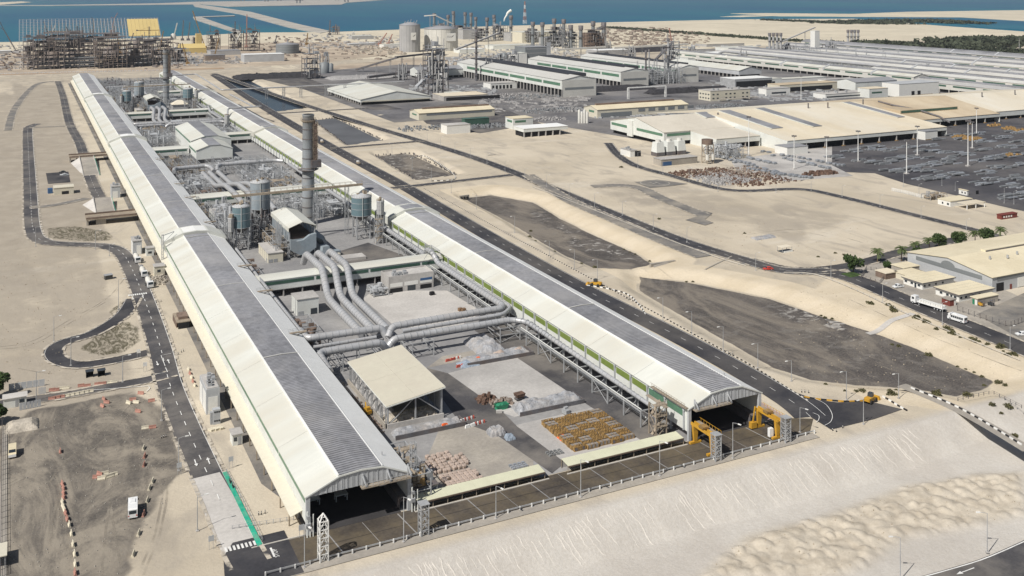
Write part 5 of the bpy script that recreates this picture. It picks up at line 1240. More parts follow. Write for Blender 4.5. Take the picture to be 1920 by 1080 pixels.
# pinkish sacks: a loose group and a tight group
def sack_proto():
    t = thing('bulk_sack', 'x', 'sack', (0,0,0)); mb = MB(); n_ = 8; v = []
    for z, k in ((0,.86),(.15,1),(.8,1),(.98,.82)):
        v += [((.62*k)*math.copysign(abs(math.cos(a))**.55, math.cos(a)), (.62*k)*math.copysign(abs(math.sin(a))**.55, math.sin(a)), z) for a in [math.pi/8+2*math.pi*i/n_ for i in range(n_)]]
    mb.add(v, [(k*n_+i, k*n_+(i+1)%n_, (k+1)*n_+(i+1)%n_, (k+1)*n_+i) for k in range(3) for i in range(n_)] + [tuple(range(3*n_,4*n_))], False)
    obj('sack_body', mb, M['bag'], t); obj('tie_band', MB().cyl(0,0,.42,.5,.68,n=10), M['brown'], t); return t
sp = Stamp(sack_proto(), 'pinkish bulk sacks'); k = 0
for i in range(8):
    for j in range(7):
        x, y = 98.4+i*1.42+j*.05+rnd.uniform(-.22,.22), 246.6+j*1.5+rnd.uniform(-.25,.25)
        if (i > 5 and j > 4) or (i < 1 and j > 4) or (i == 7 and j in (0,)) or (i == 4 and j == 3): continue
        sp.place((x,y), rnd.uniform(-.35,.35), 'loose pink bulk sack, %s row from the front, %s from the left' % (nth(j+1), nth(i+1)))
for i in range(8):
    for j in range(5):
        if (i > 6 and j in (1,4)) or (i == 1 and j == 2): continue
        sp.place((99.3+i*1.28+rnd.uniform(-.06,.06), 238.6+j*1.3+rnd.uniform(-.06,.06)), rnd.uniform(-.06,.06), 'tight packed pink bulk sack, %s row from the front, %s from the left' % (nth(j+1), nth(i+1)))
def small_blocks(px, lab, m_, n_=8, s=(.9,.6,.6)):
    x, y = at(*px)
    for k in range(n_):
        one('metal_block', MB().obox(x+(k % 4)*1.25-1.8, y+(k//4)*1.0-.8, 0, s[2], s[0], s[1], rnd.uniform(-.1,.1)), m_, lab % ('%s row, %s from the left' % (nth(k//4+1), nth(k % 4+1))), 'block', 'pale blocks by the covered walkway')
small_blocks((972,876), 'pale metal block on the pad corner, %s', M['ingot'], 12)
small_blocks((1040,851), 'dull metal block below the orange tarpaulin, %s', M['mould'], 12, (.8,.5,.5))
# covered walkways along the apron
def walkway(x0, x1, lab):
    t = thing('covered_walkway', lab, 'walkway', (x0, 229.4, 0)); n_ = max(1, round((x1-x0)/4.0)); w_ = (x1-x0)/n_
    for k in range(n_): obj('roof_panel', MB().slab([(x0+k*w_,231.2,2.0),(x0+k*w_,235.0,2.35),(x0+(k+1)*w_-.03,235.0,2.35),(x0+(k+1)*w_-.03,231.2,2.0)][::-1], -.12), M['walk'], t)
    for k in range(n_+1):
        obj('post', MB().box(x0+k*w_-.07,x0+k*w_+.07,231.25,231.4,0,1.98).box(x0+k*w_-.07,x0+k*w_+.07,234.8,234.95,0,2.3), M['steel_b'], t)
    obj('fascia', MB().box(x0,x1,231.05,231.18,1.75,2.05), M['rust2'], t)
    obj('back_wall', MB().box(x0,x1,234.96,235.06,0,2.3), M['concrete'], t)
    return t
M['walk'] = mat('pale_green_cream_sheet', (.60,.60,.45), .6, .05, .1, .6, .04)
walkway(88, 123.5, 'pale cream roofed walkway along the apron right of the left hall'); walkway(130.5, 168, 'pale cream roofed walkway along the apron left of the right hall')
structure('apron_kerb', MB().box(87,124.5,230.6,231.0,0,.35).box(130,169,230.6,231.0,0,.35).box(47.5,60,232.6,232.9,0,.3), M['kerb'])
structure('verge', MB().sheet([(47.5,217.8),(206,217.8),(206,220.9),(47.5,220.9)], .14), M['concrete_tan'])
# guard rail
t = thing('guard_rail', 'long low white guard rail along the crest before the apron', 'guard rail', (48,220.6,0))
x = 48
pr = mesh_of('post', MB().box(-.13,.13,-.16,.16,0,1.05), M['paint_w'])
while x < 207: inst('post', pr, t, (x,220.4,0)); x += 3.3
obj('rail', MB().box(48,207,220.62,220.72,.55,.9), M['steel'], t)
# lattice towers at the apron edge
for k, (px, h, l_) in enumerate((((608,1055),9.2,'pointed lattice tower at the far left end of the apron'),((797,1006),7.4,'lattice tower between the left hall mouth and the guard rail'),((1347,866),7.2,'white lattice tower beside the left yellow gantry'),((1478,831),7.0,'grey lattice tower beside the right yellow gantry'))):
    x, y = at(*px); t = thing('lattice_tower', l_, 'lattice tower', (x,y+1,0), 'lattice towers along the apron'); y += 1.0; w_ = 1.9
    for a in (-1, 1):
        for b_ in (-1, 1): obj('leg', MB().box(x+a*w_/2-.11,x+a*w_/2+.11,y+b_*w_/2-.11,y+b_*w_/2+.11,0,h), M['steel'] if k else M['paint_w'], t)
    n_ = 5
    for q in range(n_):
        za, zb = h*q/n_, h*(q+1)/n_; br = MB(); cs = [(x-w_/2,y-w_/2),(x+w_/2,y-w_/2),(x+w_/2,y+w_/2),(x-w_/2,y+w_/2)]
        for i in range(4):
            p, r_ = cs[i], cs[(i+1)%4]; m0 = ((p[0]+r_[0])/2,(p[1]+r_[1])/2)
            br.beam((*p,zb),(*r_,zb),.15).beam((*p,za),(*m0,zb),.11).beam((*r_,za),(*m0,zb),.11)
        obj('brace', br, M['steel'] if k else M['paint_w'], t)
    if k == 0: obj('peak', MB().beam((x-w_/2,y-w_/2,h),(x,y,h+1.5),.2).beam((x+w_/2,y-w_/2,h),(x,y,h+1.5),.2).beam((x-w_/2,y+w_/2,h),(x,y,h+1.5),.2).beam((x+w_/2,y+w_/2,h),(x,y,h+1.5),.2), M['paint_w'], t)
    else: obj('head_plate', MB().box(x-1.2,x+1.2,y-1.2,y+1.2,h,h+.15), M['steel'], t)
# yellow gantries
def gantry(x, y0, y1, lab, cab):
    t = thing('yellow_gantry', lab, 'gantry crane', (x, y0, 0), 'yellow gantries at the right hall mouth'); h = 5.2
    for s, yy in ((0,y0),(1,y1)):
        obj('leg', MB().add([(x-.5,yy-.35,.8),(x+.5,yy-.35,.8),(x+.5,yy+.35,.8),(x-.5,yy+.35,.8),(x-.9,yy-.45,h),(x+.9,yy-.45,h),(x+.9,yy+.45,h),(x-.9,yy+.45,h)],[(3,2,1,0),(4,5,6,7),(0,1,5,4),(1,2,6,5),(2,3,7,6),(3,0,4,7)]), M['yellow'], t)
        bg = obj('bogie', MB().box(x-1.9,x+1.9,yy-.4,yy+.4,.25,.8), M['yellow'], t)
        for a in (-1.4, 1.4): obj('wheel', MB().tube([(x+a,yy-.2,.3),(x+a,yy+.2,.3)], .3, 12), M['steel_d'], bg)
    obj('girder', MB().box(x-.8,x-.4,y0-1,y1+1,h,h+.75).box(x+.4,x+.8,y0-1,y1+1,h,h+.75), M['yellow'], t)
    w_ = obj('walkway', MB().box(x+.95,x+2.2,y0-1,y1+1,h+.5,h+.6), M['steel_b'], t); rl = MB(); k = y0-1
    while k < y1+1: rl.beam((x+2.15,k,h+.6),(x+2.15,k,h+1.6),.07); k += 1.3
    rl.beam((x+2.15,y0-1,h+1.6),(x+2.15,y1+1,h+1.6),.08)
    obj('hand_rail', rl, M['yellow'], w_)
    obj('trolley', MB().box(x-1.1,x+1.1,(y0+y1)/2-1,(y0+y1)/2+1,h+.95,h+1.5), M['yellow2'], t)
    if cab: obj('drive_cabinet', MB().box(x-2.2,x-.9,y0+.6,y0+1.6,.6,3.0), M['veh_w'], t); obj('hoist_block', MB().box(x-3.2,x-1.2,y1-.6,y1+.6,.5,2.2).beam((x-2.2,y1,2.2),(x-1.4,y1,6.6),.3), M['yellow'], t)
    return t
gantry(171.5, 222.6, 230.6, 'yellow gantry at the left side of the right hall mouth', False)
gantry(194.5, 222.6, 230.6, 'yellow gantry with white cabinet at the right side of the right hall mouth', True)
# steelwork at the inner front corners of both halls
stair_tower(165.2, 240, 9.2, 3.6, 'brown stair tower at the front left corner of the right hall', M['steel_b'])
t = thing('roof_edge_walkway', 'brown walkway round the front left roof corner of the right hall', 'walkway', (166,234,9.4))
obj('deck', MB().box(165,166.2,236,246,9.2,9.35).box(169.4,170.5,232.4,250,9.5,9.65), M['steel_b'], t)
rl = MB()
for k in range(14): rl.beam((169.45,233+k*1.25,9.65),(169.45,233+k*1.25,10.8),.07)
rl.beam((169.45,232.5,10.8),(169.45,250,10.8),.08); obj('hand_rail', rl, M['steel_b'], t)
t = thing('loading_platform', 'steel platform with yellow grab and grey bins beside the left hall mouth', 'platform', (91,237,0))
for a in (87.6, 94.6):
    for b_ in (235.4, 240.6): obj('leg', MB().box(a-.15,a+.15,b_-.15,b_+.15,0,3.4), M['steel'], t)
obj('deck', MB().box(87.2,95,235,241,3.4,3.6), M['steel_d'], t)
obj('brace', MB().beam((87.6,235.4,.2),(94.6,235.4,3.3),.18).beam((94.6,235.4,.2),(87.6,235.4,3.3),.18).beam((94.6,235.4,.2),(94.6,240.6,3.3),.18), M['steel'], t)
tag(obj('yellow_grab', heap(89.6,91.8,235.6,238,2.6,None,2,9,9).add(*(lambda m_: (m_.v, m_.f))(MB().box(89.8,91.6,236,237.6,0,.2))), M['yellow2']), 'yellow ochre heap on the steel platform by the left hall', 'heap').location.z = 3.6
for k, (a, b_, mm) in enumerate(((93.3,238.2,'ac'),(90.5,240,'tarp_b'))): one('sheeted_bin', MB().obox(a,b_,3.61,6.0,2.0,2.0,.2,.85), M[mm], ('right','left')[k] + ' sheeted bin on the steel platform by the left hall', 'bin')
stair_tower(90.5, 246, 9.4, 3.4, 'pale steel stair tower at the right corner of the left hall', M['steel'])
pipe_tangle(86.9, 92, 233, 252, 8.4, 24, 'brown walkways and pipes at the front right eave of the left hall', 'steel_b', seed=31)
for k, (a, l_) in enumerate(((60.2,'steel mast with fittings at the left front corner of the left hall'),(86.4,'steel mast at the right front corner of the left hall'))):
    t = thing('corner_mast', l_, 'mast', (a,231.6,0)); obj('pole', MB().cyl(a,231.4,0,6.2,.18).cyl(a+.7,231.4,0,4.8,.16).cyl(a+1.4,231.3,0,5.4,.14), M['wall_w'], t); obj('junction_box', MB().box(a-.4,a+.7,230.9,231.3,2.6,3.5).box(a-.2,a+.5,230.9,231.3,4.6,5.3), M['ac'], t)
one('grey_cart', MB().obox(*at(1061,777),.3,1.5,1.5,2.2,.2).obox(*at(1061,775),1.5,2.0,1.3,.9,.2), M['ac'], 'small grey utility cart beside the yellow frames', 'cart')
t = thing('yellow_loader', 'yellow loader under the left eave beside the tan shed', 'loader', (93.6,291,0)); x, y = 93.8, 290
obj('body', MB().obox(x,y,.6,1.7,1.6,3,.2).obox(x,y-.6,1.7,2.6,1.3,1.2,.2), M['yellow'], t); obj('arm', MB().beam((x,y+1,1.6),(x+.3,y+2.6,2.8),.3).beam((x+.3,y+2.6,2.8),(x+.5,y+3.4,.6),.3), M['yellow'], t)
for a in (-.8,.8):
    for b_ in (-1,1): obj('wheel', MB().tube([(x+a-.15,y+b_,.5),(x+a+.15,y+b_,.5)], .5, 12), M['tyre'], t)
# ================================================================ VEHICLES
def wheels(t, w_, ys, r=.48, n_=12):
    for yy in ys:
        for s in (-1, 1):
            wh = obj('wheel', MB().tube([(s*(w_/2-.28),yy,r),(s*(w_/2+.01),yy,r)], r, n_), M['tyre'], t)
            obj('rim', MB().tube([(s*(w_/2+.012),yy,r),(s*(w_/2+.03),yy,r)], r*.55, 8), M['veh_g'], wh)
def bus_proto(L_, w_, h, paint, n_win, band=None):
    t = thing('minibus', 'x', 'bus', (0,0,0)); hl = L_/2
    obj('body', MB().extx([(-hl,.45),(hl,.45),(hl+.02,1.4),(hl-.35,h-.25),(hl-.7,h),(-hl+.3,h),(-hl,h-.3)][::-1], -w_/2, w_/2), paint, t)
    for s in (-1, 1):
        for k in range(n_win):
            a = -hl+.5+k*(L_-1.9)/n_win; obj('window', MB().box(*sorted((s*(w_/2+.003),s*(w_/2+.04))), a, a+(L_-1.9)/n_win-.14, h*.5, h*.82), M['glass'], t)
    obj('windscreen', MB().add([(-w_/2+.15,hl+.03,1.45),(w_/2-.15,hl+.03,1.45),(w_/2-.2,hl-.28,h-.35),(-w_/2+.2,hl-.28,h-.35)],[(3,2,1,0)]), M['glass'], t)
    obj('rear_window', MB().box(-w_/2+.25,w_/2-.25,-hl-.03,-hl-.003,h*.52,h*.82), M['glass'], t)
    for s in (-1, 1): obj('tail_light', MB().box(s*(w_/2-.2)-.12,s*(w_/2-.2)+.12,-hl-.03,-hl-.003,.8,1.15), M['red'], t); obj('mirror', MB().box(s*(w_/2+.15)-.1,s*(w_/2+.15)+.1,hl-.4,hl-.3,1.6,2.1), M['veh_d'], t)
    obj('roof_unit', MB().box(-.6,.6,-.2,1.5,h+.003,h+.2), paint, t); obj('roof_vent', MB().box(-.25,.25,hl-2.0,hl-1.5,h+.003,h+.1), M['veh_d'], t)
    wheels(t, w_, (-hl+1.3, hl-1.2)); return t
def car_proto(paint, kind='car'):
    t = thing(kind, 'x', 'pickup' if kind == 'pickup' else 'car', (0,0,0)); w_ = 1.8
    if kind == 'pickup':
        obj('body', MB().extx([(-2.5,.4),(2.5,.4),(2.55,.85),(1.4,1.0),(.9,1.0),(-2.5,1.0)][::-1], -.9, .9), paint, t)
        obj('cabin', MB().extx([(-.6,1.0),(1.3,1.0),(.7,1.65),(-.5,1.68)][::-1], -.82, .82), paint, t)
        obj('load_bed', MB().box(-.75,.75,-2.4,-.7,1.003,1.02), M['veh_d'], t)
    else:
        obj('body', MB().extx([(-2.2,.35),(2.2,.35),(2.25,.75),(1.1,.92),(-1.9,.98),(-2.25,.85)][::-1], -.88, .88), paint, t)
        obj('cabin', MB().extx([(-1.7,.95),(1.0,.92),(.3,1.45),(-1.2,1.47)][::-1], -.78, .78), paint, t)
    hb = 1.02 if kind == 'pickup' else .97
    obj('windscreen', MB().add([(-.7,1.02,hb+.02),(.7,1.02,hb+.02),(.66,.5,1.42),(-.66,.5,1.42)],[(0,1,2,3)]) if kind != 'pickup' else MB().add([(-.7,1.32,1.05),(.7,1.32,1.05),(.66,.78,1.6),(-.66,.78,1.6)],[(0,1,2,3)]), M['glass'], t)
    for s in (-1, 1): obj('side_window', MB().box(*sorted((s*.785,s*.83)), -1.1 if kind != 'pickup' else -.4, .35 if kind != 'pickup' else .7, hb+.05, 1.35 if kind != 'pickup' else 1.55), M['glass'], t)
    wheels(t, w_, (-1.4, 1.4), .34, 10); return t
def truck_proto(load=True):
    t = thing('lorry', 'x', 'lorry', (0,0,0))
    obj('cab', MB().extx([(5.2,.6),(7.4,.6),(7.5,1.8),(7.2,3.2),(5.2,3.3)][::-1], -1.2, 1.2), M['veh_w'], t)
    obj('windscreen', MB().add([(-1.05,7.50,1.85),(1.05,7.50,1.85),(1.0,7.25,3.0),(-1.0,7.25,3.0)],[(3,2,1,0)]), M['glass'], t)
    for s in (-1, 1): obj('side_window', MB().box(*sorted((s*1.203,s*1.23)), 5.8, 6.9, 1.9, 2.8), M['glass'], t)
    obj('chassis', MB().box(-.5,.5,-7,6,.7,1.1), M['steel_d'], t)
    tr = obj('flatbed', MB().box(-1.25,1.25,-7.2,4.6,1.12,1.4).box(-1.25,1.25,4.4,4.6,1.4,2.4), M['veh_w'], t)
    wheels(t, 2.4, (6.5,3.6,-3.4,-4.7,-6.0), .5, 10)
    if load:
        for k in range(10):
            for s in (-.6, .6): obj('load_sack', MB().obox(s,-6.5+k*1.08,1.41,2.35,1.1,1.0,rnd.uniform(-.1,.1),.85), M['white'], t)
    return t
def mixer_proto():
    t = thing('concrete_mixer', 'x', 'concrete mixer lorry', (0,0,0))
    obj('chassis', MB().box(-.5,.5,-3.8,3.6,.7,1.05), M['steel_d'], t)
    obj('cab', MB().extx([(2.0,.6),(3.9,.6),(3.95,1.8),(3.7,2.9),(2.0,2.95)][::-1], -1.2, 1.2), M['veh_w'], t)
    obj('windscreen', MB().add([(-1.05,3.97,1.8),(1.05,3.97,1.8),(1.0,3.74,2.75),(-1.0,3.74,2.75)],[(3,2,1,0)]), M['glass'], t)
    P = [Vector((0,1.6,2.0)),Vector((0,.6,2.2)),Vector((0,-1.4,2.6)),Vector((0,-3.0,2.95)),Vector((0,-3.6,3.1))]
    obj('drum', MB().tube(P, [.7,1.15,1.25,.8,.5], 16), M['silo_w'], t); obj('chute', MB().beam((0,-3.7,2.6),(0,-4.8,1.3),.7,.25), M['ac'], t)
    obj('hopper', MB().obox(0,-3.7,3.2,3.9,1.3,1.1,0,1.2), M['ac'], t)
    wheels(t, 2.4, (2.9,-1.4,-2.7), .5, 10); return t
b1 = bus_proto(6.6, 2.2, 2.7, M['veh_w'], 5); b1['label'] = 'white minibus driving away over the grey gravel lot'; x, y = at(249,962); b1.location = (x, y, .02); b1.rotation_euler = (0,0,-.10)
b2 = bus_proto(7.2, 2.2, 2.7, M['veh_w'], 6); b2['label'] = 'cream white bus with green windows behind the lorry on the access road'; x, y = at(1795,603); b2.location = (x,y,.15); b2.rotation_euler = (0,0,.10)
t = thing('van', 'cream roofed van parked by the fence at the left edge', 'van', (*at(23,853),.02)); x, y, _ = t.location
o = obj('body', MB().extx([(y-2.6,.4),(y+2.4,.4),(y+2.4,2.3),(y-1.6,2.3),(y-2.0,1.5),(y-2.65,1.2)], x-1.0, x+1.0), M['veh_c'], t)
obj('windscreen', MB().add([(x-.85,y-2.03,1.52),(x+.85,y-2.03,1.52),(x+.8,y-1.66,2.2),(x-.8,y-1.66,2.2)],[(0,1,2,3)]), M['glass'], t); obj('bonnet', MB().box(x-.95,x+.95,y-2.75,y-2.66,.5,1.15), M['veh_w'], t)
for s in (-1, 1):
    obj('side_window', MB().box(*sorted((x+s*1.003,x+s*1.03)), y-1.5, y+2.0, 1.5, 2.1), M['glass'], t)
    for yy in (-1.7, 1.6): obj('wheel', MB().tube([(x+s*.75,y+yy,.36),(x+s*1.0,y+yy,.36)], .36, 10), M['tyre'], t)
lo = truck_proto(); lo['label'] = 'white flatbed lorry loaded with white sacks on the access road'; x, y = at(1745,578); lo.location = (x, y+1, .15); lo.rotation_euler = (0,0,.12)
st_p = {k: Stamp(car_proto(M[m_], kd)) for k, m_, kd in (('wp','veh_w','pickup'),('w','veh_w','car'),('r','veh_r','car'),('d','veh_d','car'),('g','veh_g','car'))}
for k, px, rz, l_ in (('wp',(1684,539.5),1.5,'white pickup parked by the cream roofed annexes'),('w',(1916,629),1.2,'white car in the marked bays at the right edge'),('r',(1440,506),1.3,'red car turning at the access road junction'),
    ('d',(117,324),1.5,'dark car at the back of the small car park'),('w',(119,329),1.5,'white car in front of the dark one in the small car park'),('g',(122,329.5),1.5,'silver car nearest in the small car park')):
    st_p[k].place(at(*px), rz, l_)
mx = Stamp(mixer_proto(), 'concrete mixers parked beside the batching booth')
for px, l_ in (((256,491),'farthest of three white concrete mixers beside the west road'),((268,517),'middle one of three white concrete mixers beside the west road'),((279,537),'nearest of three white concrete mixers beside the west road')): mx.place(at(*px), math.pi+.1, l_)
# loaders on the east side
def loader(px, l_, a=0.0):
    x, y = at(*px); t = thing('wheel_loader', l_, 'loader', (x,y,0)); c_, s_ = math.cos(a), math.sin(a); Rr = lambda u, v_: (x+u*c_-v_*s_, y+u*s_+v_*c_)
    obj('body', MB().obox(*Rr(-1,0),.8,1.9,3.2,1.9,a), M['yellow'], t); obj('cab', MB().obox(*Rr(-.2,0),1.9,3.1,1.4,1.5,a,.9), M['veh_d'], t)
    obj('boom', MB().beam((*Rr(.8,.5),1.6),(*Rr(3,.5),.7),.3).beam((*Rr(.8,-.5),1.6),(*Rr(3,-.5),.7),.3), M['yellow'], t)
    obj('bucket', MB().obox(*Rr(3.5,0),.1,1.1,1.0,2.6,a,.7), M['yellow'], t); obj('engine_hood', MB().obox(*Rr(-2.4,0),1.0,1.8,1.0,1.6,a), M['yellow'], t)
    for u in (-1.8,1.2):
        for v_ in (-1.1,1.1): obj('wheel', MB().tube([(*Rr(u,v_-.2),.65),(*Rr(u,v_+.2),.65)], .65, 12), M['tyre'], t)
loader((1633,754), 'yellow loader parked at the striped kerb of the road end', .3); loader((1116,536), 'yellow brown loader on the verge of the hall road', 2.2)
def machine(px, l_):
    x, y = at(*px); t = thing('hall_road_truck', l_, 'utility vehicle', (x,y,0))
    obj('body', MB().obox(x,y,.5,1.6,1.7,4.4,.05), M['steel_b'], t); obj('cab', MB().obox(x,y+1.2,1.6,2.6,1.6,1.5,.05,.9), M['veh_w'], t)
    for a in (-.75,.75):
        for b_ in (-1.4,1.4): obj('wheel', MB().tube([(x+a-.12,y+b_,.42),(x+a+.12,y+b_,.42)], .42, 10), M['tyre'], t)
machine((672,308),'pale utility vehicle driving up the hall road past the basins'); machine((604,268),'white cab vehicle stopped at the far link road')
# ================================================================ STREET LAMPS AND MASTS
def lamp_proto(arms=1, hd=1.8):
    t = thing('street_lamp', 'x', 'street lamp', (0,0,0)); h = 10.0
    obj('pole', MB().cyl(0,0,0,h,.13,.075,8), M['steel'], t); obj('footing', MB().obox(0,0,0,.3,.7,.7), M['concrete'], t)
    for s in ((-1,) if arms == 1 else (-1, 1)):
        obj('arm', MB().tube([(0,0,h-.1),(s*hd*.5,0,h+.12),(s*hd,0,h+.15)], .05, 6), M['steel'], t)
        obj('lamp_head', MB().obox(s*(hd+.35),0,h+.05,h+.25,.95,.34), M['paint_w'], t)
    return t
lp = Stamp(lamp_proto(), 'street lamps')
GR = [('along the guard rail of the apron', 1.9, [(571,1065,982),(757,1017,930),(930,973,910),(1089,933,860),(1237,893,825),(1374,860,791),(1500,811,763)]),
      ('along the verge beside the hall road', 0, [(1587,750,695),(1484,715,675),(1421,690,643),(1356,660,611),(1297,630,583),(1243,603,557),(1120,525,486),(1077,505,467),(1030,480,451),(965,437,405),(893,392,363),(846,362,336),(809,340,314),(773,318,292),(735,292,268)]),
      ('at the road end by the sand bank', 0, [(1619,796,748),(1685,747,699)]),
      ('along the west road and its loops', math.pi, [(370,996,930),(335,883,820),(303,789,730),(230,717,667),(133,686,633),(101,641,593),(68,752,697),(222,583,505),(205,480,457),(179,468,432),(67,462,425)]),
      ('along the access road past the basins', math.pi, [(1894,656,612),(1767,609,567),(1655,567,532),(1558,524,489),(1417,507,474),(1288,454,426),(1225,430,402),(1167,404,378),(1115,388,362),(1067,368,345),(1025,350,328),(984,336,316),(947,322,302),(913,307,288),(882,295,277),(853,284,267),(826,273,257),(801,263,248),(778,254,240),(757,245,232)]),
      ('along the curving perimeter road', math.pi, [(1196,315,285),(1243,326,298),(1292,342,315),(1346,359,334),(1455,362,345),(1521,358,340),(1579,369,348),(1650,388,366),(1727,408,387),(1812,432,411)]),
      ('at the stockyard entrance', math.pi, [(1766,348,330),(1791,358,341),(1723,367,345),(1694,351,323),(1883,381,352),(1901,383,358)]),
      ('beside the lower right highway', -.4, [])]
for lab, rz, L_ in GR:
    L_ = sorted(L_)
    for k, (px, pb, pt) in enumerate(L_):
        x, y = at(px, pb); D = dep(x, y); h = (pb-pt)*D/F
        lp.place((x, y, 0), rz, 'grey street lamp %s, %s from the left' % (lab, nth(k+1)), (1,1,max(.55,min(1.25,h/10.2))))
for px, pb, l_ in ((1851,1036,'tall street lamp by the lower right highway, the right one'),(1688,1085,'street lamp by the lower right highway, the left one cut by the frame')):
    x, y = at(px, pb, -6.2); lp.place((x,y,-6.2), -.5, l_, (1,1,.95))
mp_ = thing('high_mast', 'x', 'floodlight mast', (0,0,0))
obj('pole', MB().cyl(0,0,0,30,.42,.2,10), M['paint_w'], mp_); obj('footing', MB().obox(0,0,0,.8,2.6,2.6), M['concrete'], mp_)
hd = MB()
for k in range(6): hd.obox(1.3*math.cos(k*1.047),1.3*math.sin(k*1.047),29.2,30.2,.9,.7,k*1.047)
hd.cyl(0,0,29.6,29.9,1.2,n=10); obj('floodlight_ring', hd, M['steel_d'], mp_)
hm = Stamp(mp_, 'floodlight masts of the stockyard')
for k, (px, pb, pt) in enumerate([(1404,292,218),(1489,317,254),(1550,307,256),(1609,303,245),(1700,326,262),(1720,291,236),(1815,312,225),(1823,278,228),(1831,253,202),(1502,187,142),(1911,101,72)]):
    x, y = at(px, pb); hm.place((x,y,0), 0, 'white floodlight mast %s, %s from the left' % ('on the stockyard' if 1450 < px < 1900 and pb > 240 else 'outside the stockyard', nth(k+1)), (1,1,max(.5,min(1.2,(pb-pt)*dep(x,y)/F/30.2))))
# ================================================================ WEST SIDE
t = block(50,54,311.5,324,7.6,'tall grey plant room with white shutters beside the left hall','wall_g','concrete',parts=[('shutter','f',.6,3.4,.1,5.2,'white'),('wall_panel','l',.5,5.6,.3,6.2,'white'),('wall_panel','l',7,11.8,.3,6.2,'white'),('acs',9,1.1)],over=-.2)
t = thing('transformer_box', 'pale grey louvred transformer in front of the tall plant room', 'transformer', (50.6,304,0))
obj('casing', MB().box(50.7,52.8,303.4,305.2,0,4.4), M['wall_g'], t); obj('side_casing', MB().box(50.0,50.68,303.8,305.0,0,3.6), M['ac'], t)
for zz in (.9, 3.5):
    for k in range(3): obj('fan_grille', MB().box(51+k*.6,51.4+k*.6,303.33,303.398,zz,zz+.4), M['dark'], t)
t = block(53.3,56,287,291,3.0,'small white site cabin with a window below the transformer','wall_w','concrete',parts=[('window','f',.3,1.2,1.3,2.3,'glass'),('door','f',1.5,2.3,.2,2.3,'ac'),('door_step','f',1.4,2.5,0,.2,'steel_d')])
t = thing('barrier_pile', 'pile of white barriers beside the transformer', 'barriers', (*at(405,806),0)); x, y, _ = t.location
for k in range(6): obj('barrier_piece', MB().obox(x-1.6+k*.65,y+.2*(k%2),0,.6,.5,1.8,.4), M['barrier_w'], t)
block(48,52,512.5,522,6.5,'grey louvred plant room beside the far loop of the west road','wall_g','concrete',parts=[('shutter','f',1.6,3.6,.1,4.4,'white'),('wall_panel','l',1,8,.3,5.2,'white'),('acs',5,1.0)])
block(49,54,655,664,7,'grey plant room beside the ramp road far up the left hall','wall_g','concrete',parts=[('shutter','f',.6,3.6,.1,4.2,'white'),('acs',5,1.2)])
block(53.5,57,507,511,3.6,'white cabin behind the cream batching booth','wall_w','concrete',parts=[('window','f',.8,2.4,1.2,2.2,'glass')])
t = block(53,57.4,470,475,4.2,'cream batching booth with window beside the mixers','cream','concrete',parts=[('window','f',1.2,2.6,1.8,2.9,'glass')])
t = thing('derrick_mast', 'lattice mast with jib arms beside the batching booth', 'mast', (58.2,484,0)); obj('mast', MB().lattice(58.2,484,0,15,.9,.9,1.5,.14), M['steel'], t)
obj('jib', MB().beam((58.2,484,14.6),(64,490,14.6),.25).beam((58.2,484,11),(64,490,14.4),.15), M['steel'], t)
tag(obj('rubble_pile', rubble(50,57,455,470,.8,140,41,None,.3,1.1), M['rock']), 'grey rubble strewn between mixers and batching booth', 'rubble')
t = thing('loading_bay', 'brown loading bay with ramp under the left hall awning', 'loading bay', (52,398,0))
obj('deck', MB().box(52.5,57.5,394,406,2.3,2.6), M['steel_b'], t); obj('side_wall', MB().box(52.5,57.4,405.6,406,0,2.28).box(52.5,52.8,396,405.5,0,2.28), M['rust2'], t)
obj('upstand', MB().box(53.5,57,397,403,2.61,3.6), M['rust2'], t); obj('dark_bay', MB().box(53,57,393.9,394.4,0,2.25), M['dark'], t)
def ramp(x0, x1, ya, yb, h, lab):
    t = thing('road_ramp', lab, 'ramp', (x0,ya,0))
    obj('ramp_body', MB().extx([(ya,0),(yb,0),(yb,h)], x0, x1), M['concrete_tan'], t)
    obj('side_slope', MB().add([(x0-.01,ya+2,.02),(x0-.01,yb,h),(x0-6,yb-1,.02),(x0-.01,yb,.02)],[(0,2,1),(2,3,1)]), M['concrete_l'], t)
    for xx in (x0, x1-.3): obj('ramp_kerb', MB().extx([(ya,.02),(ya,.35),(yb,h+.9),(yb,h-.1)][::-1], xx+.31 if xx > x0+1 else xx-.31, xx+.61 if xx > x0+1 else xx-.01), M['concrete_l'], t)
    obj('ramp_edge_paint', MB().extx([(ya,.3),(ya,.5),(yb,h+.5),(yb,h+.3)][::-1], x1+.65, x1+.8), M['paint_g'], t)
    return t
ramp(38,47.5,612,644,3.2,'near sloped road ramp up to the brown bridge beside the left hall'); ramp(37.8,47.2,738,800,3.4,'far sloped road ramp beside the left hall')
def cbridge(y0, y1, x0, x1, h, lab):
    t = thing('ramp_bridge', lab, 'bridge', (x0,y0,0)); obj('deck', MB().box(x0,x1,y0,y1,h,h+.6), M['steel_b'], t)
    obj('parapet', MB().box(x0,x1,y0,y0+.3,h+.61,h+1.5).box(x0,x1,y1-.3,y1,h+.61,h+1.5), M['rust2'], t)
    obj('pier', MB().box(x0+5,x1-16,y0+1,y1-.2,0,h-.01), M['concrete_tan'], t); obj('pier', MB().box(x0+.2,x0+1.2,y0+1,y1-1,0,h-.01), M['concrete_tan'], t)
    return t
cbridge(585,597,31,57,3.0,'brown ramp bridge joining the near ramp to the left hall'); cbridge(800,812,31,57,3.2,'brown ramp bridge joining the far ramp to the left hall')
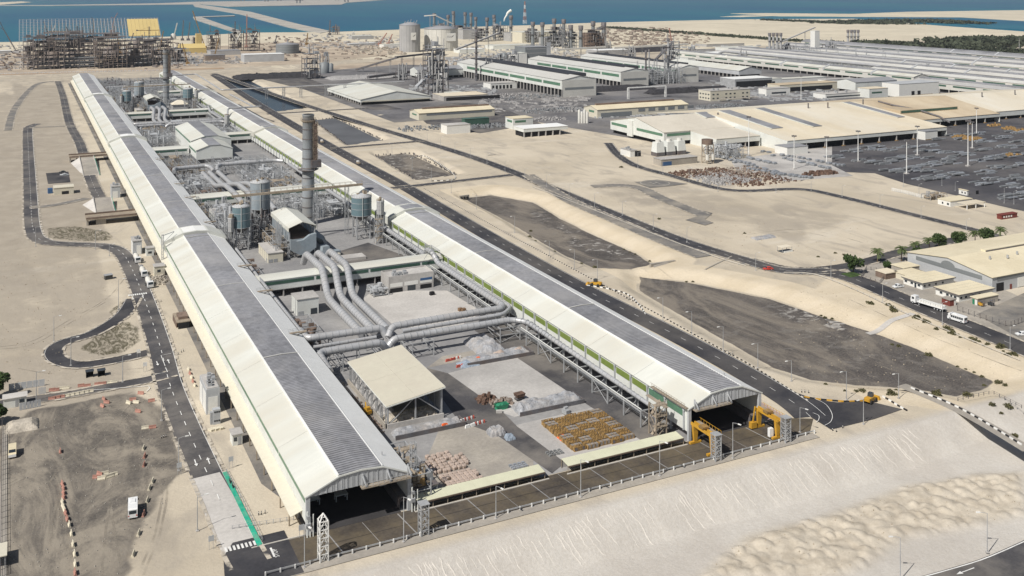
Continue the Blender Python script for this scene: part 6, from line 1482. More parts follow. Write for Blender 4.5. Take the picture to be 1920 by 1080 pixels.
t = block(*(lambda a, b_: (a[0],b_[0],a[1],a[1]+9))(at(101,366),at(139,366)),4.2,'cream shed beside the small car park of the west road','cream','cream',parts=[('open_bay','f',4.5,8.5,.1,2.0,'dark')])
one('water_tank', MB().obox(*at(94,362),0,3.0,2.6,3.4,.1), M['bluep'], 'blue container left of the cream shed', 'container')
for k, (px, l_) in enumerate((((168,706),'left dark canopy box on the sand by the gate road'),((190,704),'right dark canopy box on the sand by the gate road'))):
    x, y = at(*px); t = thing('shelter', l_, 'shelter', (x,y,0), 'dark shelters by the gate road'); obj('shelter_back', MB().box(x-1.1,x+1.1,y+.9,y+1,0,1.9).box(x-1.1,x-1.0,y-1,y+.9,0,1.9).box(x+1,x+1.1,y-1,y+.9,0,1.9), M['dark'], t); obj('shelter_roof', MB().box(x-1.3,x+1.3,y-1.2,y+1.2,1.91,2.05), M['veh_d'], t)
x, y = at(203,523); t = thing('site_shelter', 'dark box by stacked white barriers at the west road bend', 'shelter', (x,y,0)); obj('shelter_body', MB().obox(x,y,0,1.8,3.2,2.4,.2), M['veh_d'], t); obj('shelter_roof', MB().obox(x,y,1.81,2.0,3.5,2.7,.2), M['ac'], t)
# loose concrete and plastic barriers on the west lot
def barrier_proto(m_):
    t = thing('road_barrier', 'x', 'barrier', (0,0,0))
    obj('barrier_foot', MB().box(-.32,.32,-1.0,1.0,0,.22), m_, t)
    obj('barrier_body', MB().exty([(-.26,.22),(.26,.22),(.12,.5),(.09,.95),(-.09,.95),(-.12,.5)][::-1], -1.0, 1.0), m_, t); return t
bw, br_ = Stamp(barrier_proto(M['barrier_w']), 'barriers on the west lot'), Stamp(barrier_proto(M['barrier_r']), 'barriers on the west lot')
left = [(117,909,1),(119,917,1),(119,926,1),(119,934,1),(117,943,0),(118,951,0),(121,958,0),(123,964,1),(126,975,1),(130,986,0),(134,1003,0),(137,1023,0),(140,1041,0),(141,1060,0),(141,1076,1)]
for k, (px, py, c_) in enumerate(left): (br_ if c_ else bw).place(at(px,py), .15 if k < 9 else .05, '%s barrier in the lot line left of the minibus, %s from the far end' % (('faded red' if c_ else 'cream'), nth(k+1)))
right = [(269,842,0),(271,857,1),(270,873,1),(286,904,0),(280,917,0),(276,940,0),(269,966,1),(260,1002,0),(250,1041,0)]
for k, (px, py, c_) in enumerate(right): (br_ if c_ else bw).place(at(px,py), -.3, '%s barrier in the lot line right of the minibus, %s from the far end' % (('faded red' if c_ else 'cream'), nth(k+1)))
misc = [(113,848,1,0),(181,897,1,1.2),(190,899,0,1.4),(198,896,0,1.6),(206,895,0,1.9),(213,892,0,1.7),(196,890,0,1.6),(187,891,1,.6),(195,750,1,.3),(200,756,1,.9),(192,763,1,.4),(241,757,0,.6),(249,751,1,1.3),(255,756,0,1.0),(259,773,1,.8),(264,739,1,1.0),(272,804,0,1.5),(286,803,1,1.5),(284,753,1,1.5),(152,725,1,1.5),(164,725,1,1.5),(183,722,1,1.5),(193,721,1,1.5),(205,719,0,1.5),(214,718,0,1.5),(115,730,0,1.5),(124,729,0,1.5),(98,733,1,1.5),(105,733,1,1.5)]
for k, (px, py, c_, a) in enumerate(misc):
    p = at(px,py); w_ = 'in the ring in the middle of the west lot' if 175 < px < 216 and 885 < py < 902 else 'north of the gate road' if py < 736 else 'at the left of the west lot' if px < 150 else 'south of the gate road'
    (br_ if c_ else bw).place(p, a, '%s loose barrier %s, %s one' % (('faded red' if c_ else 'cream'), w_, nth(k+1)))
for k in range(9):
    p = at(97+k*9, 749.5-k*1.75); (bw if k > 2 else br_).place(p, 1.5, 'barrier in the pink and white row on the gate road, %s from the gate' % nth(k+1))
for k in range(5):
    p = at(353.5+k*2.9, 694+k*7.6); (br_ if k % 2 else bw).place(p, .1, 'barrier in the pink line beside the plant room, %s from the far end' % nth(k+1))
# fence at the left edge
def fence(pts, lab, h=2.4, step=3.0, m_='steel_d', z=0.0, name='wire_fence', wires=4):
    t = thing(name, lab, 'fence', (*pts[0][:2], z)); P = resample([Vector((*p[:2], z)) for p in pts], step); pm = mesh_of('post', MB().box(-.07,.07,-.07,.07,0,h), M[m_])
    for p in P: inst('post', pm, t, p)
    wv = MB()
    for p, q in zip(P, P[1:]):
        for k in range(wires): zz = h*(k+1)/wires-.05; wv.beam((p.x,p.y,z+zz),(q.x,q.y,z+zz),.05)
    obj('wire', wv, M[m_], t); return t
fence(W([(4,800),(3,900),(2,1000),(1,1090)]), 'dark wire fence at the left edge of the west lot')
structure('fence_path', MB().sheet(W([(5,800),(14,800),(12,1090),(-6,1090)]), .12), M['concrete_tan'])
# gate house
t = thing('gate_house', 'small white gate house left of the gate road', 'gate house', (*at(28,760),0)); x, y, _ = t.location
obj('wall', MB().box(x-3.2,x+3.2,y-1.6,y+2,0,2.9), M['wall_w'], t); obj('roof', MB().box(x-3.5,x+3.5,y-1.9,y+2.3,2.901,3.1), M['concrete_l'], t); obj('window', MB().box(x+1.2,x+2.6,y-1.67,y-1.603,1.2,2.2), M['glass'], t); obj('door', MB().box(x+.1,x+.9,y-1.67,y-1.603,0,2.1), M['ac'], t)
def sheet_fence(a, b_, lab):
    p, q = Vector((*at(*a),0)), Vector((*at(*b_),0)); t = thing('sheet_fence', lab, 'fence', (p.x,p.y,0)); n_ = 6; d = (q-p)/n_; an = math.atan2(d.y,d.x)
    for k in range(n_):
        c_ = p + d*(k+.5); obj('fence_panel', MB().obox(c_.x,c_.y,.05,2.2,d.length-.12,.08,an), M['wall_g'], t)
sheet_fence((16,733),(84,723),'grey sheet fence behind the gate house'); sheet_fence((36,770),(77,762),'grey sheet fence in front of the gate house'); sheet_fence((72,740),(86,738),'short grey sheet fence beside the gate house')
one('sand_pile', heap(*(lambda p: (p[0]-4.5,p[0]+4.5,p[1]-4,p[1]+4))(at(42,800)), 1.6, None, 9, 20, 14, .15), M['rock'], 'small grey gravel pile beside the left fence', 'gravel pile')
t = thing('tan_canopy', 'cream canopy at the lower left edge of the lot', 'canopy', (*at(2,1060),0)); x, y, _ = t.location
obj('canopy_roof', MB().box(x-5,x+1.2,y-1.5,y+4.5,2.6,2.8), M['cream'], t)
for a in (-4.6, .8):
    for b_ in (-1.2, 4.2): obj('post', MB().box(x+a-.1,x+a+.1,y+b_-.1,y+b_+.1,0,2.6), M['steel'], t)
# motorcycles on the green walkway
def moto(px, l_):
    x, y = at(*px); t = thing('motorcycle', l_, 'motorcycle', (x,y,0), 'motorcycles on the green path')
    for s in (-.65,.65): obj('wheel', MB().tube([(x-.05,y+s,.32),(x+.05,y+s,.32)], .32, 12), M['tyre'], t)
    obj('frame', MB().beam((x,y-.65,.35),(x,y+.5,.75),.22,.3).beam((x,y+.6,.35),(x,y+.4,1.05),.1), M['veh_d'], t); obj('seat', MB().box(x-.14,x+.14,y-.6,y,.8,.92), M['tyre'], t); obj('handlebar', MB().beam((x-.35,y+.4,1.05),(x+.35,y+.4,1.05),.06), M['steel_d'], t)
moto((431,906),'farther motorcycle parked on the green path'); moto((436,915),'nearer motorcycle parked on the green path')
fence(W([(425,886),(455,940),(495,1022)]), 'low pale railing beside the green path', 1.0, 2.5, 'steel', name='railing', wires=2)
fence([(45,243),(60,240.5)], 'short railing at the left hall front corner', 1.0, 1.6, 'steel', name='railing', wires=2)
# bollards and signs
bl = mesh_of('bollard', MB().cyl(0,0,0,1.0,.11,n=8), M['black'])
bp_ = thing('bollard', 'x', 'bollard', (0,0,0)); obj('post', MB().cyl(0,0,0,.9,.12,n=8), M['black'], bp_); obj('band', MB().cyl(0,0,.6,.78,.13,n=8), M['paint_w'], bp_)
bs = Stamp(bp_, 'black and white bollards')
for gi, (pts, lab) in enumerate(([[(335,665),(340,661),(344,659)],'by the sand strip left of the left hall'],[[(303,822),(307,821),(311,820)],'at the west road edge beside the gravel lot'],[[(485,966),(490,965),(497,963)],'on the sand at the left hall front'],[[(293,568),(298,567),(302,566)],'near the zebra crossing'],[[(1178,563),(1180,561),(1174,560)],'on the verge of the hall road'],[[(1366,664),(1370,666),(1374,664)],'on the verge near the road end'],[[(1503,736),(1509,736),(1516,737)],'at the striped kerb of the road end'],[[(1561,808),(1568,810),(1580,803)],'at the corner before the loading apron'])):
    for k, p in enumerate(pts): bs.place(at(*p), 0, 'striped bollard %s, %s from the left' % (lab, nth(k+1)))
def sign(px, l_, m_='paint_w', h=3.2, s=.9):
    x, y = at(*px); t = thing('road_sign', l_, 'sign', (x,y,0)); obj('post', MB().box(x-s*.5-.04,x-s*.5+.04,y-.04,y+.04,0,h).box(x+s*.5-.04,x+s*.5+.04,y-.04,y+.04,0,h), M['steel'], t); obj('panel', MB().box(x-s*.7,x+s*.7,y-.1,y-.045,h-1.3,h), M[m_], t)
sign((433,878),'small dark sign on two posts on the sand beside the white slab','veh_g'); sign((336,890),'small sign at the road edge where the white slab starts','veh_g'); sign((396,1030),'thin sign at the corner by the zebra stripes','veh_g'); sign((565,1009),'sign board at the left hall front post','wall_g'); sign((260,672),'small sign at the loop road mouth'); sign((272,697),'sign at the loop road inner corner')
# ================================================================ EAST SIDE
# striped kerbs
def striped(px, lab, w_=.35, blk=1.5, z=.12, pts=None, c2='paint_w'):
    P = resample(smooth_path(vec(pts or W(px)), 6), blk); a, b_ = MB(), MB()
    for k in range(len(P)-1):
        d = P[k+1]-P[k]; c_ = (P[k]+P[k+1])/2; (a if k % 2 else b_).obox(c_.x, c_.y, z-.12, z+.32, d.length*.97, w_, math.atan2(d.y,d.x))
    t = thing('striped_kerb', lab, 'kerb', (P[0].x,P[0].y,0)); obj('dark_block', a, M['black'], t)['kind'] = 'stuff'; obj('pale_block', b_, M[c2], t)['kind'] = 'stuff'
KX = [at(*p) for p in ((1480,736),(1380,675),(1255,605),(1110,528),(975,452),(840,376),(790,352))]
striped(None, 'black and white kerb along the right side of the hall road', .25, 1.15, .02, c2='kerb', pts=[at(*p) for p in ((1515,752),(1470,724),(1400,681),(1320,638),(1230,588),(1125,532),(1010,470),(925,424),(850,383),(795,354))])
striped([(1508,745),(1530,749),(1560,752),(1590,754),(1622,752)], 'yellow and black kerb at the road end under the sand bank', blk=1.7, c2='yellow')
striped([(1655,744),(1672,754),(1688,764),(1703,772)], 'black and white kerb right of the yellow loader', blk=1.4)
striped([(1708,728),(1780,757),(1830,783),(1875,810),(1920,838)], 'dark dashed kerb of the sandy track at the right edge', blk=1.6)
structure('sandy_track', ribbon_mb(smooth_path(vec(W([(1690,722),(1780,760),(1850,797),(1930,845)])), 6), 4.5, .05), M['concrete_tan'])
striped([(1100,536),(1130,540),(1175,552),(1200,575),(1210,590)], 'dashed kerb of the track between the two large basins', blk=1.5)
striped([(770,298),(800,294),(855,333),(805,340)], 'low wall blocks round the small mud basin', blk=2)
fence(W([(1796,752),(1861,738),(1920,768)]), 'low dark wire fence round the sand plot at the right edge', 1.1, 2.2, 'steel_d', wires=2)
# guard rails of the access road
for pts, l_ in (([(1470,513),(1520,515),(1560,527),(1610,548),(1700,590),(1800,632),(1930,685)],'grey guard rail along the near side of the access road'),([(1000,352),(1130,402),(1250,450),(1350,486),(1410,503)],'low guard rail along the bank side of the access road')):
    P = resample(smooth_path(vec(W(pts)), 6), 4.0); t = thing('guard_rail', l_, 'guard rail', (P[0].x,P[0].y,0)); pm = mesh_of('post', MB().box(-.08,.08,-.08,.08,0,.8), M['steel']); ra = MB()
    for p, q in zip(P, P[1:]): inst('post', pm, t, p); ra.beam((p.x,p.y,.65),(q.x,q.y,.65),.08,.3)
    obj('rail', ra, M['kerb'], t)
# desert bushes
def bush_mesh(seed, n_=260):
    r_ = random.Random(seed); mb = MB()
    for k in range(n_):
        a, e = r_.uniform(0,6.283), r_.uniform(0,1.35); rr = r_.uniform(.55,1)*(1+.25*math.sin(a*3+seed))
        p = Vector((rr*math.cos(a)*math.cos(e), rr*math.sin(a)*math.cos(e), .05+.8*rr*math.sin(e))); s = r_.uniform(.10,.22)
        u = Vector((r_.uniform(-1,1),r_.uniform(-1,1),r_.uniform(-1,1))).normalized()*s; v_ = Vector((r_.uniform(-1,1),r_.uniform(-1,1),r_.uniform(-1,1))).normalized()*s
        mb.add([p-u, p+v_, p+u, p-v_], [(0,1,2,3)])
    return mb
BM = [mesh_of('desert_bush', bush_mesh(k), M['bush']) for k in range(4)]
BU = [(1633,570,1.6),(1626,567,.9),(1666,573,1.4),(1673,578,1.5),(1676,584,1.9),(1720,597,1.9),(1735,604,1.7),(1743,606,.9),(1756,618,1.2),(1776,618,2.0),(1786,626,1.8),(1800,633,.7),(1797,627,.5),(1820,635,1.0),(1826,638,1.5),(1829,642,.8),(1836,641,.9),(1851,646,1.1),(1845,648,.6),(1876,652,2.1),(1881,659,.7),(1891,666,1.4),(1900,664,1.3),(1905,667,1.0),(1742,664,1.6),(1685,647,1.1),(1673,644,.8),(1560,596,.9),(1547,594,1.0),(1540,590,.7),(1671,739,1.9),(1680,728,.7),(1757,738,2.2),(1814,737,1.8),(1757,739,1.3),(1845,720,.8),(1872,715,1.6),(1885,720,1.1),(1860,758,1.2),(1890,769,1.6),(1897,772,.8),(1877,785,.8),(1903,815,1.3),(1841,704,.9),(1826,696,.7),(1811,690,.6),(1795,685,.7),(1617,734,1.3),(1606,734,.9),(1584,733,.7),(1238,495,1.5),(1218,488,.9),(1191,475,.8),(1181,471,.7),(1170,466,.8),(1114,693,.9),(1287,527,.8),(1299,527,.8),(1236,411,1.2),(1396,438,1.0),(1566,475,1.0),(1582,478,1.0),(1534,482,.9),(1115,501,1.4),(1090,490,.9),(1165,314,1.6),(995,432,1.1),(993,441,1.3),(1004,450,.8),(1040,468,.8),(1548,720,.8),(890,640,.01)]
for k, (px, py, s) in enumerate(BU):
    if s < .1: continue
    x, y = at(px, py, 0); z = float(height(np.array([x]), np.array([y]))[0])
    if z < -.5: x, y = at(px, py, z*.8); z = float(height(np.array([x]), np.array([y]))[0])
    w_ = 'on the yellow bank below the access road' if px > 1600 and py < 680 else 'at the rim of the large dark basin' if px > 1500 and py < 745 else 'on the sand plot at the right edge' if px > 1840 else 'at the rim of the long basin' if px < 1320 and py > 400 else 'on the open sand'
    o = bpy.data.objects.new('desert_bush', BM[k % 4]); col.objects.link(o); o.location = (x,y,z-.05); o.scale = (s*.95,s*.85,s*.8); o.rotation_euler = (0,0,k*1.3)
    tag(o, '%s olive desert bush %s, bush %s' % ('broad' if s > 1.3 else 'small', w_, nth(k+1)), 'bush', 'desert bushes')
rims = sorted([o for o in col.objects if o.name.startswith('desert_bush')], key=lambda o: o.location.y)
cnt = {}
for o in rims:
    b_ = o['label'].split(', bush')[0]; cnt[b_] = cnt.get(b_, 0)+1; o['label'] = '%s, %s from the front' % (b_, nth(cnt[b_]))
# stone rows on the rims of the two smaller basins
for poly, lab in ((POND[2],'dark rim stones round the small mud basin'),(POND[3],'dark rim stones round the dark far basin')):
    st = MB(); P = resample([Vector((*p,0)) for p in poly+[poly[0]]], 3.2)
    for p in P:
        if rnd.random() < .75: st.obox(p.x+rnd.uniform(-.8,.8)+1.0*(1 if p.x > 265 else -1), p.y+rnd.uniform(-.8,.8), -2.3, -1.2, rnd.uniform(.6,1.3), rnd.uniform(.5,1.0), rnd.random()*3, .6)
    tag(obj('rim_stones', st, M['steel_d']), lab, 'stones', None, 'stuff')
# culvert headwalls
for px, l_ in (((922,291),'dark culvert mouth at the corner of the small mud basin'),((870,367),'dark culvert mouth at the corner of the long basin')):
    x, y = at(*px); t = thing('culvert', l_, 'culvert', (x,y,-1.5)); obj('headwall', MB().obox(x,y,-2.4,.3,7,1.2,.15), M['concrete_tan'], t)
    for k in range(3): obj('pipe_mouth', MB().tube([(x-2+2*k,y-.95+.3*(k-1)*.5,-1.2),(x-2+2*k,y-.6+.3*(k-1)*.5,-1.2)], .75, 14), M['dark'], t)
x, y = at(1250,500,-1.2); t = thing('weir_wall', 'dark sloped weir wall between the two large basins', 'weir', (x,y,-1.2)); obj('weir_face', MB().add([(x-9,y-3,-2.4),(x+9,y+1,-2.4),(x+6.5,y+3.4,.25),(x-7,y+.6,.25)],[(0,1,2,3)]).box(x-7.2,x+6.7,y+2.2,y+3.6,-2.5,.3), M['concrete_tan'], t)
one('bank_drain', MB().beam((*at(1322,506),.1),(*at(1372,481),.1),.7,.3), M['concrete_tan'], 'concrete drain channel down the yellow bank', 'drain')
# scaffolds and carts beside the right hall road
for k, px in enumerate(((1158,573),(1195,600),(1228,622),(1268,645))):
    x, y = at(*px); t = thing('roof_edge_stair', 'rusty stair landing at the right eave of the right hall, %s from the far end' % nth(k+1), 'stair landing', (x-4,y,0), 'rusty stair landings along the right hall')
    x = 198.4; obj('landing', MB().box(x-1.2,x+2.6,y-1.4,y+1.4,4.6,4.8), M['rust2'], t); obj('post', MB().box(x+2.3,x+2.5,y-1.3,y-1.1,0,4.6).box(x+2.3,x+2.5,y+1.1,y+1.3,0,4.6), M['steel_b'], t)
    r_ = MB()
    for a in (-1.3,0,1.3): r_.beam((x+2.5,y+a,4.8),(x+2.5,y+a,5.9),.07)
    r_.beam((x+2.5,y-1.4,5.9),(x+2.5,y+1.4,5.9),.08); obj('hand_rail', r_, M['rust2'], t); obj('flight', MB().beam((x+1.5,y-1.6,4.6),(x+1.5,y-6,0),.9,.2), M['rust2'], t)
pipe_tangle(200,204,318,356,2.6,40,'rusty frames stacked along the right hall beside the road','rust2',seed=51)
pipe_tangle(200,203.5,430,520,2.2,50,'dark pipe bundle along the right hall further up','steel_d',seed=52)
# ================================================================ EAST COMPOUND, CASTHOUSE, FAR PLANT
def B(lab, l, r, depth, hpx, wall='wall_w', roof='roof_gr', zmul=1, **k):      # block from the feet of its front face
    (x0,y0),(x1,_) = at(*l), at(*r); return block(x0, x1, y0, y0+depth, hpx*dep(x0,y0)/F*zmul, lab, wall, roof, **k)
def house(name, lab, cat, x0, x1, y0, y1, ze, zr, axis='x', wall='wall_w', roof='roof_w', base=0.0, pitch=22, ym=None, bands=(), cols=9.0, strip=None, over=.5):
    t = thing(name, lab, cat, (x0,y0,0))
    a0, a1, b0, b1 = (x0,x1,y0,y1) if axis == 'x' else (y0,y1,x0,x1); mid = (b0+b1)/2 if ym is None else ym
    P = (lambda a,b_,z: (a,b_,z)) if axis == 'x' else (lambda a,b_,z: (b_,a,z))
    pr = [(b0,base),(b0,ze-.1),(mid,zr-.15),(b1,ze-.1),(b1,base)]
    mb = MB(); (mb.extx if axis == 'x' else mb.exty)(pr[::-1] if axis == 'x' else pr, a0, a1); obj('wall', mb, M[wall], t)
    n_ = max(1, round((a1-a0)/pitch)); d = (a1-a0+2*over)/n_
    for s, bb in ((-1,b0-over),(1,b1+over)):
        for k in range(n_):
            u0, u1 = a0-over+k*d, a0-over+(k+1)*d-.12
            q = [P(u0,bb,ze-.05),P(u1,bb,ze-.05),P(u1,mid,zr),P(u0,mid,zr)]
            if (s > 0) != (axis == 'y'): q = q[::-1]
            obj('roof_sheet', MB().slab(q, -.2) if False else MB().slab(q, .18), M[roof], t)
    if base > 0:
        obj('base_wall', MB().box(x0+2.5,x1-1,y0+2.5,y1-1,0,base-.02), M['dark'], t); c_ = MB(); u = a0
        while u <= a1: 
            q = P(u,b0+.4,0); c_.box(q[0]-.5,q[0]+.5,q[1]-.5,q[1]+.5,0,base-.02); u += cols
        obj('column_row', c_, M['concrete'], t)['kind'] = 'stuff'
    for side, u0, u1, z0, z1, mm in bands:
        if side == 'f': obj('daylight_band', MB().box(x0+u0,x0+u1,y0-.14,y0-.01,z0,z1), M[mm], t)
        else: obj('daylight_band', MB().box(x0-.14,x0-.01,y0+u0,y0+u1,z0,z1), M[mm], t)
    if strip:
        w_, mm = strip; (lambda q: obj('ridge_louvre', q, M[mm], t))(MB().box(mid-w_,mid+w_,y0+2,y1-2,zr-.9,zr+.35) if axis == 'y' else MB().box(x0+2,x1-2,mid-w_,mid+w_,zr-.9,zr+.35))
    return t
# compound at the right edge
t = house('warehouse', 'large cream roofed warehouse with green arch band at the right edge', 'warehouse', 369,455,288.5,333.5,6.6,9.6,'x','wall_g','roof_sand',pitch=9.5,
    bands=[('l',5,40,4.2,5.9,'tank_g'),('f',3,60,4.6,6.0,'tank_g')])
obj('arch_band', MB().extx([(311+3.6*math.cos(k*math.pi/10),5.9+2.0*math.sin(k*math.pi/10)) for k in range(11)], 368.84, 368.97), M['tank_g'], t)
rv = obj('ridge_vent', MB().box(392,455,310,312.4,9.4,10.2), M['roof_sand'], t); obj('vent_shadow_strip', MB().box(392.2,455,309.7,309.98,9.2,10.0), M['steel_d'], t)  # dark strip stands in for the shade along the ridge vent
for k in range(7): obj('roof_fan', MB().cyl(386+k*9,303-(k%2)*2,8.6-(k%2)*.1,9.9,.5,n=10), M['steel'], t)
obj('door_opening', MB().box(371.5,376,288.35,288.48,0,3.6), M['dark'], t); obj('red_door', MB().box(380,381.2,288.35,288.48,0,2.2), M['redbox'], t)
for k in range(3): obj('white_panel', MB().box(385+k*7,390.5+k*7,288.35,288.48,.3,4.3), M['white'], t)
def annex(x0,x1,y0,y1,z,lab,win=True):
    t = block(x0,x1,y0,y1,z,lab,'white','roof_sand',over=.6)
    if win:
        for k,u in enumerate((1.2,5.0,8.2)): obj('window', MB().box(x0-.07,x0-.003,y0+u,y0+u+1.3,1.1,2.0), M['glass'], t)
        obj('door', MB().box(x0-.07,x0-.003,y0+3.2,y0+4.2,0,2.1), M['glass'], t)
        for u in (.8,3.6,7.6,11.8): obj('window', MB().box(x0+u,x0+u+1.1,y0-.07,y0-.003,1.2,2.0), M['glass'], t)
    obj('roof_edge', MB().box(x0-.62,x1+.62,y0-.72,y0-.61,z-.2,z+.2).box(x0-.72,x0-.625,y0-.6,y1+.6,z-.2,z+.2), M['steel_d'], t)
    for k in range(3): obj('roof_rib', MB().box(x0-.5,x1+.5,y0+(k+1)*(y1-y0)/4-.06,y0+(k+1)*(y1-y0)/4+.06,z+.281,z+.36), M['cream'], t)
    return t
annex(345.4,364.5,304.2,314.4,2.9,'white annexe with cream roof, the left one before the warehouse'); annex(345.5,366,285.8,297.4,3.0,'white annexe with cream roof, the right one before the warehouse')
block(348.6,361,279.4,282.6,2.7,'long cream roofed store with green door below the annexes','concrete_tan','roof_sand',parts=[('white_door','l',.2,1.2,.1,2.2,'white'),('green_door','l',1.4,2.4,.1,2.2,'greenp')])
block(349,360,315.8,323,2.6,'white store with dark side left of the left annexe','cream','roof_sand'); block(356,366,324,331,2.8,'low sand coloured store by the palms','concrete_tan','roof_sand'); block(343,350,322,328,2.6,'dark brown shed with tan roof by the palms','rust2','roof_tan')
t = block(337.5,341,283.5,287.5,2.5,'dark booth beside the lorry at the compound gate','redbox','concrete_tan',parts=[('white_panel','f',2.4,3.4,.1,2.2,'white')])
t = thing('shade_canopy','tan shade canopy at the right edge of the compound','canopy',(365,254,0))
obj('canopy_roof', MB().box(364,392,253,262,3.0,3.25), M['roof_sand'], t)
for k in range(4): obj('post', MB().box(364.5+k*8,364.8+k*8,253.3,253.6,0,3), M['paint_w'], t)
def forklift(px, l_, m_):
    x, y = at(*px); t = thing('forklift', l_, 'forklift', (x,y,0)); obj('body', MB().box(x-.7,x+.7,y-1,y+1,.35,1.3), M[m_], t); obj('mast', MB().box(x-.5,x-.35,y-1.3,y-1.1,.1,3).box(x+.35,x+.5,y-1.3,y-1.1,.1,3), M['steel_d'], t); obj('overhead_guard', MB().box(x-.6,x+.6,y-.7,y+.6,2.1,2.2).box(x-.6,x-.5,y-.7,y-.6,1.3,2.1).box(x+.5,x+.6,y+.5,y+.6,1.3,2.1), M['steel_d'], t)
    for a in (-.6,.6):
        for b_ in (-.7,.7): obj('wheel', MB().tube([(x+a-.12,y+b_,.32),(x+a+.12,y+b_,.32)], .32, 10), M['tyre'], t)
forklift((1840,574),'yellow forklift beside the cream roofed store','yellow'); forklift((1858,573),'dark forklift right of the yellow one','veh_d')
fence(W([(1795,583),(1845,600),(1893,614),(1920,604),(1950,596)]), 'dark compound fence behind the cream bus', 2.2, 2.6, 'steel_d'); fence(W([(1615,522),(1650,532),(1665,512),(1625,505),(1615,522)]), 'wire pen beside the round tree', 1.6, 2.4, 'steel_d', name='wire_pen')
# trees
def leafy(r, h, n_, seed, s0=.35, s1=.7):
    r_ = random.Random(seed); mb = MB(); cl = [(r_.uniform(-.6,.6)*r, r_.uniform(-.6,.6)*r, h*r_.uniform(.5,.95), r*r_.uniform(.35,.6)) for _ in range(9)]
    for k in range(n_):
        cx_, cy_, cz_, cr_ = r_.choice(cl); d = Vector((r_.gauss(0,1),r_.gauss(0,1),r_.gauss(0,.8))).normalized()*cr_*r_.uniform(.6,1); p = Vector((cx_,cy_,cz_))+d
        u = Vector((r_.gauss(0,1),r_.gauss(0,1),r_.gauss(0,1))).normalized()*r_.uniform(s0,s1); v_ = u.cross(Vector((r_.gauss(0,1),r_.gauss(0,1),r_.gauss(0,1)))).normalized()*r_.uniform(s0,s1)*.6
        mb.add([p-u,p+v_,p+u,p-v_],[(0,1,2,3)])
    return mb
def tree(px, r, h, lab, seed):
    x, y = at(*px); t = thing('round_tree', lab, 'tree', (x,y,0)); tr = MB().tube([(x,y,0),(x+.1,y,h*.35),(x+.2,y+.1,h*.6)], [.28,.2,.1], 8)
    for a in (0,2,4): tr.tube([(x+.1,y,h*.35),(x+r*.5*math.cos(a),y+r*.5*math.sin(a),h*.68)], [.14,.05], 6)
    obj('trunk', tr, M['bark'], t); l_ = leafy(r,h,1500,seed); obj('crown', MB().add([(a+x,b_+y,c_) for a,b_,c_ in l_.v], l_.f), M['leaf'], t)
tree((1600,512),4.3,7.4,'round dense green tree on the traffic island',1); tree((1722,492),3.2,6.4,'round green tree left of the warehouse corner',2); tree((1760,466),3.6,6.4,'dark round tree behind the warehouse, left of three palms',3); tree((1795,463),3.8,6.4,'dark round tree behind the warehouse roof',4); tree((1850,455),3.8,6.2,'dark round tree behind the warehouse ridge',5); tree((1665,503),2.0,2.4,'low grey green shrub tree beside the pen',6); tree((-4,745),3.6,7.5,'dark tree at the left edge above the gate house',7); tree((-6,795),3.2,6.0,'dark tree at the left edge below the gate house',8)
o = one('flower_bed', heap(*(lambda p: (p[0]-4,p[0]+4,p[1]-3.4,p[1]+3.4))(at(1597,515)), .5, None, 2, 12, 10), M['leaf'], 'green planted island under the round tree', 'flower bed')
def palm(px, h, lab, seed):
    x, y = at(*px); t = thing('palm_tree', lab, 'palm tree', (x,y,0), 'palms beside the warehouse'); r_ = random.Random(seed)
    obj('trunk', MB().tube([(x,y,0),(x+.15,y,h*.5),(x+.1,y,h)], [.28,.2,.2], 8), M['bark'], t); fr = MB()
    for k in range(30):
        a = k*2.4; e = r_.uniform(-.25,1.1); L_ = r_.uniform(2.7,3.6); pts = []
        for q in range(6): u = q/5; pts.append(Vector((x+.1+math.cos(a)*L_*u*math.cos(e*(1-.5*u)), y+math.sin(a)*L_*u*math.cos(e*(1-.5*u)), h+L_*(math.sin(e)*u - .65*u*u))))
        s = Vector((-math.sin(a),math.cos(a),0))
        for p, q in zip(pts, pts[1:]):
            for sg in (-1,1):
                for w_ in (0,.5): b_ = p.lerp(q,w_); fr.add([b_, b_+(q-p)*.45, b_+(q-p)*.7+s*sg*.5+Vector((0,0,-.22)), b_+(q-p)*.35+s*sg*.5+Vector((0,0,-.22))], [(0,1,2,3)])
    obj('crown', fr, M['palm'], t)
for k, (px, h, l_) in enumerate((((1645,492),4.4,'lone palm left of the warehouse on the sand'),((1690,490),5.0,'palm behind the round tree at the warehouse corner'),((1716,479),4.6,'palm just behind the warehouse corner'),((1742,474),5.2,'palm on the left of the dark tree row'),((1803,462),5.0,'palm between two dark round trees'),((1828,458),4.8,'palm right of centre behind the warehouse'),((1876,452),5.0,'palm at the right end behind the warehouse roof'))): palm(px, h*1.25, l_, k)
# site office group by the stockyard gate
B('white hut with tan roof at the stockyard gate',(1813,367),(1840,372),6,9,'white','roof_sand',parts=[('dark_front','f',8,10.5,.3,2.4,'dark'),('window','l',.8,1.8,1,2,'glass'),('window','l',3,4,1,2,'glass')])
B('white hut with tan roof before the stockyard fence',(1782,388),(1830,384),9,10,'white','roof_sand',parts=[('window','l',1,2.4,.8,2,'glass'),('window','l',5,6,.8,2,'glass')])
t = thing('car_port','tan car port attached to the hut before the stockyard','car port',(*at(1800,391),0)); x, y, _ = t.location
obj('canopy_roof', MB().box(x+1,x+17,y-4,y+3,2.9,3.1), M['roof_tan'], t)
for k in range(3): obj('post', MB().box(x+1.2+k*7.4,x+1.6+k*7.4,y-3.9,y-3.5,0,2.88), M['paint_w'], t)
pipe_tangle(*(lambda a,b_: (a[0],b_[0],a[1],a[1]+7))(at(1745,376),at(1785,374)),3,30,'tan timber frame beside the huts at the stockyard','steel_b',seed=61)
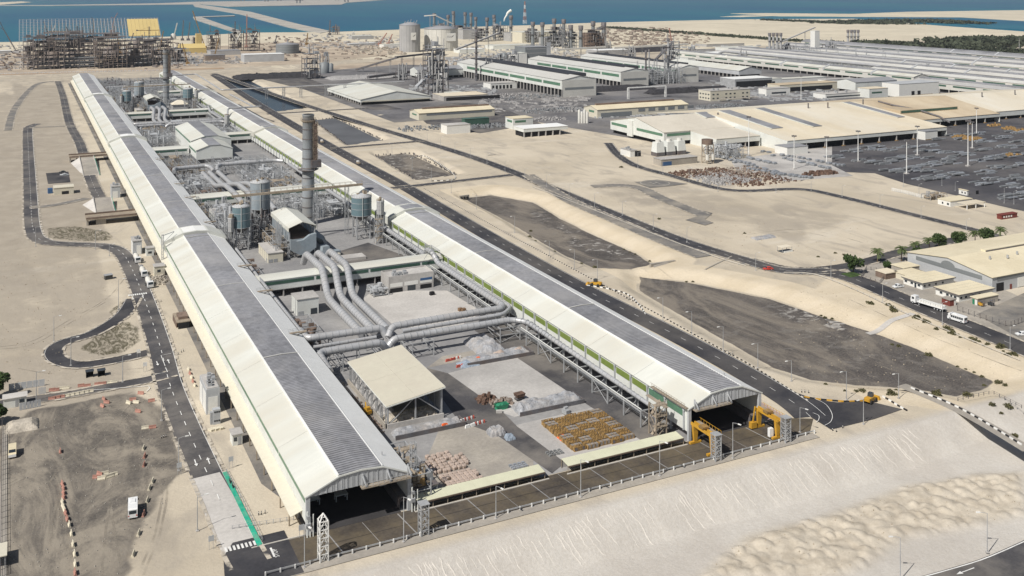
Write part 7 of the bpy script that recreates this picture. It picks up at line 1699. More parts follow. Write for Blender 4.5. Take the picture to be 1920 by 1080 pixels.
sheet = fence(W([(1672,358),(1700,364),(1733,373)]), 'white panel fence at the stockyard corner', 2.2, 1.5, 'paint_w', name='panel_fence', wires=14)
B('dark red container with white lettering bars at the right edge',(1878,412),(1905,407),3,8,'redbox','redbox',name='container',cat='container',parts=[('white_mark','f',1.5+k*2,2.6+k*2,.8,1.8,'white') for k in range(4)])
t = thing('sun_shelter','lone open shade frame on the middle sand','shade frame',(*at(1476,473),0)); x, y, _ = t.location
obj('shade_roof', MB().box(x-3,x+3.2,y,y+4,2.4,2.55), M['roof_tan'], t); obj('dark_base', MB().box(x-2.8,x+3,y+.2,y+3.8,0,.25), M['veh_d'], t); obj('low_wall', MB().box(x-2.2,x+3.2,y-.4,y,.0,.7), M['white'], t)
for a in (-2.9,3.0):
    for b_ in (.1,3.8): obj('post', MB().box(x+a-.08,x+a+.08,y+b_-.08,y+b_+.08,0,2.4), M['steel'], t)
t = tarp(*(lambda p: (p[0]-6,p[0]+7,p[1]-2.5,p[1]+2.5))(at(1430,446)),1.0,'low grey covered stack on the middle sand','tarp',seed=62,wall=False)
# casthouse
def strip_on(t, xc, w_, ya, za, yb, zb): obj('roof_louvre', MB().slab([(xc-w_/2,ya,za+.15),(xc+w_/2,ya,za+.15),(xc+w_/2,yb,zb+.15),(xc-w_/2,yb,zb+.15)], -.5), M['slat'], t); obj('louvre_kerb', MB().slab([(xc-w_/2-1.6,ya-1,za+.1),(xc-w_/2-.05,ya-1,za+.1),(xc-w_/2-.05,yb,zb+.1),(xc-w_/2-1.6,yb,zb+.1)], -.6), M['roof_w'], t)
house('casthouse','white gabled casthouse end with green band at the left end of the tan roofs','factory hall',468,552,671,753,11.2,18.6,'x','wall_w','roof_cast',3.2,pitch=21,bands=[('l',2,40,7.6,9.8,'green'),('l',48,80,7.6,9.8,'green'),('f',3,34,7.6,9.6,'green')]) if M.setdefault('roof_cast', mat('pale_dusty_roof', (.60,.555,.47), .6, .08, .02, .4, .05, stain=(.66,.62,.54), stain_amt=.6, stain_scale=.02)) else 0
t = col.objects['casthouse']; obj('wall_bay', MB().box(466.6,467.99,716,724,1.5,15), M['wall_w'], t); strip_on(t,536,11,697,15.9,712,18.6); obj('roof_stack', MB().cyl(545,700,15,19.5,.7,n=10), M['steel_d'], t)
def lean(x0,x1,ya,yb,za,zb,lab,roof,wall='wall_w',n_=6,base=3.2,yc=800,zc=8.0,zr=19.0):
    t = thing('casthouse_bay', lab, 'factory hall', (x0,ya,0)); d = (x1-x0)/n_
    for k in range(n_):
        a, b_ = x0+k*d, x0+(k+1)*d-.12
        obj('roof_sheet', MB().slab([(a,ya,za),(b_,ya,za),(b_,yb,zb),(a,yb,zb)], .3), M[roof], t)
        obj('front_panel', MB().box(a,b_,ya+.25,ya+.45,base,za-.32), M[wall], t)
        obj('column', MB().box(a-.4,a+.4,ya+.5,ya+1.3,0,base+.3), M['concrete'], t); obj('column_guard', MB().box(a-1.3,a+1.3,ya+.1,ya+1.6,0,.7), M['yellow2'], t)
        if yc: obj('roof_sheet', MB().slab([(a,yb,zb),(b_,yb,zb),(b_,yc,zc),(a,yc,zc)], .3), M[roof], t)
    obj('side_wall', MB().extx([(ya+.3,0),(ya+.3,za-.35),(yb,zb-.35),(yb,0)][::-1], x0, x0+.3), M[wall], t); obj('side_wall', MB().extx([(ya+.3,0),(ya+.3,za-.35),(yb,zb-.35),(yb,0)][::-1], x1-.3, x1), M[wall], t)
    obj('dark_interior', MB().box(x0+.5,x1-.5,ya+6,ya+6.4,0,za-.4).box(x0+.3,x1-.3,ya+1.4,ya+6,.01,.06), M['dark'], t); return t
lean(494,538,636,670.5,8.8,11.0,'white fronted low bay before the green banded casthouse end','roof_cast',n_=3,yc=0,base=4.4)
t = lean(540,718,606,712,8.4,19.0,'huge tan roofed casthouse bay with three grey roof louvres','roof_tan',n_=9,base=5.2); pl = lambda y: 8.4+.1*(y-606)
for xc, w_, ya in ((561,12,642),(601,10,638),(706,9,645)): strip_on(t,xc,w_,ya,pl(ya),711.5,pl(711.5))
for k, x in enumerate((648,668,716)): obj('roof_stack', MB().cyl(x,700-(k%2)*4,16,22.5,.6,n=10), M['steel_d'], t)
t = lean(719.5,840,648,712,8.2,19.0,'brown dusted casthouse bay with long green dormer','roof_brown',n_=6,base=5.0) if M.setdefault('roof_brown', mat('brown_dusted_roof', (.50,.405,.28), .65, .12, .02, .4, .06, stain=(.66,.58,.44), stain_amt=.7, stain_scale=.02, stretch=(1,.3,1))) else 0
obj('dormer', MB().extx([(668,11.6),(668,14.6),(690,15.6),(690,15)][::-1], 730, 806), M['roof_brown'], t); obj('dormer_band', MB().box(731,805,667.85,667.98,12.2,14.2), M['dgreen'], t)
t = lean(841.5,1010,658,712,8.2,19.0,'pale tan casthouse bay at the right end of the roofs','roof_tan',n_=8)
for x in (880,930,985): obj('roof_stack', MB().cyl(x,700,16.5,21.5,.6,n=10), M['steel_d'], t)
one('pipe_on_roof', MB().tube([(742,706,18.6),(745,690,16.4),(757,668,13),(760,650,9.4),(762,640,5)], .9, 8), M['steel_d'], 'dark bent pipe running down the brown casthouse roof', 'pipe')
B('white roofed office box before the tan casthouse bay',(1476,291),(1514,287),14,14,'white','roof_gr'); B('white crane house with orange skirting before the brown bay',(1735,263),(1777,264),12,16,'white','roof_gr',parts=[('skirt','f',.2,18,.1,.7,'yellow2')])
B('low white gatehouse of the cooling plant',(1182,295),(1206,297),14,12,'white','concrete',parts=[('open_front','f',4,9.5,.3,4.5,'dark'),('acs',5,1.5)])
B('long grey roofed pump house beside the perimeter road',(1240,312),(1302,304),10,12,'concrete_tan','concrete',parts=[('blue_front','f',1,9,.2,3,'bluep')])
t = thing('cooling_towers','row of three white cooling cells behind the pump house','cooling tower',(495,600,0))
for k in range(3):
    x, y = at(1238+k*20, 293-k*1.8); obj('cell', MB().obox(x,y+3,3,10.5,7.5,7.5,0,.8), M['wall_w'], t); obj('fan_stack', MB().cyl(x,y+3,10.5,12.4,2.2,1.9,14), M['silo_w'], t); obj('cell_base', MB().obox(x,y+3,0,3,7.6,7.6), M['steel_d'], t)
pipe_tangle(472,492,596,625,9,70,'grey pipe cluster before the green banded casthouse end','wall_g',seed=63); 
t = thing('water_tower','brown tank on tall legs beside the pump house','water tower',(*at(1327,306),0)); x, y, _ = t.location
obj('tower_legs', MB().lattice(x,y,0,14,6,6,4.5,.45), M['steel_b'], t); obj('tank', MB().cyl(x,y+.5,14,17.5,4.2,n=12), M['rust2'], t); obj('tank_white', MB().cyl(x-2.5,y-3,3,7,1.4,n=10).cyl(x+2.5,y-3,3,7,1.4,n=10), M['silo_w'], t)
# rusty scrap field
for k, (px, w_, d, mm, l_) in enumerate((((1320,325),22,14,'rust','rust red scrap at the left of the scrap field'),((1345,334),16,14,'scrap','pale scrap in the middle of the scrap field'),((1385,325),26,20,'scrap_m','mixed scrap behind the scrap field'),((1412,337),24,18,'rust','deep red scrap at the right of the scrap field'),((1370,340),20,10,'scrap','pale scrap at the front of the scrap field'))):
    x, y = at(*px); tag(obj('scrap_field', rubble(x-w_,x+w_,y-d,y+d,.7,340,70+k,None,.5,1.7), M[mm]), l_, 'scrap', None, 'stuff')
x, y = at(1536,327); one('rusty_coils', rubble(x-12,x+14,y-4,y+4,1.2,60,77,None,1,3), M['rust'], 'orange brown scrap row at the edge of the concrete yard', 'scrap')
# grey blocks on the concrete yard, rows run with the yard
gp = thing('ingot_stack', 'x', 'metal stack', (0,0,0)); obj('lower_block', MB().box(-1.6,1.6,-1.3,1.3,0,.9), M['ingot_d'], gp); obj('upper_block', MB().box(-1.45,1.35,-1.1,1.2,.9,1.6), M['ingot'], gp)
gs = Stamp(gp, 'grey metal stacks on the concrete yard'); 
for ri, (a, b_, n_) in enumerate((((1428,285),(1580,312),30),((1448,293),(1560,318),22),((1400,296),(1450,308),11),((1375,305),(1460,325),17),((1405,318),(1500,333),17),((1440,327),(1520,334),12),((1345,295),(1420,312),14))):
    for k in range(n_):
        u = k/(n_-1); px = a[0]+(b_[0]-a[0])*u; py = a[1]+(b_[1]-a[1])*u
        if rnd.random() < .28: continue
        x, y = at(px, py); gs.place((x+rnd.uniform(-1.2,1.2),y+rnd.uniform(-1.6,1.6)), rnd.uniform(-.12,.12), 'grey metal stack on the concrete yard, row %s, %s from the left' % (nth(ri+1), nth(k+1)))
# slab bundles on the stockyard
sp_ = [mesh_of('metal_slab', MB().box(-a/2,a/2,-.75,.75,0,h), M[m_]) for a, h, m_ in ((9,.7,'ingot'),(9,.9,'ingot_d'),(7,.6,'ingot'),(11,.8,'ingot_d'))]
PT = [(1600,285,40),(1560,295,30),(1640,278,40),(1665,283,25),(1690,298,40),(1640,307,46),(1672,302,40),(1725,296,30),(1622,303,25),(1705,318,50),(1676,322,40),(1745,312,40),(1775,306,44),(1735,322,36),(1790,298,40),(1805,290,40),(1840,300,46),(1875,296,46),(1905,290,40),(1770,334,40),(1735,336,34),(1800,327,40),(1842,324,36),(1878,314,40),(1910,308,36),(1870,338,46),(1905,335,40),(1770,286,36),(1735,283,40),(1700,277,30),(1850,282,40),(1890,276,44),(1915,268,36),(1850,266,44),(1810,262,40),(1790,255,36),(1830,252,40),(1880,258,40),(1910,248,36),(1760,262,30),(1745,274,26),(1900,350,40),(1830,345,36),(1895,372,36),(1918,366,30),(1700,352,0)]
for k, (px, py, w_) in enumerate(PT):
    if not w_: continue
    x, y = at(px, py); t = thing('slab_bundle', 'low bundle of grey metal slabs on the dark stockyard, %s of the rows' % nth(k+1), 'metal stack', (x,y,0), 'slab bundles on the stockyard'); W_ = w_*dep(x,y)/F; n_ = max(7, int(W_/1.7))
    for j in range(n_):
        i_ = inst('metal_slab', sp_[rnd.randrange(4)], t, (x-W_/2+rnd.random()*W_, y+rnd.uniform(-6,6), 0), rnd.uniform(-.06,.06))
        if rnd.random() < .45: i_.location.z = .82
PT2 = sorted([o for o in col.objects if o.name.startswith('slab_bundle')], key=lambda o: -pxy(*o.location)[1])
for k, o in enumerate(PT2): o['label'] = 'low bundle of grey metal slabs on the stockyard, %s counting from the front' % nth(k+1)
for k, (px, n_) in enumerate((((1800,258),9),((1815,261),8),((1830,263),8),((1862,236),7),((1890,242),7),((1912,246),6),((1898,292),5))):
    x, y = at(*px); tag(obj('orange_stack', rubble(x-7,x+7,y-3,y+3,1.4,n_*5,90+k,None,1.2,2.4), M['yellow2']), 'orange bundles on the stockyard, %s group from the left' % nth(k+1), 'metal stack', 'orange bundles on the stockyard')
# mid plant: sheds, offices and stores
house('storage_shed','broad white hip roofed store beside the coke plant','shed',331,414,1047,1181,6.2,13.5,'y','wall_w','roof_w',3.0,pitch=34,bands=[('f',2,81,3.2,4.4,'cream')])
house('workshop','cream workshop with band of windows left of the white boxes','workshop',344,425,903,928,7.0,9.5,'x','cream','roof_sand',pitch=16,bands=[('f',8,78,4.3,6.0,'tank_g'),('l',6,18,4,5.4,'green')]); t = col.objects['workshop']; obj('ridge_vent', MB().box(352,424,914,917,9.2,10.6), M['rust2'], t)
x0, y0 = at(1120,222); house('workshop','long cream workshop with dark doors above the casthouse','workshop',x0,at(1278,208)[0],y0,y0+26,8.5,11.5,'x','cream','roof_sand',pitch=18,bands=[('f',4,40,.5,5,'tank_g')]+[('f',48+k*12,56+k*12,4,7,'tank_g') for k in range(6)]+[('l',6,16,5,7,'green')]); obj('ridge_vent', MB().box(x0+6,x0+100,y0+12,y0+15,11.2,12.8), M['rust2'], col.objects['workshop.001'])
B('white shed with green band left of the white box on stilts',(962,243),(991,238),16,20,'wall_w','roof_sand',parts=[('daylight_band','f',2,13,6,8,'green'),('daylight_band','l',2,12,6,8,'green')])
t = B('white box building on dark stilts beyond the sand flat',(982,258),(1058,250),20,16,'wall_w','roof_wr',z0=4.5); x, y, _ = t.location; obj('dark_base', MB().box(x+1,x+36,y+1.5,y+18,0,4.4), M['dark'], t)
for k in range(6): obj('stilt', MB().box(x+.3+k*7,x+1.2+k*7,y+.2,y+1.2,0,4.45), M['concrete'], t)
B('white panel building on stilts before the cream workshop',(838,252),(873,246),14,16,'white','concrete'); B('dark green long container before the cream workshop',(872,237),(914,233),8,13,'dgreen','dgreen')
for k in range(4): x, y = at(1086+k*5, 231); tag(obj('white_tank', MB().lathe(x,y,[(1.3,0),(1.3,12-k%2*2),(.6,13-k%2*2)],12), M['silo_w']), 'white upright gas tank beside the long workshop, %s from the left' % nth(k+1), 'tank', 'white gas tanks')
t = B('two storey cream office block with window rows above the long workshop',(1332,190),(1398,184),22,19,'cream','concrete',parts=[('acs',6,2)]); x, y, _ = t.location
for z in (2.2,6.6):
    for k in range(9):
        if (k*7+int(z)) % 4: obj('window', MB().box(x+3+k*6,x+5.6+k*6,y-.08,y-.003,z,z+1.5), M['glass'], t)
    for k in range(4): obj('window', MB().box(x-.08,x-.003,y+2+k*5,y+4.6+k*5,z,z+1.5), M['glass'], t)
obj('car_port', MB().box(x+8,x+62,y-9,y-4,2.6,2.9), M['concrete_tan'], t)
B('white canteen block behind the casthouse ridge',(1437,180),(1487,178),14,13,'white','concrete',parts=[('window','f',8,30,2,4,'glass')]); B('flat open car deck behind the casthouse ridge',(1548,186),(1628,180),20,9,'white','concrete',parts=[('dark_band','f',2,60,1.5,3,'glass'),('acs',8,2)])
B('white gabled store with green band behind the casthouse ridge',(1630,184),(1660,181),18,17,'wall_w','roof_tan',parts=[('daylight_band','f',4,20,5,7,'dgreen')]); B('tall white substation block behind the casthouse ridge',(1686,182),(1752,176),26,24,'white','wall_g',parts=[('door_opening','f',20,25,.1,6,'dark'),('door_opening','f',30,35,.1,6,'dark'),('skirt','f',26,55,.1,1.6,'yellow2')])
house('storage_hall','long grey roofed hall with open base before the white substation','hall',*(lambda a,b_: (a[0],b_[0],a[1],a[1]+30))(at(1604,176),at(1690,172)),14,17,'x','wall_w','roof_gr',4)
B('brown roofed open workshop left of the car deck',(1462,174),(1560,166),22,14,'cream','roof_brown',parts=[('dark_band','f',3,85,.5,6,'dark')]); B('grey open steel shed right of the stack pair',(1378,165),(1440,160),30,16,'steel','roof_wr',parts=[('dark_band','f',2,60,.3,8,'dark')]); B('white roofed pump shed right of the open steel shed',(1408,162),(1460,158),18,12,'wall_w','roof_w',parts=[('dark_band','f',2,40,.3,5,'dark')]); B('long white awning store under the far halls',(1460,158),(1540,152),16,9,'white','roof_w'); B('white mess room before the white gabled store',(1548,160),(1600,156),14,10,'white','concrete')
B('low tan canopy before the lattice preheater tower',(832,190),(925,188),34,9,'concrete','roof_tan',parts=[('dark_band','f',3,70,.3,4,'dark')]); B('small white kiosk left of the tan canopy',(838,183),(862,180),12,9,'white','roof_w',parts=[('door_opening','f',4,9,.3,3,'dark')]); B('grey flat shed with white bays before the dark banded hall',(920,168),(962,164),22,11,'white','concrete',parts=[('bay','f',2+k*5,5+k*5,.5,5,'dark') for k in range(6)])
t = thing('pipe_gantry','white pipe gantry frame over the plant road','gantry',(*at(1178,186),0)); x, y, _ = t.location; x1 = at(1237,180)[0]
obj('gantry_frame', MB().lattice(x,y,0,13,1.6,1.6,3,.4).lattice(x1,y,0,13,1.6,1.6,3,.4).beam((x,y,13),(x1,y,13),1.6,1.2), M['paint_w'], t)
# tall carbon plant halls
def tall(x0,x1,y0,y1,ze,zr,lab,base,roof='roof_far2',strip='slat_d'):
    n_ = int((y1-y0)/46); bd = [('l',4+k*46,46+k*46,ze-7,ze-3.6,'green') for k in range(n_)]
    t = house('carbon_hall',lab,'factory hall',x0,x1,y0,y1,ze,zr,'y','wall_w',roof,base,pitch=40,bands=bd); obj('ridge_louvre', MB().box((x0+x1)/2-3,x1-1,y0+22,y1-2,ze+1.2,zr+.5), M[strip], t)
    obj('gable_wall', MB().box(x0+.5,x1-.5,y0-.25,y0-.02,0,ze-.3), M['silo_w'], t); obj('gable_louvre', MB().box(x0+4,x1-4,y0-.4,y0-.26,ze*.42,ze*.55), M['tank_g'], t); return t
tall(566,613,1018,1330,20,24.5,'nearest tall white hall with green band and dark ridge',9); tall(689,732,1084,1345,20,24,'middle tall white hall with green windows left of the twin stacks',7); tall(793,824,1100,1365,20,24,'tall white hall behind the twin stacks',0)
house('storage_hall','wide pale hipped hall right of the tall white halls','hall',905,945,1115,1290,11,16,'y','wall_g','roof_w',5,pitch=40)
B('dark glazed frame building beside the white lift shaft',(985,121),(1022,118),40,32,'tank_g','roof_gr',parts=[('frame_band','f',1,38,4+k*7,5+k*7,'silo') for k in range(5)]+[('white_shaft','f',40,48,0,36,'wall_g')]); B('white block left of the dark glazed frame building',(967,122),(987,121),24,22,'white','roof_w')
house('storage_hall','long teal roofed shed between the tower and the tall stack','hall',*(lambda a,b_: (a[0],b_[0],a[1],a[1]+30))(at(783,148),at(882,146)),12,16,'x','wall_w','roof_gr',3)
def stack(px, pb, pt, wpx, lab, m_='silo', bands=0, top='steel_d', group=None):
    x, y = at(px, pb); s = dep(x,y)/F; h = (pb-pt)*s; r = wpx*s/2; t = thing('stack', lab, 'chimney', (x,y,0), group)
    obj('shaft', MB().lathe(x,y,[(r*1.1,0),(r,h*.3),(r*.92,h)],14), M[m_], t); obj('stack_top', MB().lathe(x,y,[(r*1.25,h-r*2.4),(r*1.3,h+.2),(r*.8,h+.3)],14), M[top], t)
    for k in range(bands): obj('platform', MB().cyl(x,y,h*(k+1)/(bands+1),h*(k+1)/(bands+1)+.7,r*1.9,n=12), M['steel_d'], t)
    return t
stack(1211,158,95,3.5,'left thin stack of the near pair before the tall white halls','steel_d',3); stack(1217,158,93,3.0,'right thin stack of the near pair before the tall white halls','silo',3); stack(1246,154,97,3.0,'shorter stack right of the near pair','silo',3); stack(1253,153,72,4.2,'tallest grey stack before the tall white halls','silo',4); stack(893,152,57,4.2,'tall speckled stack left of the dark ridged hall','steel_d',8)
for k, (px, pb) in enumerate(((1211,158),(1232,157),(1262,156))): x, y = at(px,pb); pipe_tangle(x-14,x+14,y-8,y+14,20,60,'dark scrubber pipework at the stack feet, %s from the left' % nth(k+1),'wall_g',seed=100+k)
def tower(px, pb, pt, wpx, lab, m_='steel_d', seed=1, n_=60, fill=.5, pm='silo'):
    x, y = at(px, pb); s = dep(x,y)/F; h = (pb-pt)*s; w_ = wpx*s; r_ = random.Random(seed); t = thing('process_tower', lab, 'steel tower', (x,y,0)); fr, pn, ps = MB(), MB(), MB(); n2 = max(2, round(w_/7)); lv = max(3, round(h/7))
    for i in range(n2+1):
        for j in range(2): fr.beam((x-w_/2+w_*i/n2,y+j*w_*.7,0),(x-w_/2+w_*i/n2,y+j*w_*.7,h*r_.uniform(.72,1.05)),.7)
    for k in range(1, lv+1):
        zz = h*k/lv; fr.beam((x-w_/2,y,zz),(x+w_/2,y,zz),.6).beam((x-w_/2,y+w_*.7,zz),(x+w_/2,y+w_*.7,zz),.6).beam((x-w_/2,y,zz),(x-w_/2,y+w_*.7,zz),.5)
        pn.box(x-w_/2,x+w_/2,y+.3,y+w_*.65,zz-.35,zz-.05)
        fr.beam((x-w_/2,y,zz-h/lv),(x+w_*r_.uniform(-.3,.5),y,zz),.4)
        for i in range(2):
            if r_.random() < fill: a = r_.uniform(-.45,.2); pn.box(x+w_*a,x+w_*(a+r_.uniform(.15,.3)),y+1,y+w_*.5,zz,zz+h/lv*r_.uniform(.4,.9))
    for k in range(n_//4): a = r_.uniform(-.5,.5)*w_; z = r_.uniform(0,h*.8); ps.tube([(x+a,y-.8,z),(x+a,y-.8,z+r_.uniform(3,14))], r_.choice((.3,.5,.9)), 6)
    for k in range(3): a = r_.uniform(-.4,.4)*w_; ps.cyl(x+a,y+w_*.3,h,h+r_.uniform(4,14),r_.uniform(.3,.9),n=8)
    obj('frame', fr, M[m_], t); obj('deck', pn, M['steel_d'] if m_ != 'steel_d' else M['duct_b'], t); obj('pipework', ps, M[pm], t)['kind'] = 'stuff'; return t
tower(822,182,92,40,'tall dark lattice preheater tower in the coke plant',seed=1,n_=160); tower(818,150,86,34,'dark lattice tower behind the preheater tower',seed=2,n_=80); tower(586,148,101,30,'dark tower beside the round grey silos left of the coke plant',seed=3,n_=60); tower(1263,126,78,26,'dark lattice tower with inclined belt behind the tall white halls','steel',seed=4); tower(1140,92,82,14,'small dark transfer tower on the white belt',seed=5); tower(612,131,105,10,'slim dark tower beside the grey silos',seed=6)
for k, (px, pb, pt, w_, l_) in enumerate(((608,137,118,18,'round grey silo beside the dark tower'),(621,134,120,8,'small grey silo right of the round one'),(830,150,137,22,'pale round bin on the preheater tower'),(946,112,100,14,'teal round bin left of the white lift shaft'),(910,140,116,14,'grey cone vessel at the tall speckled stack'),(1440,107,98,14,'white round tank at the four stacks'),(1352,120,105,8,'white upright tank right of the hipped hall'),(1362,121,105,8,'second white upright tank right of the hipped hall'))):
    x, y = at(px,pb); s = dep(x,y)/F; tag(obj('round_silo', MB().lathe(x,y,[(w_*s/2,0),(w_*s/2,(pb-pt)*s),(.5,(pb-pt)*s+1.5)],20), M['tank_g' if k < 2 or k == 3 else 'silo_w' if k > 4 else 'silo']), l_, 'silo')
# conveyors of the coke plant
conveyor((at(668,134)[0],at(668,134)[1],3),(*at(745,138)[:1],at(745,138)[1],24),5,'curving belt gallery rising from the coke pile',3,2.4,False,'steel_d','belt_gallery'); conveyor((*at(742,139),25),(*at(808,133),27),5,'level belt gallery into the dark lattice tower',3,2.4,False,'steel_d','belt_gallery'); conveyor((*at(690,150),4),(*at(790,142),8),6,'long low dark belt gallery behind the hip roofed store',3,3,False,'steel_d','belt_gallery'); conveyor((*at(780,166),2),(*at(812,154),16),4,'short belt rising to the preheater tower',1,2,False,'wall_g','belt_gallery')
conveyor((*at(855,112),18),(*at(935,104),42),4,'pale belt gallery rising past the white silos',2,2.4,False,'silo','belt_gallery'); conveyor((*at(1042,108),14),(*at(1135,104),16),6,'white level belt gallery behind the tall white halls',3,3,False,'silo_w','belt_gallery'); conveyor((*at(1150,104),14),(*at(1290,98),16),6,'white level belt gallery right of the small transfer tower',4,3,False,'silo_w','belt_gallery'); conveyor((*at(1222,124),4),(*at(1262,112),32),4,'dark inclined belt into the lattice tower',2,2.4,False,'steel_d','belt_gallery')
conveyor((*at(1452,104),20),(*at(1528,100),50),3,'thin inclined belt up to the white box tower',2,1.6,False,'silo','belt_gallery')
# coke heaps and rubble fields of the plant
for k, (px, w_, d, h, mm, l_) in enumerate((((520,144),60,30,5,'coke','flat black coke heap left of the dark tower'),((1145,168),60,20,4,'coke','black coke heap before the middle tall hall'),((1290,172),60,12,5,'coke','black coke bed before the office block'),((1200,96),90,30,8,'coke','black coke bank behind the tall white halls'),((1000,182),50,16,2,'ingot_d','dark rubble field before the nearest tall hall'),((950,180),40,16,2,'scrap','grey rubble strip beside the plant road'),((1040,208),36,14,2,'ingot_d','red brown pallets before the long workshop'),((1012,225),26,10,2,'scrap','white scrap before the white box on stilts'),((815,240),34,12,2,'ingot_d','yellow machines before the cream workshop'),((910,238),24,10,2,'ingot_d','mixed machines right of the green container'),((1350,200),30,10,2,'ingot_d','parked machines before the office block'),((1180,214),34,10,2,'ingot_d','dark machinery behind the casthouse end'),((690,145),60,24,3,'scrap','pale ash heap behind the hip roofed store'))):
    x, y = at(*px); tag(obj('rubble_field', rubble(x-w_,x+w_,y-d,y+d,h,150,200+k,heap(x-w_,x+w_,y-d,y+d,h,None,k+3,18,10) if mm == 'coke' or h == 3 else None,.6,2.2), M[mm]), l_, 'rubble', None, 'stuff')
# ================================================================ FAR HALLS, POWER STATION, BUILDING SITE, SHORE
def farhall(x0, x1, y0, y1, ze, zr, lab, roof='roof_far', base=4.0, band='dgreen', strip=True):
    n_ = max(1, int((y1-y0)/42)); t = house('potline_hall', lab, 'factory hall', x0,x1,y0,y1,ze,zr,'y','silo_w',roof,base,pitch=60,cols=14,bands=[('l',4+k*42,36+k*42,ze-3.6,ze-1.6,band) for k in range(n_)])
    if strip: obj('ridge_louvre', MB().box((x0+x1)/2-4.5,(x0+x1)/2+4.5,y0+2,y1-2,ze+.9,zr+.5), M['slat'], t)
    for k in range(int((y1-y0)/180)): obj('roof_cap', MB().exty([(x0-.8,ze-3),(x0-.8,ze+.6),((x0+x1)/2-4,zr+.9),((x0+x1)/2+4,zr+.9),(x1+.8,ze+.6),(x1+.8,ze-3)], y0+70+k*90, y0+73+k*90), M['wall_g'], t)
    return t
farhall(1010,1038,640,905,11,14.6,'nearest far potline hall at the right edge with thin green band'); farhall(1040,1068,930,1480,12,15.5,'long far potline hall behind the white substation','roof_w'); farhall(1085,1112,700,1050,12,15.5,'far potline hall second from the front at the right edge','roof_far2'); farhall(1150,1178,690,1460,12,16,'far potline hall with dark roof joints','roof_far2')
farhall(1205,1232,760,1500,12,16,'far potline hall behind the one with dark roof joints'); farhall(1300,1326,800,1500,12,16,'far potline hall third from the back','roof_far2'); farhall(1375,1402,850,1560,12,16,'far potline hall second from the back'); farhall(1480,1506,900,1620,13,17,'farthest potline hall along the mangroves','silo' if 0 else 'roof_gr')
for k, (x, y0, y1, z, r) in enumerate(((1130,1060,1450,13,2.2),(1262,1040,1420,12,2.6),(1350,1100,1350,12,3.0),(1440,1000,1560,15,1.6))): duct([(x,y0,z-7),(x,y0+14,z),(x,y1-14,z),(x,y1,z-6)], r, 'silver pipe lying between the far halls, %s from the front' % nth(k+1), 8, 20, joined=True, name='overhead_pipe', cat='pipe')
for k, (x, y0, y1, z, n_) in enumerate(((1122,1080,1300,10,150),(1250,1180,1420,14,200),(1345,1250,1480,14,180),(1290,1380,1500,16,120))): pipe_tangle(x,x+22,y0,y1,z,n_,'grey pipe racks between the far halls, %s from the front' % nth(k+1),'wall_g',seed=300+k)
for k, px in enumerate((1443,1450,1457,1464)): stack(px,107,62,4.6,'slim grey stack in the nearer row of four, %s from the left' % nth(k+1),'silo',2,group='row of four stacks')
for k, px in enumerate((1590,1596.5,1602.5,1609)): stack(px,81,56,4.2,'slim grey stack in the farther row of four, %s from the left' % nth(k+1),'silo',1,group='farther row of four stacks')
B('white box tower over the far halls',(1528,104),(1541,104),12,46,'white','white'); B('blue grey filter block behind the far halls',(1573,98),(1588,98),14,16,'blue','roof_gr')
for k, (px, pb, pt) in enumerate(((1740,138,118),(1768,142,122),(1799,146,128),(1834,150,132),(1870,155,134),(1900,160,138),(1712,133,115))): x, y = at(px,pb); one('pylon', MB().lattice(x,y,0,(pb-pt)*dep(x,y)/F,3,3,5,.5), M['steel'], 'lattice pylon among the far halls, %s one' % nth(k+1), 'pylon', 'pylons among the far halls')
for k, (l, r, dp, hp, wl, rf, lab) in enumerate((((1290,116),(1350,113),40,7,'wall_w','roof_w','white low hall left of the first four stacks'),((1340,108),(1420,104),50,7,'wall_g','roof_wr','pale long hall behind the hipped hall'),((1285,99),(1340,97),40,6,'silo','roof_tan','tan long shed behind the lattice tower'),((1365,97),(1425,95),40,7,'wall_w','roof_w','white shed behind the first four stacks'),((1325,88),(1400,86),40,5,'silo','roof_tan','low tan shed by the mangrove line'),((1120,104),(1180,101),40,9,'silo','roof_wr','grey hall behind the tall white halls'),((1462,100),(1520,99),40,10,'blue','roof_gr','blue grey hall right of the first four stacks'))): B(lab,l,r,dp,hp,wl,rf)
for k, (px, pb, pt, w_) in enumerate(((935,138,108,26),(962,130,102,22),(1005,116,92,20),(915,150,124,18),(868,140,116,24),(1185,112,92,16),(1300,110,92,16),(1480,106,86,22),(1560,104,84,20),(1395,120,104,18),(755,150,132,18),(790,160,138,16))): tower(px,pb,pt,w_,'dark process frame in the plant, %s of a dozen' % nth(k+1),'steel_d',700+k,80,.9)
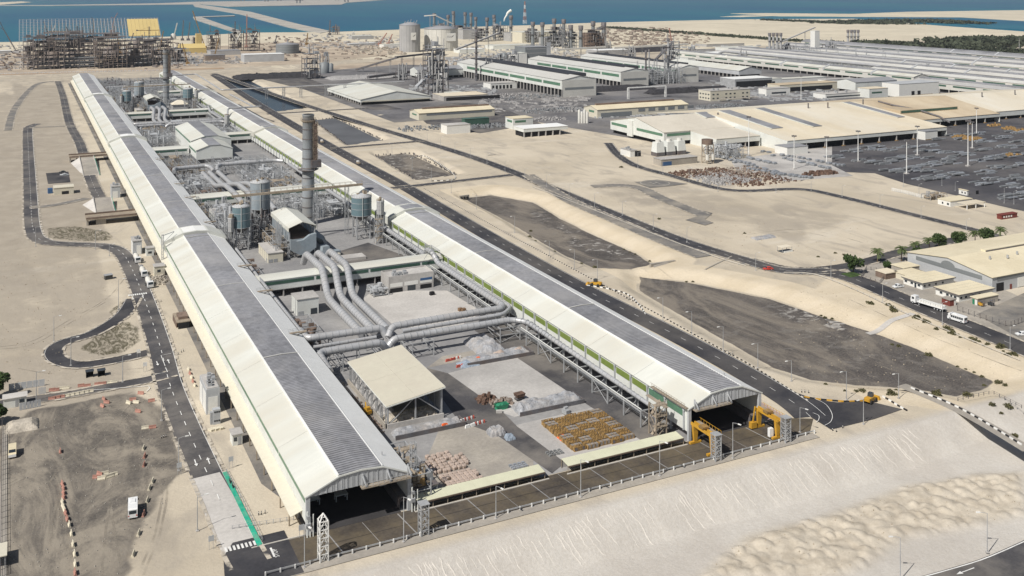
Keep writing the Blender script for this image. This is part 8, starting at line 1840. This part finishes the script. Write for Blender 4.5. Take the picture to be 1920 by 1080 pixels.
# ---- big pale silos with emblem boards
def bigsilo(px, pb, pt, w_, lab, m_, board):
    x, y = at(px,pb); s = dep(x,y)/F; r = w_*s/2; h = (pb-pt)*s; t = thing('alumina_silo', lab, 'silo', (x,y,0)); y += r
    obj('shell', MB().cyl(x,y,0,h,r,n=40), M[m_], t); obj('roof', MB().lathe(x,y,[(r*1.02,h),(r*1.02,h+1.5),(r*.3,h+6),(.5,h+6.5)],36), M['roof_gr'], t)
    for k in range(10): a = -2.8+k*.28; obj('shell_rib', MB().obox(x+r*math.cos(a),y+r*math.sin(a),0,h-.5,.8,.8,a), M[m_], t)
    bx = x+board*r; by = y-math.sqrt(max(.1,1-board*board))*r-.8; bw_ = 10*s if m_ == 'silo' else 19*s; bh = 14*s if m_ == 'silo' else 15*s
    bd = obj('emblem_board', MB().box(bx-bw_/2,bx+bw_/2,by-.9,by-.2,h*.46,h*.46+bh), M['white'], t)
    q = h*.46+bh*.62; u = bx+bw_*.18; obj('emblem_bird', MB().add([(u-4*s,by-.95,q-2.5*s),(u-.5*s,by-.95,q+.2*s),(u+3*s,by-.95,q+2.2*s),(u+.8*s,by-.95,q-.2*s),(u-.2*s,by-.95,q-1.4*s)],[(0,1,4),(1,2,3),(1,3,4)]), M['black'], bd)
    if m_ != 'silo': lettering('EGA', 4.6*s, M['silo'], (bx-bw_*.2,by-1.0,q-2.4*s), (R(90),0,0), bd, .05)
    g = MB()
    for k in range(5): g.beam((x+(k-2)*r*.3,y,h+3),(x+(k-1.4)*r*.3,y,h+8+k%3*2),1.0)
    obj('roof_gear', g, M['steel'], t); return t
bigsilo(775,98,48,39,'slender pale concrete silo with white emblem board by the shore','silo',.0); bigsilo(839,96,55,64,'wide pale silo with white emblem board by the shore','silo_w',.22)
conveyor((*at(795,95),70),(*at(818,95),72),3,'white belt head over the wide silo',1,2,False,'silo_w','belt_gallery'); conveyor((*at(818,95),70),(*at(848,94),54),3,'white belt sloping onto the wide silo roof',1,2,False,'silo_w','belt_gallery')
# ---- power station: banded stacks over boiler blocks
PS = [(814,66,25,5),(840,66,28,5),(850,68,21,5),(851,66,28,4),(872,66,23,5),(883,66,24,5),(892,72,32,5),(913,74,33,5.5),(926,70,28,5),(927,74,35,4.5),(958,72,29,6),(999,88,41,6.5),(1017,88,42,6.5),(1039,80,35,6.5),(1057,80,36,6.5),(1070,92,47,7),(1089,92,48,7),(1112,86,40,7),(1132,86,42,7.5)]
for k, (px, pb, pt, w_) in enumerate(PS): stack(px,pb,pt,w_,'stout grey boiler stack of the shore power station, %s from the left' % nth(k+1),'tank_g',1,'steel_d','stout boiler stacks of the power station')
for k, (px, pb, pt, w_, mm) in enumerate(((868,72,52,40,'silo'),(905,78,58,34,'silo'),(940,76,48,26,'steel_d'),(1000,80,58,26,'silo'),(1045,88,56,30,'tank_g'),(1075,92,62,26,'tank_g'),(1122,92,56,34,'rust2'),(1058,84,54,20,'steel_d'),(830,70,48,26,'silo'))): tower(px,pb,pt,w_,'boiler frame of the power station, %s from the left' % nth(k+1),mm,400+k,50,.9)
for lab, l, r, dp, hp, wl, rf in (('cream turbine hall of the power station',(979,80),(1043,78),60,19,'cream','roof_w'),('grey intake block left of the cream turbine hall',(958,78),(977,77),40,16,'silo','roof_gr'),('grey fin block before the cream turbine hall',(1022,86),(1058,85),30,15,'silo','roof_gr'),('dark red boiler house at the right end of the power station',(1103,89),(1134,88),40,26,'rust2','rust2'),('pale switch house left of the power station',(868,74),(902,73),40,18,'silo','roof_gr'),('low white hall before the power station',(925,93),(990,90),40,7,'wall_w','roof_w'),('white sheds between silos and power station',(862,100),(905,98),30,7,'wall_w','roof_wr')): B(lab,l,r,dp,hp,wl,rf)
x, y, _ = [o for o in col.objects if o.get('label','').startswith('cream turbine hall')][0].location; s = dep(x,y)/F; one('wall_emblem', MB().add([(x+14*s,y-.5,12*s),(x+16*s,y-.5,8*s),(x+17*s,y-.5,8*s),(x+15.2*s,y-.5,12*s)],[(0,1,2,3)]).add([(x+17*s,y-.5,8*s),(x+19.5*s,y-.5,12.5*s),(x+17.8*s,y-.5,12*s),(x+16.3*s,y-.5,7*s)],[(0,1,2,3)]), M['brown'], 'brown winged emblem on the front of the cream turbine hall', 'emblem')
xq = []
for k in range(46):
    px = -20+k*7.5; x, y = at(px, 139.5-k*.165); xq.append(MB().obox(x,y,0,1.6,4.5,1.5,.1))
hb = MB()
for q in xq: hb.add(q.v, q.f)
tag(obj('haul_road_blocks', hb, M['paint_w']), 'white blocks lining the brown haul road at the building site', 'barriers', None, 'stuff')
t = thing('radio_mast','red and white lattice mast by the shore','mast',(*at(984,45),0)); x, y, _ = t.location
for k in range(6): obj('mast_section', MB().lattice(x,y,k*13,(k+1)*13,9-k*1.4,None,6,.9), M['barrier_r' if k % 2 else 'paint_w'], t)
x, y = at(945,48); tag(obj('steam_plume', MB().tube(smooth_path([Vector((x,y,14)),Vector((x+3,y,24)),Vector((x+10,y,34)),Vector((x+14,y,42)),Vector((x+26,y,50))],5),[1.6+.16*k for k in range(21)],10), M['white']), 'white steam plume rising at the power station', 'steam')
# ---- building site on the left shore
t = thing('open_steel_hall','huge open steel hall frame by the sea with yellow sheeting at its right end','hall frame',(*at(36,86),0))
xa, ya = at(36,84); xb, yb = at(318,80); yb = ya; xb = xa + (at(318,84)[0]-xa); sF = dep((xa+xb)/2,ya)/F; hr = 44*sF; dpt = 70
raf = mesh_of('rafter', MB().beam((0,0,8),(0,dpt,hr),.9).beam((0,0,0),(0,0,8),.9).beam((0,dpt,hr),(0,dpt*2,8),.9).beam((0,dpt,hr-6),(0,0,4),.5), M['steel'])
for k in range(41): inst('rafter', raf, t, (xa+(xb-xa)*k/40,ya,0))
for k in range(14): u = k/13; obj('purlin', MB().beam((xa,ya+dpt*u,8+(hr-8)*u+.6),(xb,ya+dpt*u,8+(hr-8)*u+.6),.6), M['steel'], t)
for k in range(8):
    a, b_ = xa+(xb-xa)*(.765+.029*k), xa+(xb-xa)*(.765+.029*(k+1))-.3; obj('roof_sheet', MB().slab([(a,ya+8,13),(b_,ya+8,13),(b_,ya+dpt*.93,hr*.94),(a,ya+dpt*.93,hr*.94)],-1.6), M['gold'], t)
for k, (px, pb, pt, w_, mm, l_) in enumerate(((92,130,72,52,'site','brown scaffold block round the left round vessel'),(208,128,70,56,'site','brown scaffold block round the second round vessel'),(66,130,70,40,'site','dark steel frame at the left end of the building site'),(150,126,64,52,'site','open steel frame between the round vessels'),(262,124,76,48,'site','dark frame right of the second vessel'),(300,118,74,46,'site','dark frame behind the far chimney'),(330,118,92,44,'steel','grey frame right of the far chimney'),(444,96,58,24,'site','left stepped tower with white V pipes'),(474,96,56,26,'site','right stepped tower with white V pipes'),(402,98,60,22,'site','dark tower right of the yellow house'),(370,90,70,16,'site','small dark frame behind the yellow house'),(120,112,62,70,'site','tangled dark steelwork before the hall frame'),(190,110,64,70,'site','tangled dark steelwork left of the yellow sheeting'),(630,65,52,14,'site','small dark tower at the causeway root'))): tower(px,pb,pt,w_,l_,mm,500+k,90,.6,'site')
for k, (px, pb, pt, w_, mm, l_) in enumerate(((100,118,93,20,'site','left rust brown round vessel of the building site'),(208,116,91,28,'site','second rust brown round vessel of the building site'),(255,90,77,11,'site','small brown vessel below the yellow sheeting'),(273,90,77,9,'site','smaller brown vessel right of it'),(325,74,65,10,'silo_w','white round tank right of the yellow sheeting'))):
    x, y = at(px,pb); s = dep(x,y)/F; tag(obj('round_vessel', MB().lathe(x,y,[(w_*s/2,0),(w_*s/2,(pb-pt)*s),(w_*s*.2,(pb-pt)*s+3)],24), M[mm]), l_, 'vessel')
for k, (px, pt) in enumerate(((440,62),(470,61))):
    x, y = at(px,96); s = dep(x,y)/F; h = (96-pt)*s; one('v_pipe', MB().tube([(x-6,y-2,h),(x+3,y-2,h-14),(x+3,y-2,h-20)],1.4,8).tube([(x+12,y-2,h),(x+4,y-2,h-14)],1.4,8), M['silo_w'], ('left','right')[k]+' white V shaped pipe on its stepped tower', 'pipe')
t = thing('long_pipe_rack','very long stacked pipe rack along the front of the building site','pipe rack',(*at(72,130),0)); xa, ya = at(72,130); xb = at(292,126)[0]; h = 20*dep(xa,ya)/F
for k in range(24): obj('rack_frame', MB().box(xa+(xb-xa)*k/23-.4,xa+(xb-xa)*k/23+.4,ya,ya+.8,0,h).box(xa+(xb-xa)*k/23-.4,xa+(xb-xa)*k/23+.4,ya+12,ya+12.8,0,h), M['steel_d'], t)
for k in range(5): obj('rack_level', MB().box(xa,xb,ya-.3,ya+13,h*(k+1)/5.2-.5,h*(k+1)/5.2), M['steel'], t); obj('rack_pipe', MB().tube([(xa,ya+1,h*(k+1)/5.2+.8),(xb,ya+1,h*(k+1)/5.2+.8)],.7,6), M['tank_g'], t)
for k, (l, r, dp, hp, wl, rf, lab) in enumerate((((344,100),(382,97),20,9,'gold','gold','yellow walled house with yellow roof on the building site'),((395,104),(450,102),40,8,'silo','roof_gr','grey long hall right of the yellow house'),((458,117),(528,113),30,14,'wall_g','roof_wr','grey blue hall with white roof vents at the site road'),((385,114),(420,112),20,10,'site','roof_gr','dark low hall before the grey long hall'),((275,118),(302,117),20,8,'silo','roof_gr','grey hut row left of the far chimney'),((660,74),(700,73),30,6,'silo','roof_w','white low sheds at the causeway root'),((720,90),(760,89),30,6,'white','roof_w','white low sheds left of the slender silo'),((655,86),(700,84),20,4,'silo','roof_wr','pale huts on the shore sand'),((-20,100),(20,99),20,4,'silo','roof_wr','pale huts at the far left shore'))): B(lab,l,r,dp,hp,wl,rf)
x, y = at(340,100); s = dep(x,y)/F; one('gable_roof', MB().extx([(y,9*s),(y+14,17*s),(y+28,9*s)][::-1], x-3, x+46), M['gold'], 'yellow pitched roof over the yellow walled house', 'roof'); one('yellow_silo_block', MB().box(at(371,95)[0],at(382,95)[0],at(371,95)[1]+20,at(371,95)[1]+34,0,32*s), M['gold'], 'tall yellow block behind the yellow house', 'block')
x, y = at(541,100); s = dep(x,y)/F; t = thing('round_tank','wide grey round tank with shallow cone roof on the shore','tank',(x,y,0)); r = 21.5*s; y += r*.4
obj('shell', MB().cyl(x,y,0,17*s,r,n=40), M['tank_g'], t); obj('roof', MB().lathe(x,y,[(r,17*s),(1,20.5*s),(1,24*s)],40), M['roof_gr'], t)
for z in (4,9,14): obj('shell_seam', MB().cyl(x,y,z*s,z*s+.3,r+.1,n=40), M['steel'], t)
def crane(px, pb, pt, dx, lab, m_='steel_d', jib=0):
    x, y = at(px,pb); s = dep(x,y)/F; h = (pb-pt)*s; t = thing('crane', lab, 'crane', (x,y,0), 'cranes on the shore'); w_ = max(1.3, 1.6*s)
    obj('carrier', MB().box(x-3*s,x+3*s,y-3,y+3,0,4*s), M[m_], t); obj('boom', MB().beam((x,y,3*s),(x+dx*s,y,h*(.7 if jib else 1)),w_), M[m_], t)
    if jib: obj('jib', MB().beam((x+dx*s,y,h*.7),(x+(dx+jib)*s,y,h),w_*.7).beam((x+dx*s,y,h*.7),(x+(dx-6)*s,y,h*.78),w_*.6), M[m_], t)
    obj('stay', MB().beam((x-3*s,y,5*s),(x+dx*s*.9,y,h*.62),.4*s), M[m_], t)
CR = [(352,120,80,-10,'yellow','yellow2',0),(402,110,72,8,'yellow','yellow2',0),(225,100,60,-6,'yellow','yellow2',0),(300,96,58,6,'yellow','yellow2',0),(30,98,38,-20,'dark','steel_d',-8),(68,118,78,8,'dark','steel_d',4),(95,80,40,-12,'dark','steel_d',0),(140,100,50,-14,'dark','steel_d',0),(172,76,32,4,'dark','steel_d',-4),(92,76,48,10,'white','silo_w',0),(210,60,24,4,'red','barrier_r',6),(60,120,85,-14,'dark','steel_d',0),(155,90,62,8,'dark','steel_d',0),(245,84,62,5,'dark','steel_d',0),(326,72,43,6,'white','silo_w',0),(384,90,20,-22,'tall yellow','yellow2',0),(353,76,42,3,'dark','steel_d',0),(342,76,38,2,'dark','steel_d',0),(462,90,27,1,'red','barrier_r',0),(440,90,40,1,'dark','steel_d',0),(618,66,38,1,'dark','steel_d',0),(516,82,66,3,'dark','steel_d',0),(712,84,62,14,'red','barrier_r',0),(728,84,64,8,'red','barrier_r',0),(575,84,62,2,'yellow','yellow2',0),(1262,95,52,-9,'red','barrier_r',0),(662,66,58,2,'white','silo_w',0)]
for k, (px, pb, pt, dx, w_, m_, j) in enumerate(sorted(CR)): crane(px,pb,pt,dx,'%s crane on the shore, %s from the left' % (w_, nth(k+1)),m_,j)
for px, pb, pt, arm, l_ in ((280,88,50,-20,'yellow tower crane before the yellow sheeting'),(125,78,54,-30,'dark tower crane before the hall frame')):
    x, y = at(px,pb); s = dep(x,y)/F; h = (pb-pt)*s; t = thing('tower_crane',l_,'tower crane',(x,y,0)); obj('mast', MB().lattice(x,y,0,h,2*s,None,4*s,.5*s), M['steel_d'], t); obj('jib', MB().beam((x+abs(arm)*s,y,h*.82),(x+arm*s,y,h*.82),1.2*s).beam((x,y,h),(x+arm*s*.8,y,h*.83),.3*s), M['yellow2'], t); obj('counterweight', MB().box(x+arm*s-3*s,x+arm*s,y-2,y+2,h*.8,h*.86), M['steel_d'], t)
# huts, vehicles and spoil scattered over the site: too many to count
for k, (x0, x1, y0, y1, n_, mm, l_) in enumerate(((-60,60,84,132,260,'scrap','pale site clutter at the far left'),(0,60,96,130,60,'rust2','red site clutter at the far left'),(300,470,108,120,160,'scrap','pale clutter along the site road'),(480,760,70,112,260,'scrap_m','brown clutter on the shore sand'),(560,770,66,92,200,'silo','grey clutter on the shore sand'),(640,760,86,104,120,'rock','spoil heaps left of the slender silo'),(1130,1260,52,84,260,'scrap_m','brown yards right of the power station'),(1180,1330,60,90,160,'scrap_m','reddish yards before the mangrove line'),(860,1130,84,112,300,'silo','grey plant clutter before the power station'),(820,1010,108,136,320,'wall_g','pale clutter behind the coke plant'),(860,1000,112,140,220,'steel_d','dark clutter behind the coke plant'),(1260,1440,86,122,220,'wall_g','pale clutter before the far halls'),(50,340,80,130,500,'site','dark steelwork clutter of the building site'),(230,380,92,124,260,'steel','steel clutter right of the long pipe rack'),(1330,1560,150,190,240,'ac','vehicles and racks before the far halls'),(900,1100,180,210,200,'scrap','pale plant clutter before the tall white halls'),(770,930,160,180,120,'ac','clutter before the preheater tower'),(1090,1330,205,222,160,'ac','racks along the long workshop'))):
    r_ = random.Random(600+k); mb = MB()
    for _ in range(n_):
        x, y = at(r_.uniform(x0,x1), r_.uniform(y0,y1)); s = dep(x,y)/F; hh = r_.choice((.5,.8,1.2,2,3 if 'steel' in l_ else 1.5))*s*1.4
        mb.obox(x,y,0,hh,r_.uniform(1,5)*s,r_.uniform(3,14),r_.choice((0,0,1.57,r_.random())))
    tag(obj('site_clutter', mb, M[mm]), l_, 'site clutter', None, 'stuff')
# mangroves and shore scrub
def scrubline(px, n_, s0, s1, lab, hh=1.0):
    r_ = random.Random(len(px)*7+n_); P = resample(vec(W(px)), 4.0); mb = MB()
    for _ in range(n_):
        p = r_.choice(P); x, y = p.x+r_.gauss(0,s1*2.2), p.y+r_.gauss(0,s1*4.5); s = r_.uniform(s0,s1)
        for k in range(6):
            c_ = Vector((x+r_.gauss(0,s*.5),y+r_.gauss(0,s*.5),s*hh*r_.uniform(.2,1))); u = Vector((r_.gauss(0,1),r_.gauss(0,1),r_.gauss(0,.6))).normalized()*s*.8; v_ = Vector((r_.gauss(0,1),r_.gauss(0,1),r_.gauss(0,1))).normalized()*s*.6; mb.add([c_-u,c_+v_,c_+u,c_-v_],[(0,1,2,3)])
    tag(obj('mangrove_scrub', mb, M['mangrove']), lab, 'scrub', None, 'stuff')
scrubline([(1135,52),(1250,60),(1400,71),(1480,77),(1560,80)],900,2,5,'dark scrub line along the far lagoon sand'); scrubline([(1650,84),(1720,88),(1790,92),(1860,98),(1920,102),(2050,110)],1500,4,8,'dense mangroves behind the farthest halls'); scrubline([(1800,85),(1850,82),(1920,80),(2000,82)],1300,6,11,'tall dark trees at the right edge of the lagoon'); scrubline([(1560,44),(1650,41),(1740,40),(1815,44)],1300,5,10,'mangrove belt on the far lagoon island',.6); scrubline([(1440,38),(1520,41),(1600,44),(1700,45)],450,3,8,'thin scrub on the far lagoon island',.5)
land([(1790,40),(1840,36),(2050,46),(2300,60),(2300,72),(1920,56),(1830,50)], M['sea'], .01, 'lagoon_water')
for k, (px, py) in enumerate(((1800,13),(500,3),(524,2),(632,0.5),(650,4),(455,2),(560,6))):
    if px < 1000: x, y = at(px,py); s = dep(x,y)/F; one('harbour_crane', MB().box(x-4*s,x-2*s,y,y+9,0,6*s).box(x+2*s,x+4*s,y,y+9,0,6*s).box(x-7*s,x+9*s,y,y+9,5*s,6.5*s), M['tank_g'], 'grey harbour crane on the far breakwater, %s one' % nth(k), 'harbour crane', 'far harbour cranes')
# air over the coast
m = bpy.data.materials.new('haze_air'); m.use_nodes = True; n = m.node_tree; n.nodes.remove(n.nodes['Principled BSDF'])
pv = n.nodes.new('ShaderNodeVolumePrincipled'); pv.inputs['Color'].default_value = (.80,.87,.96,1); pv.inputs['Density'].default_value = HAZE; pv.inputs['Anisotropy'].default_value = .2
n.links.new(pv.outputs[0], n.nodes['Material Output'].inputs['Volume'])
if HAZE > 0: structure('haze', MB().box(-14000,14000,-90,16000,-9,158), m)['kind'] = 'stuff'
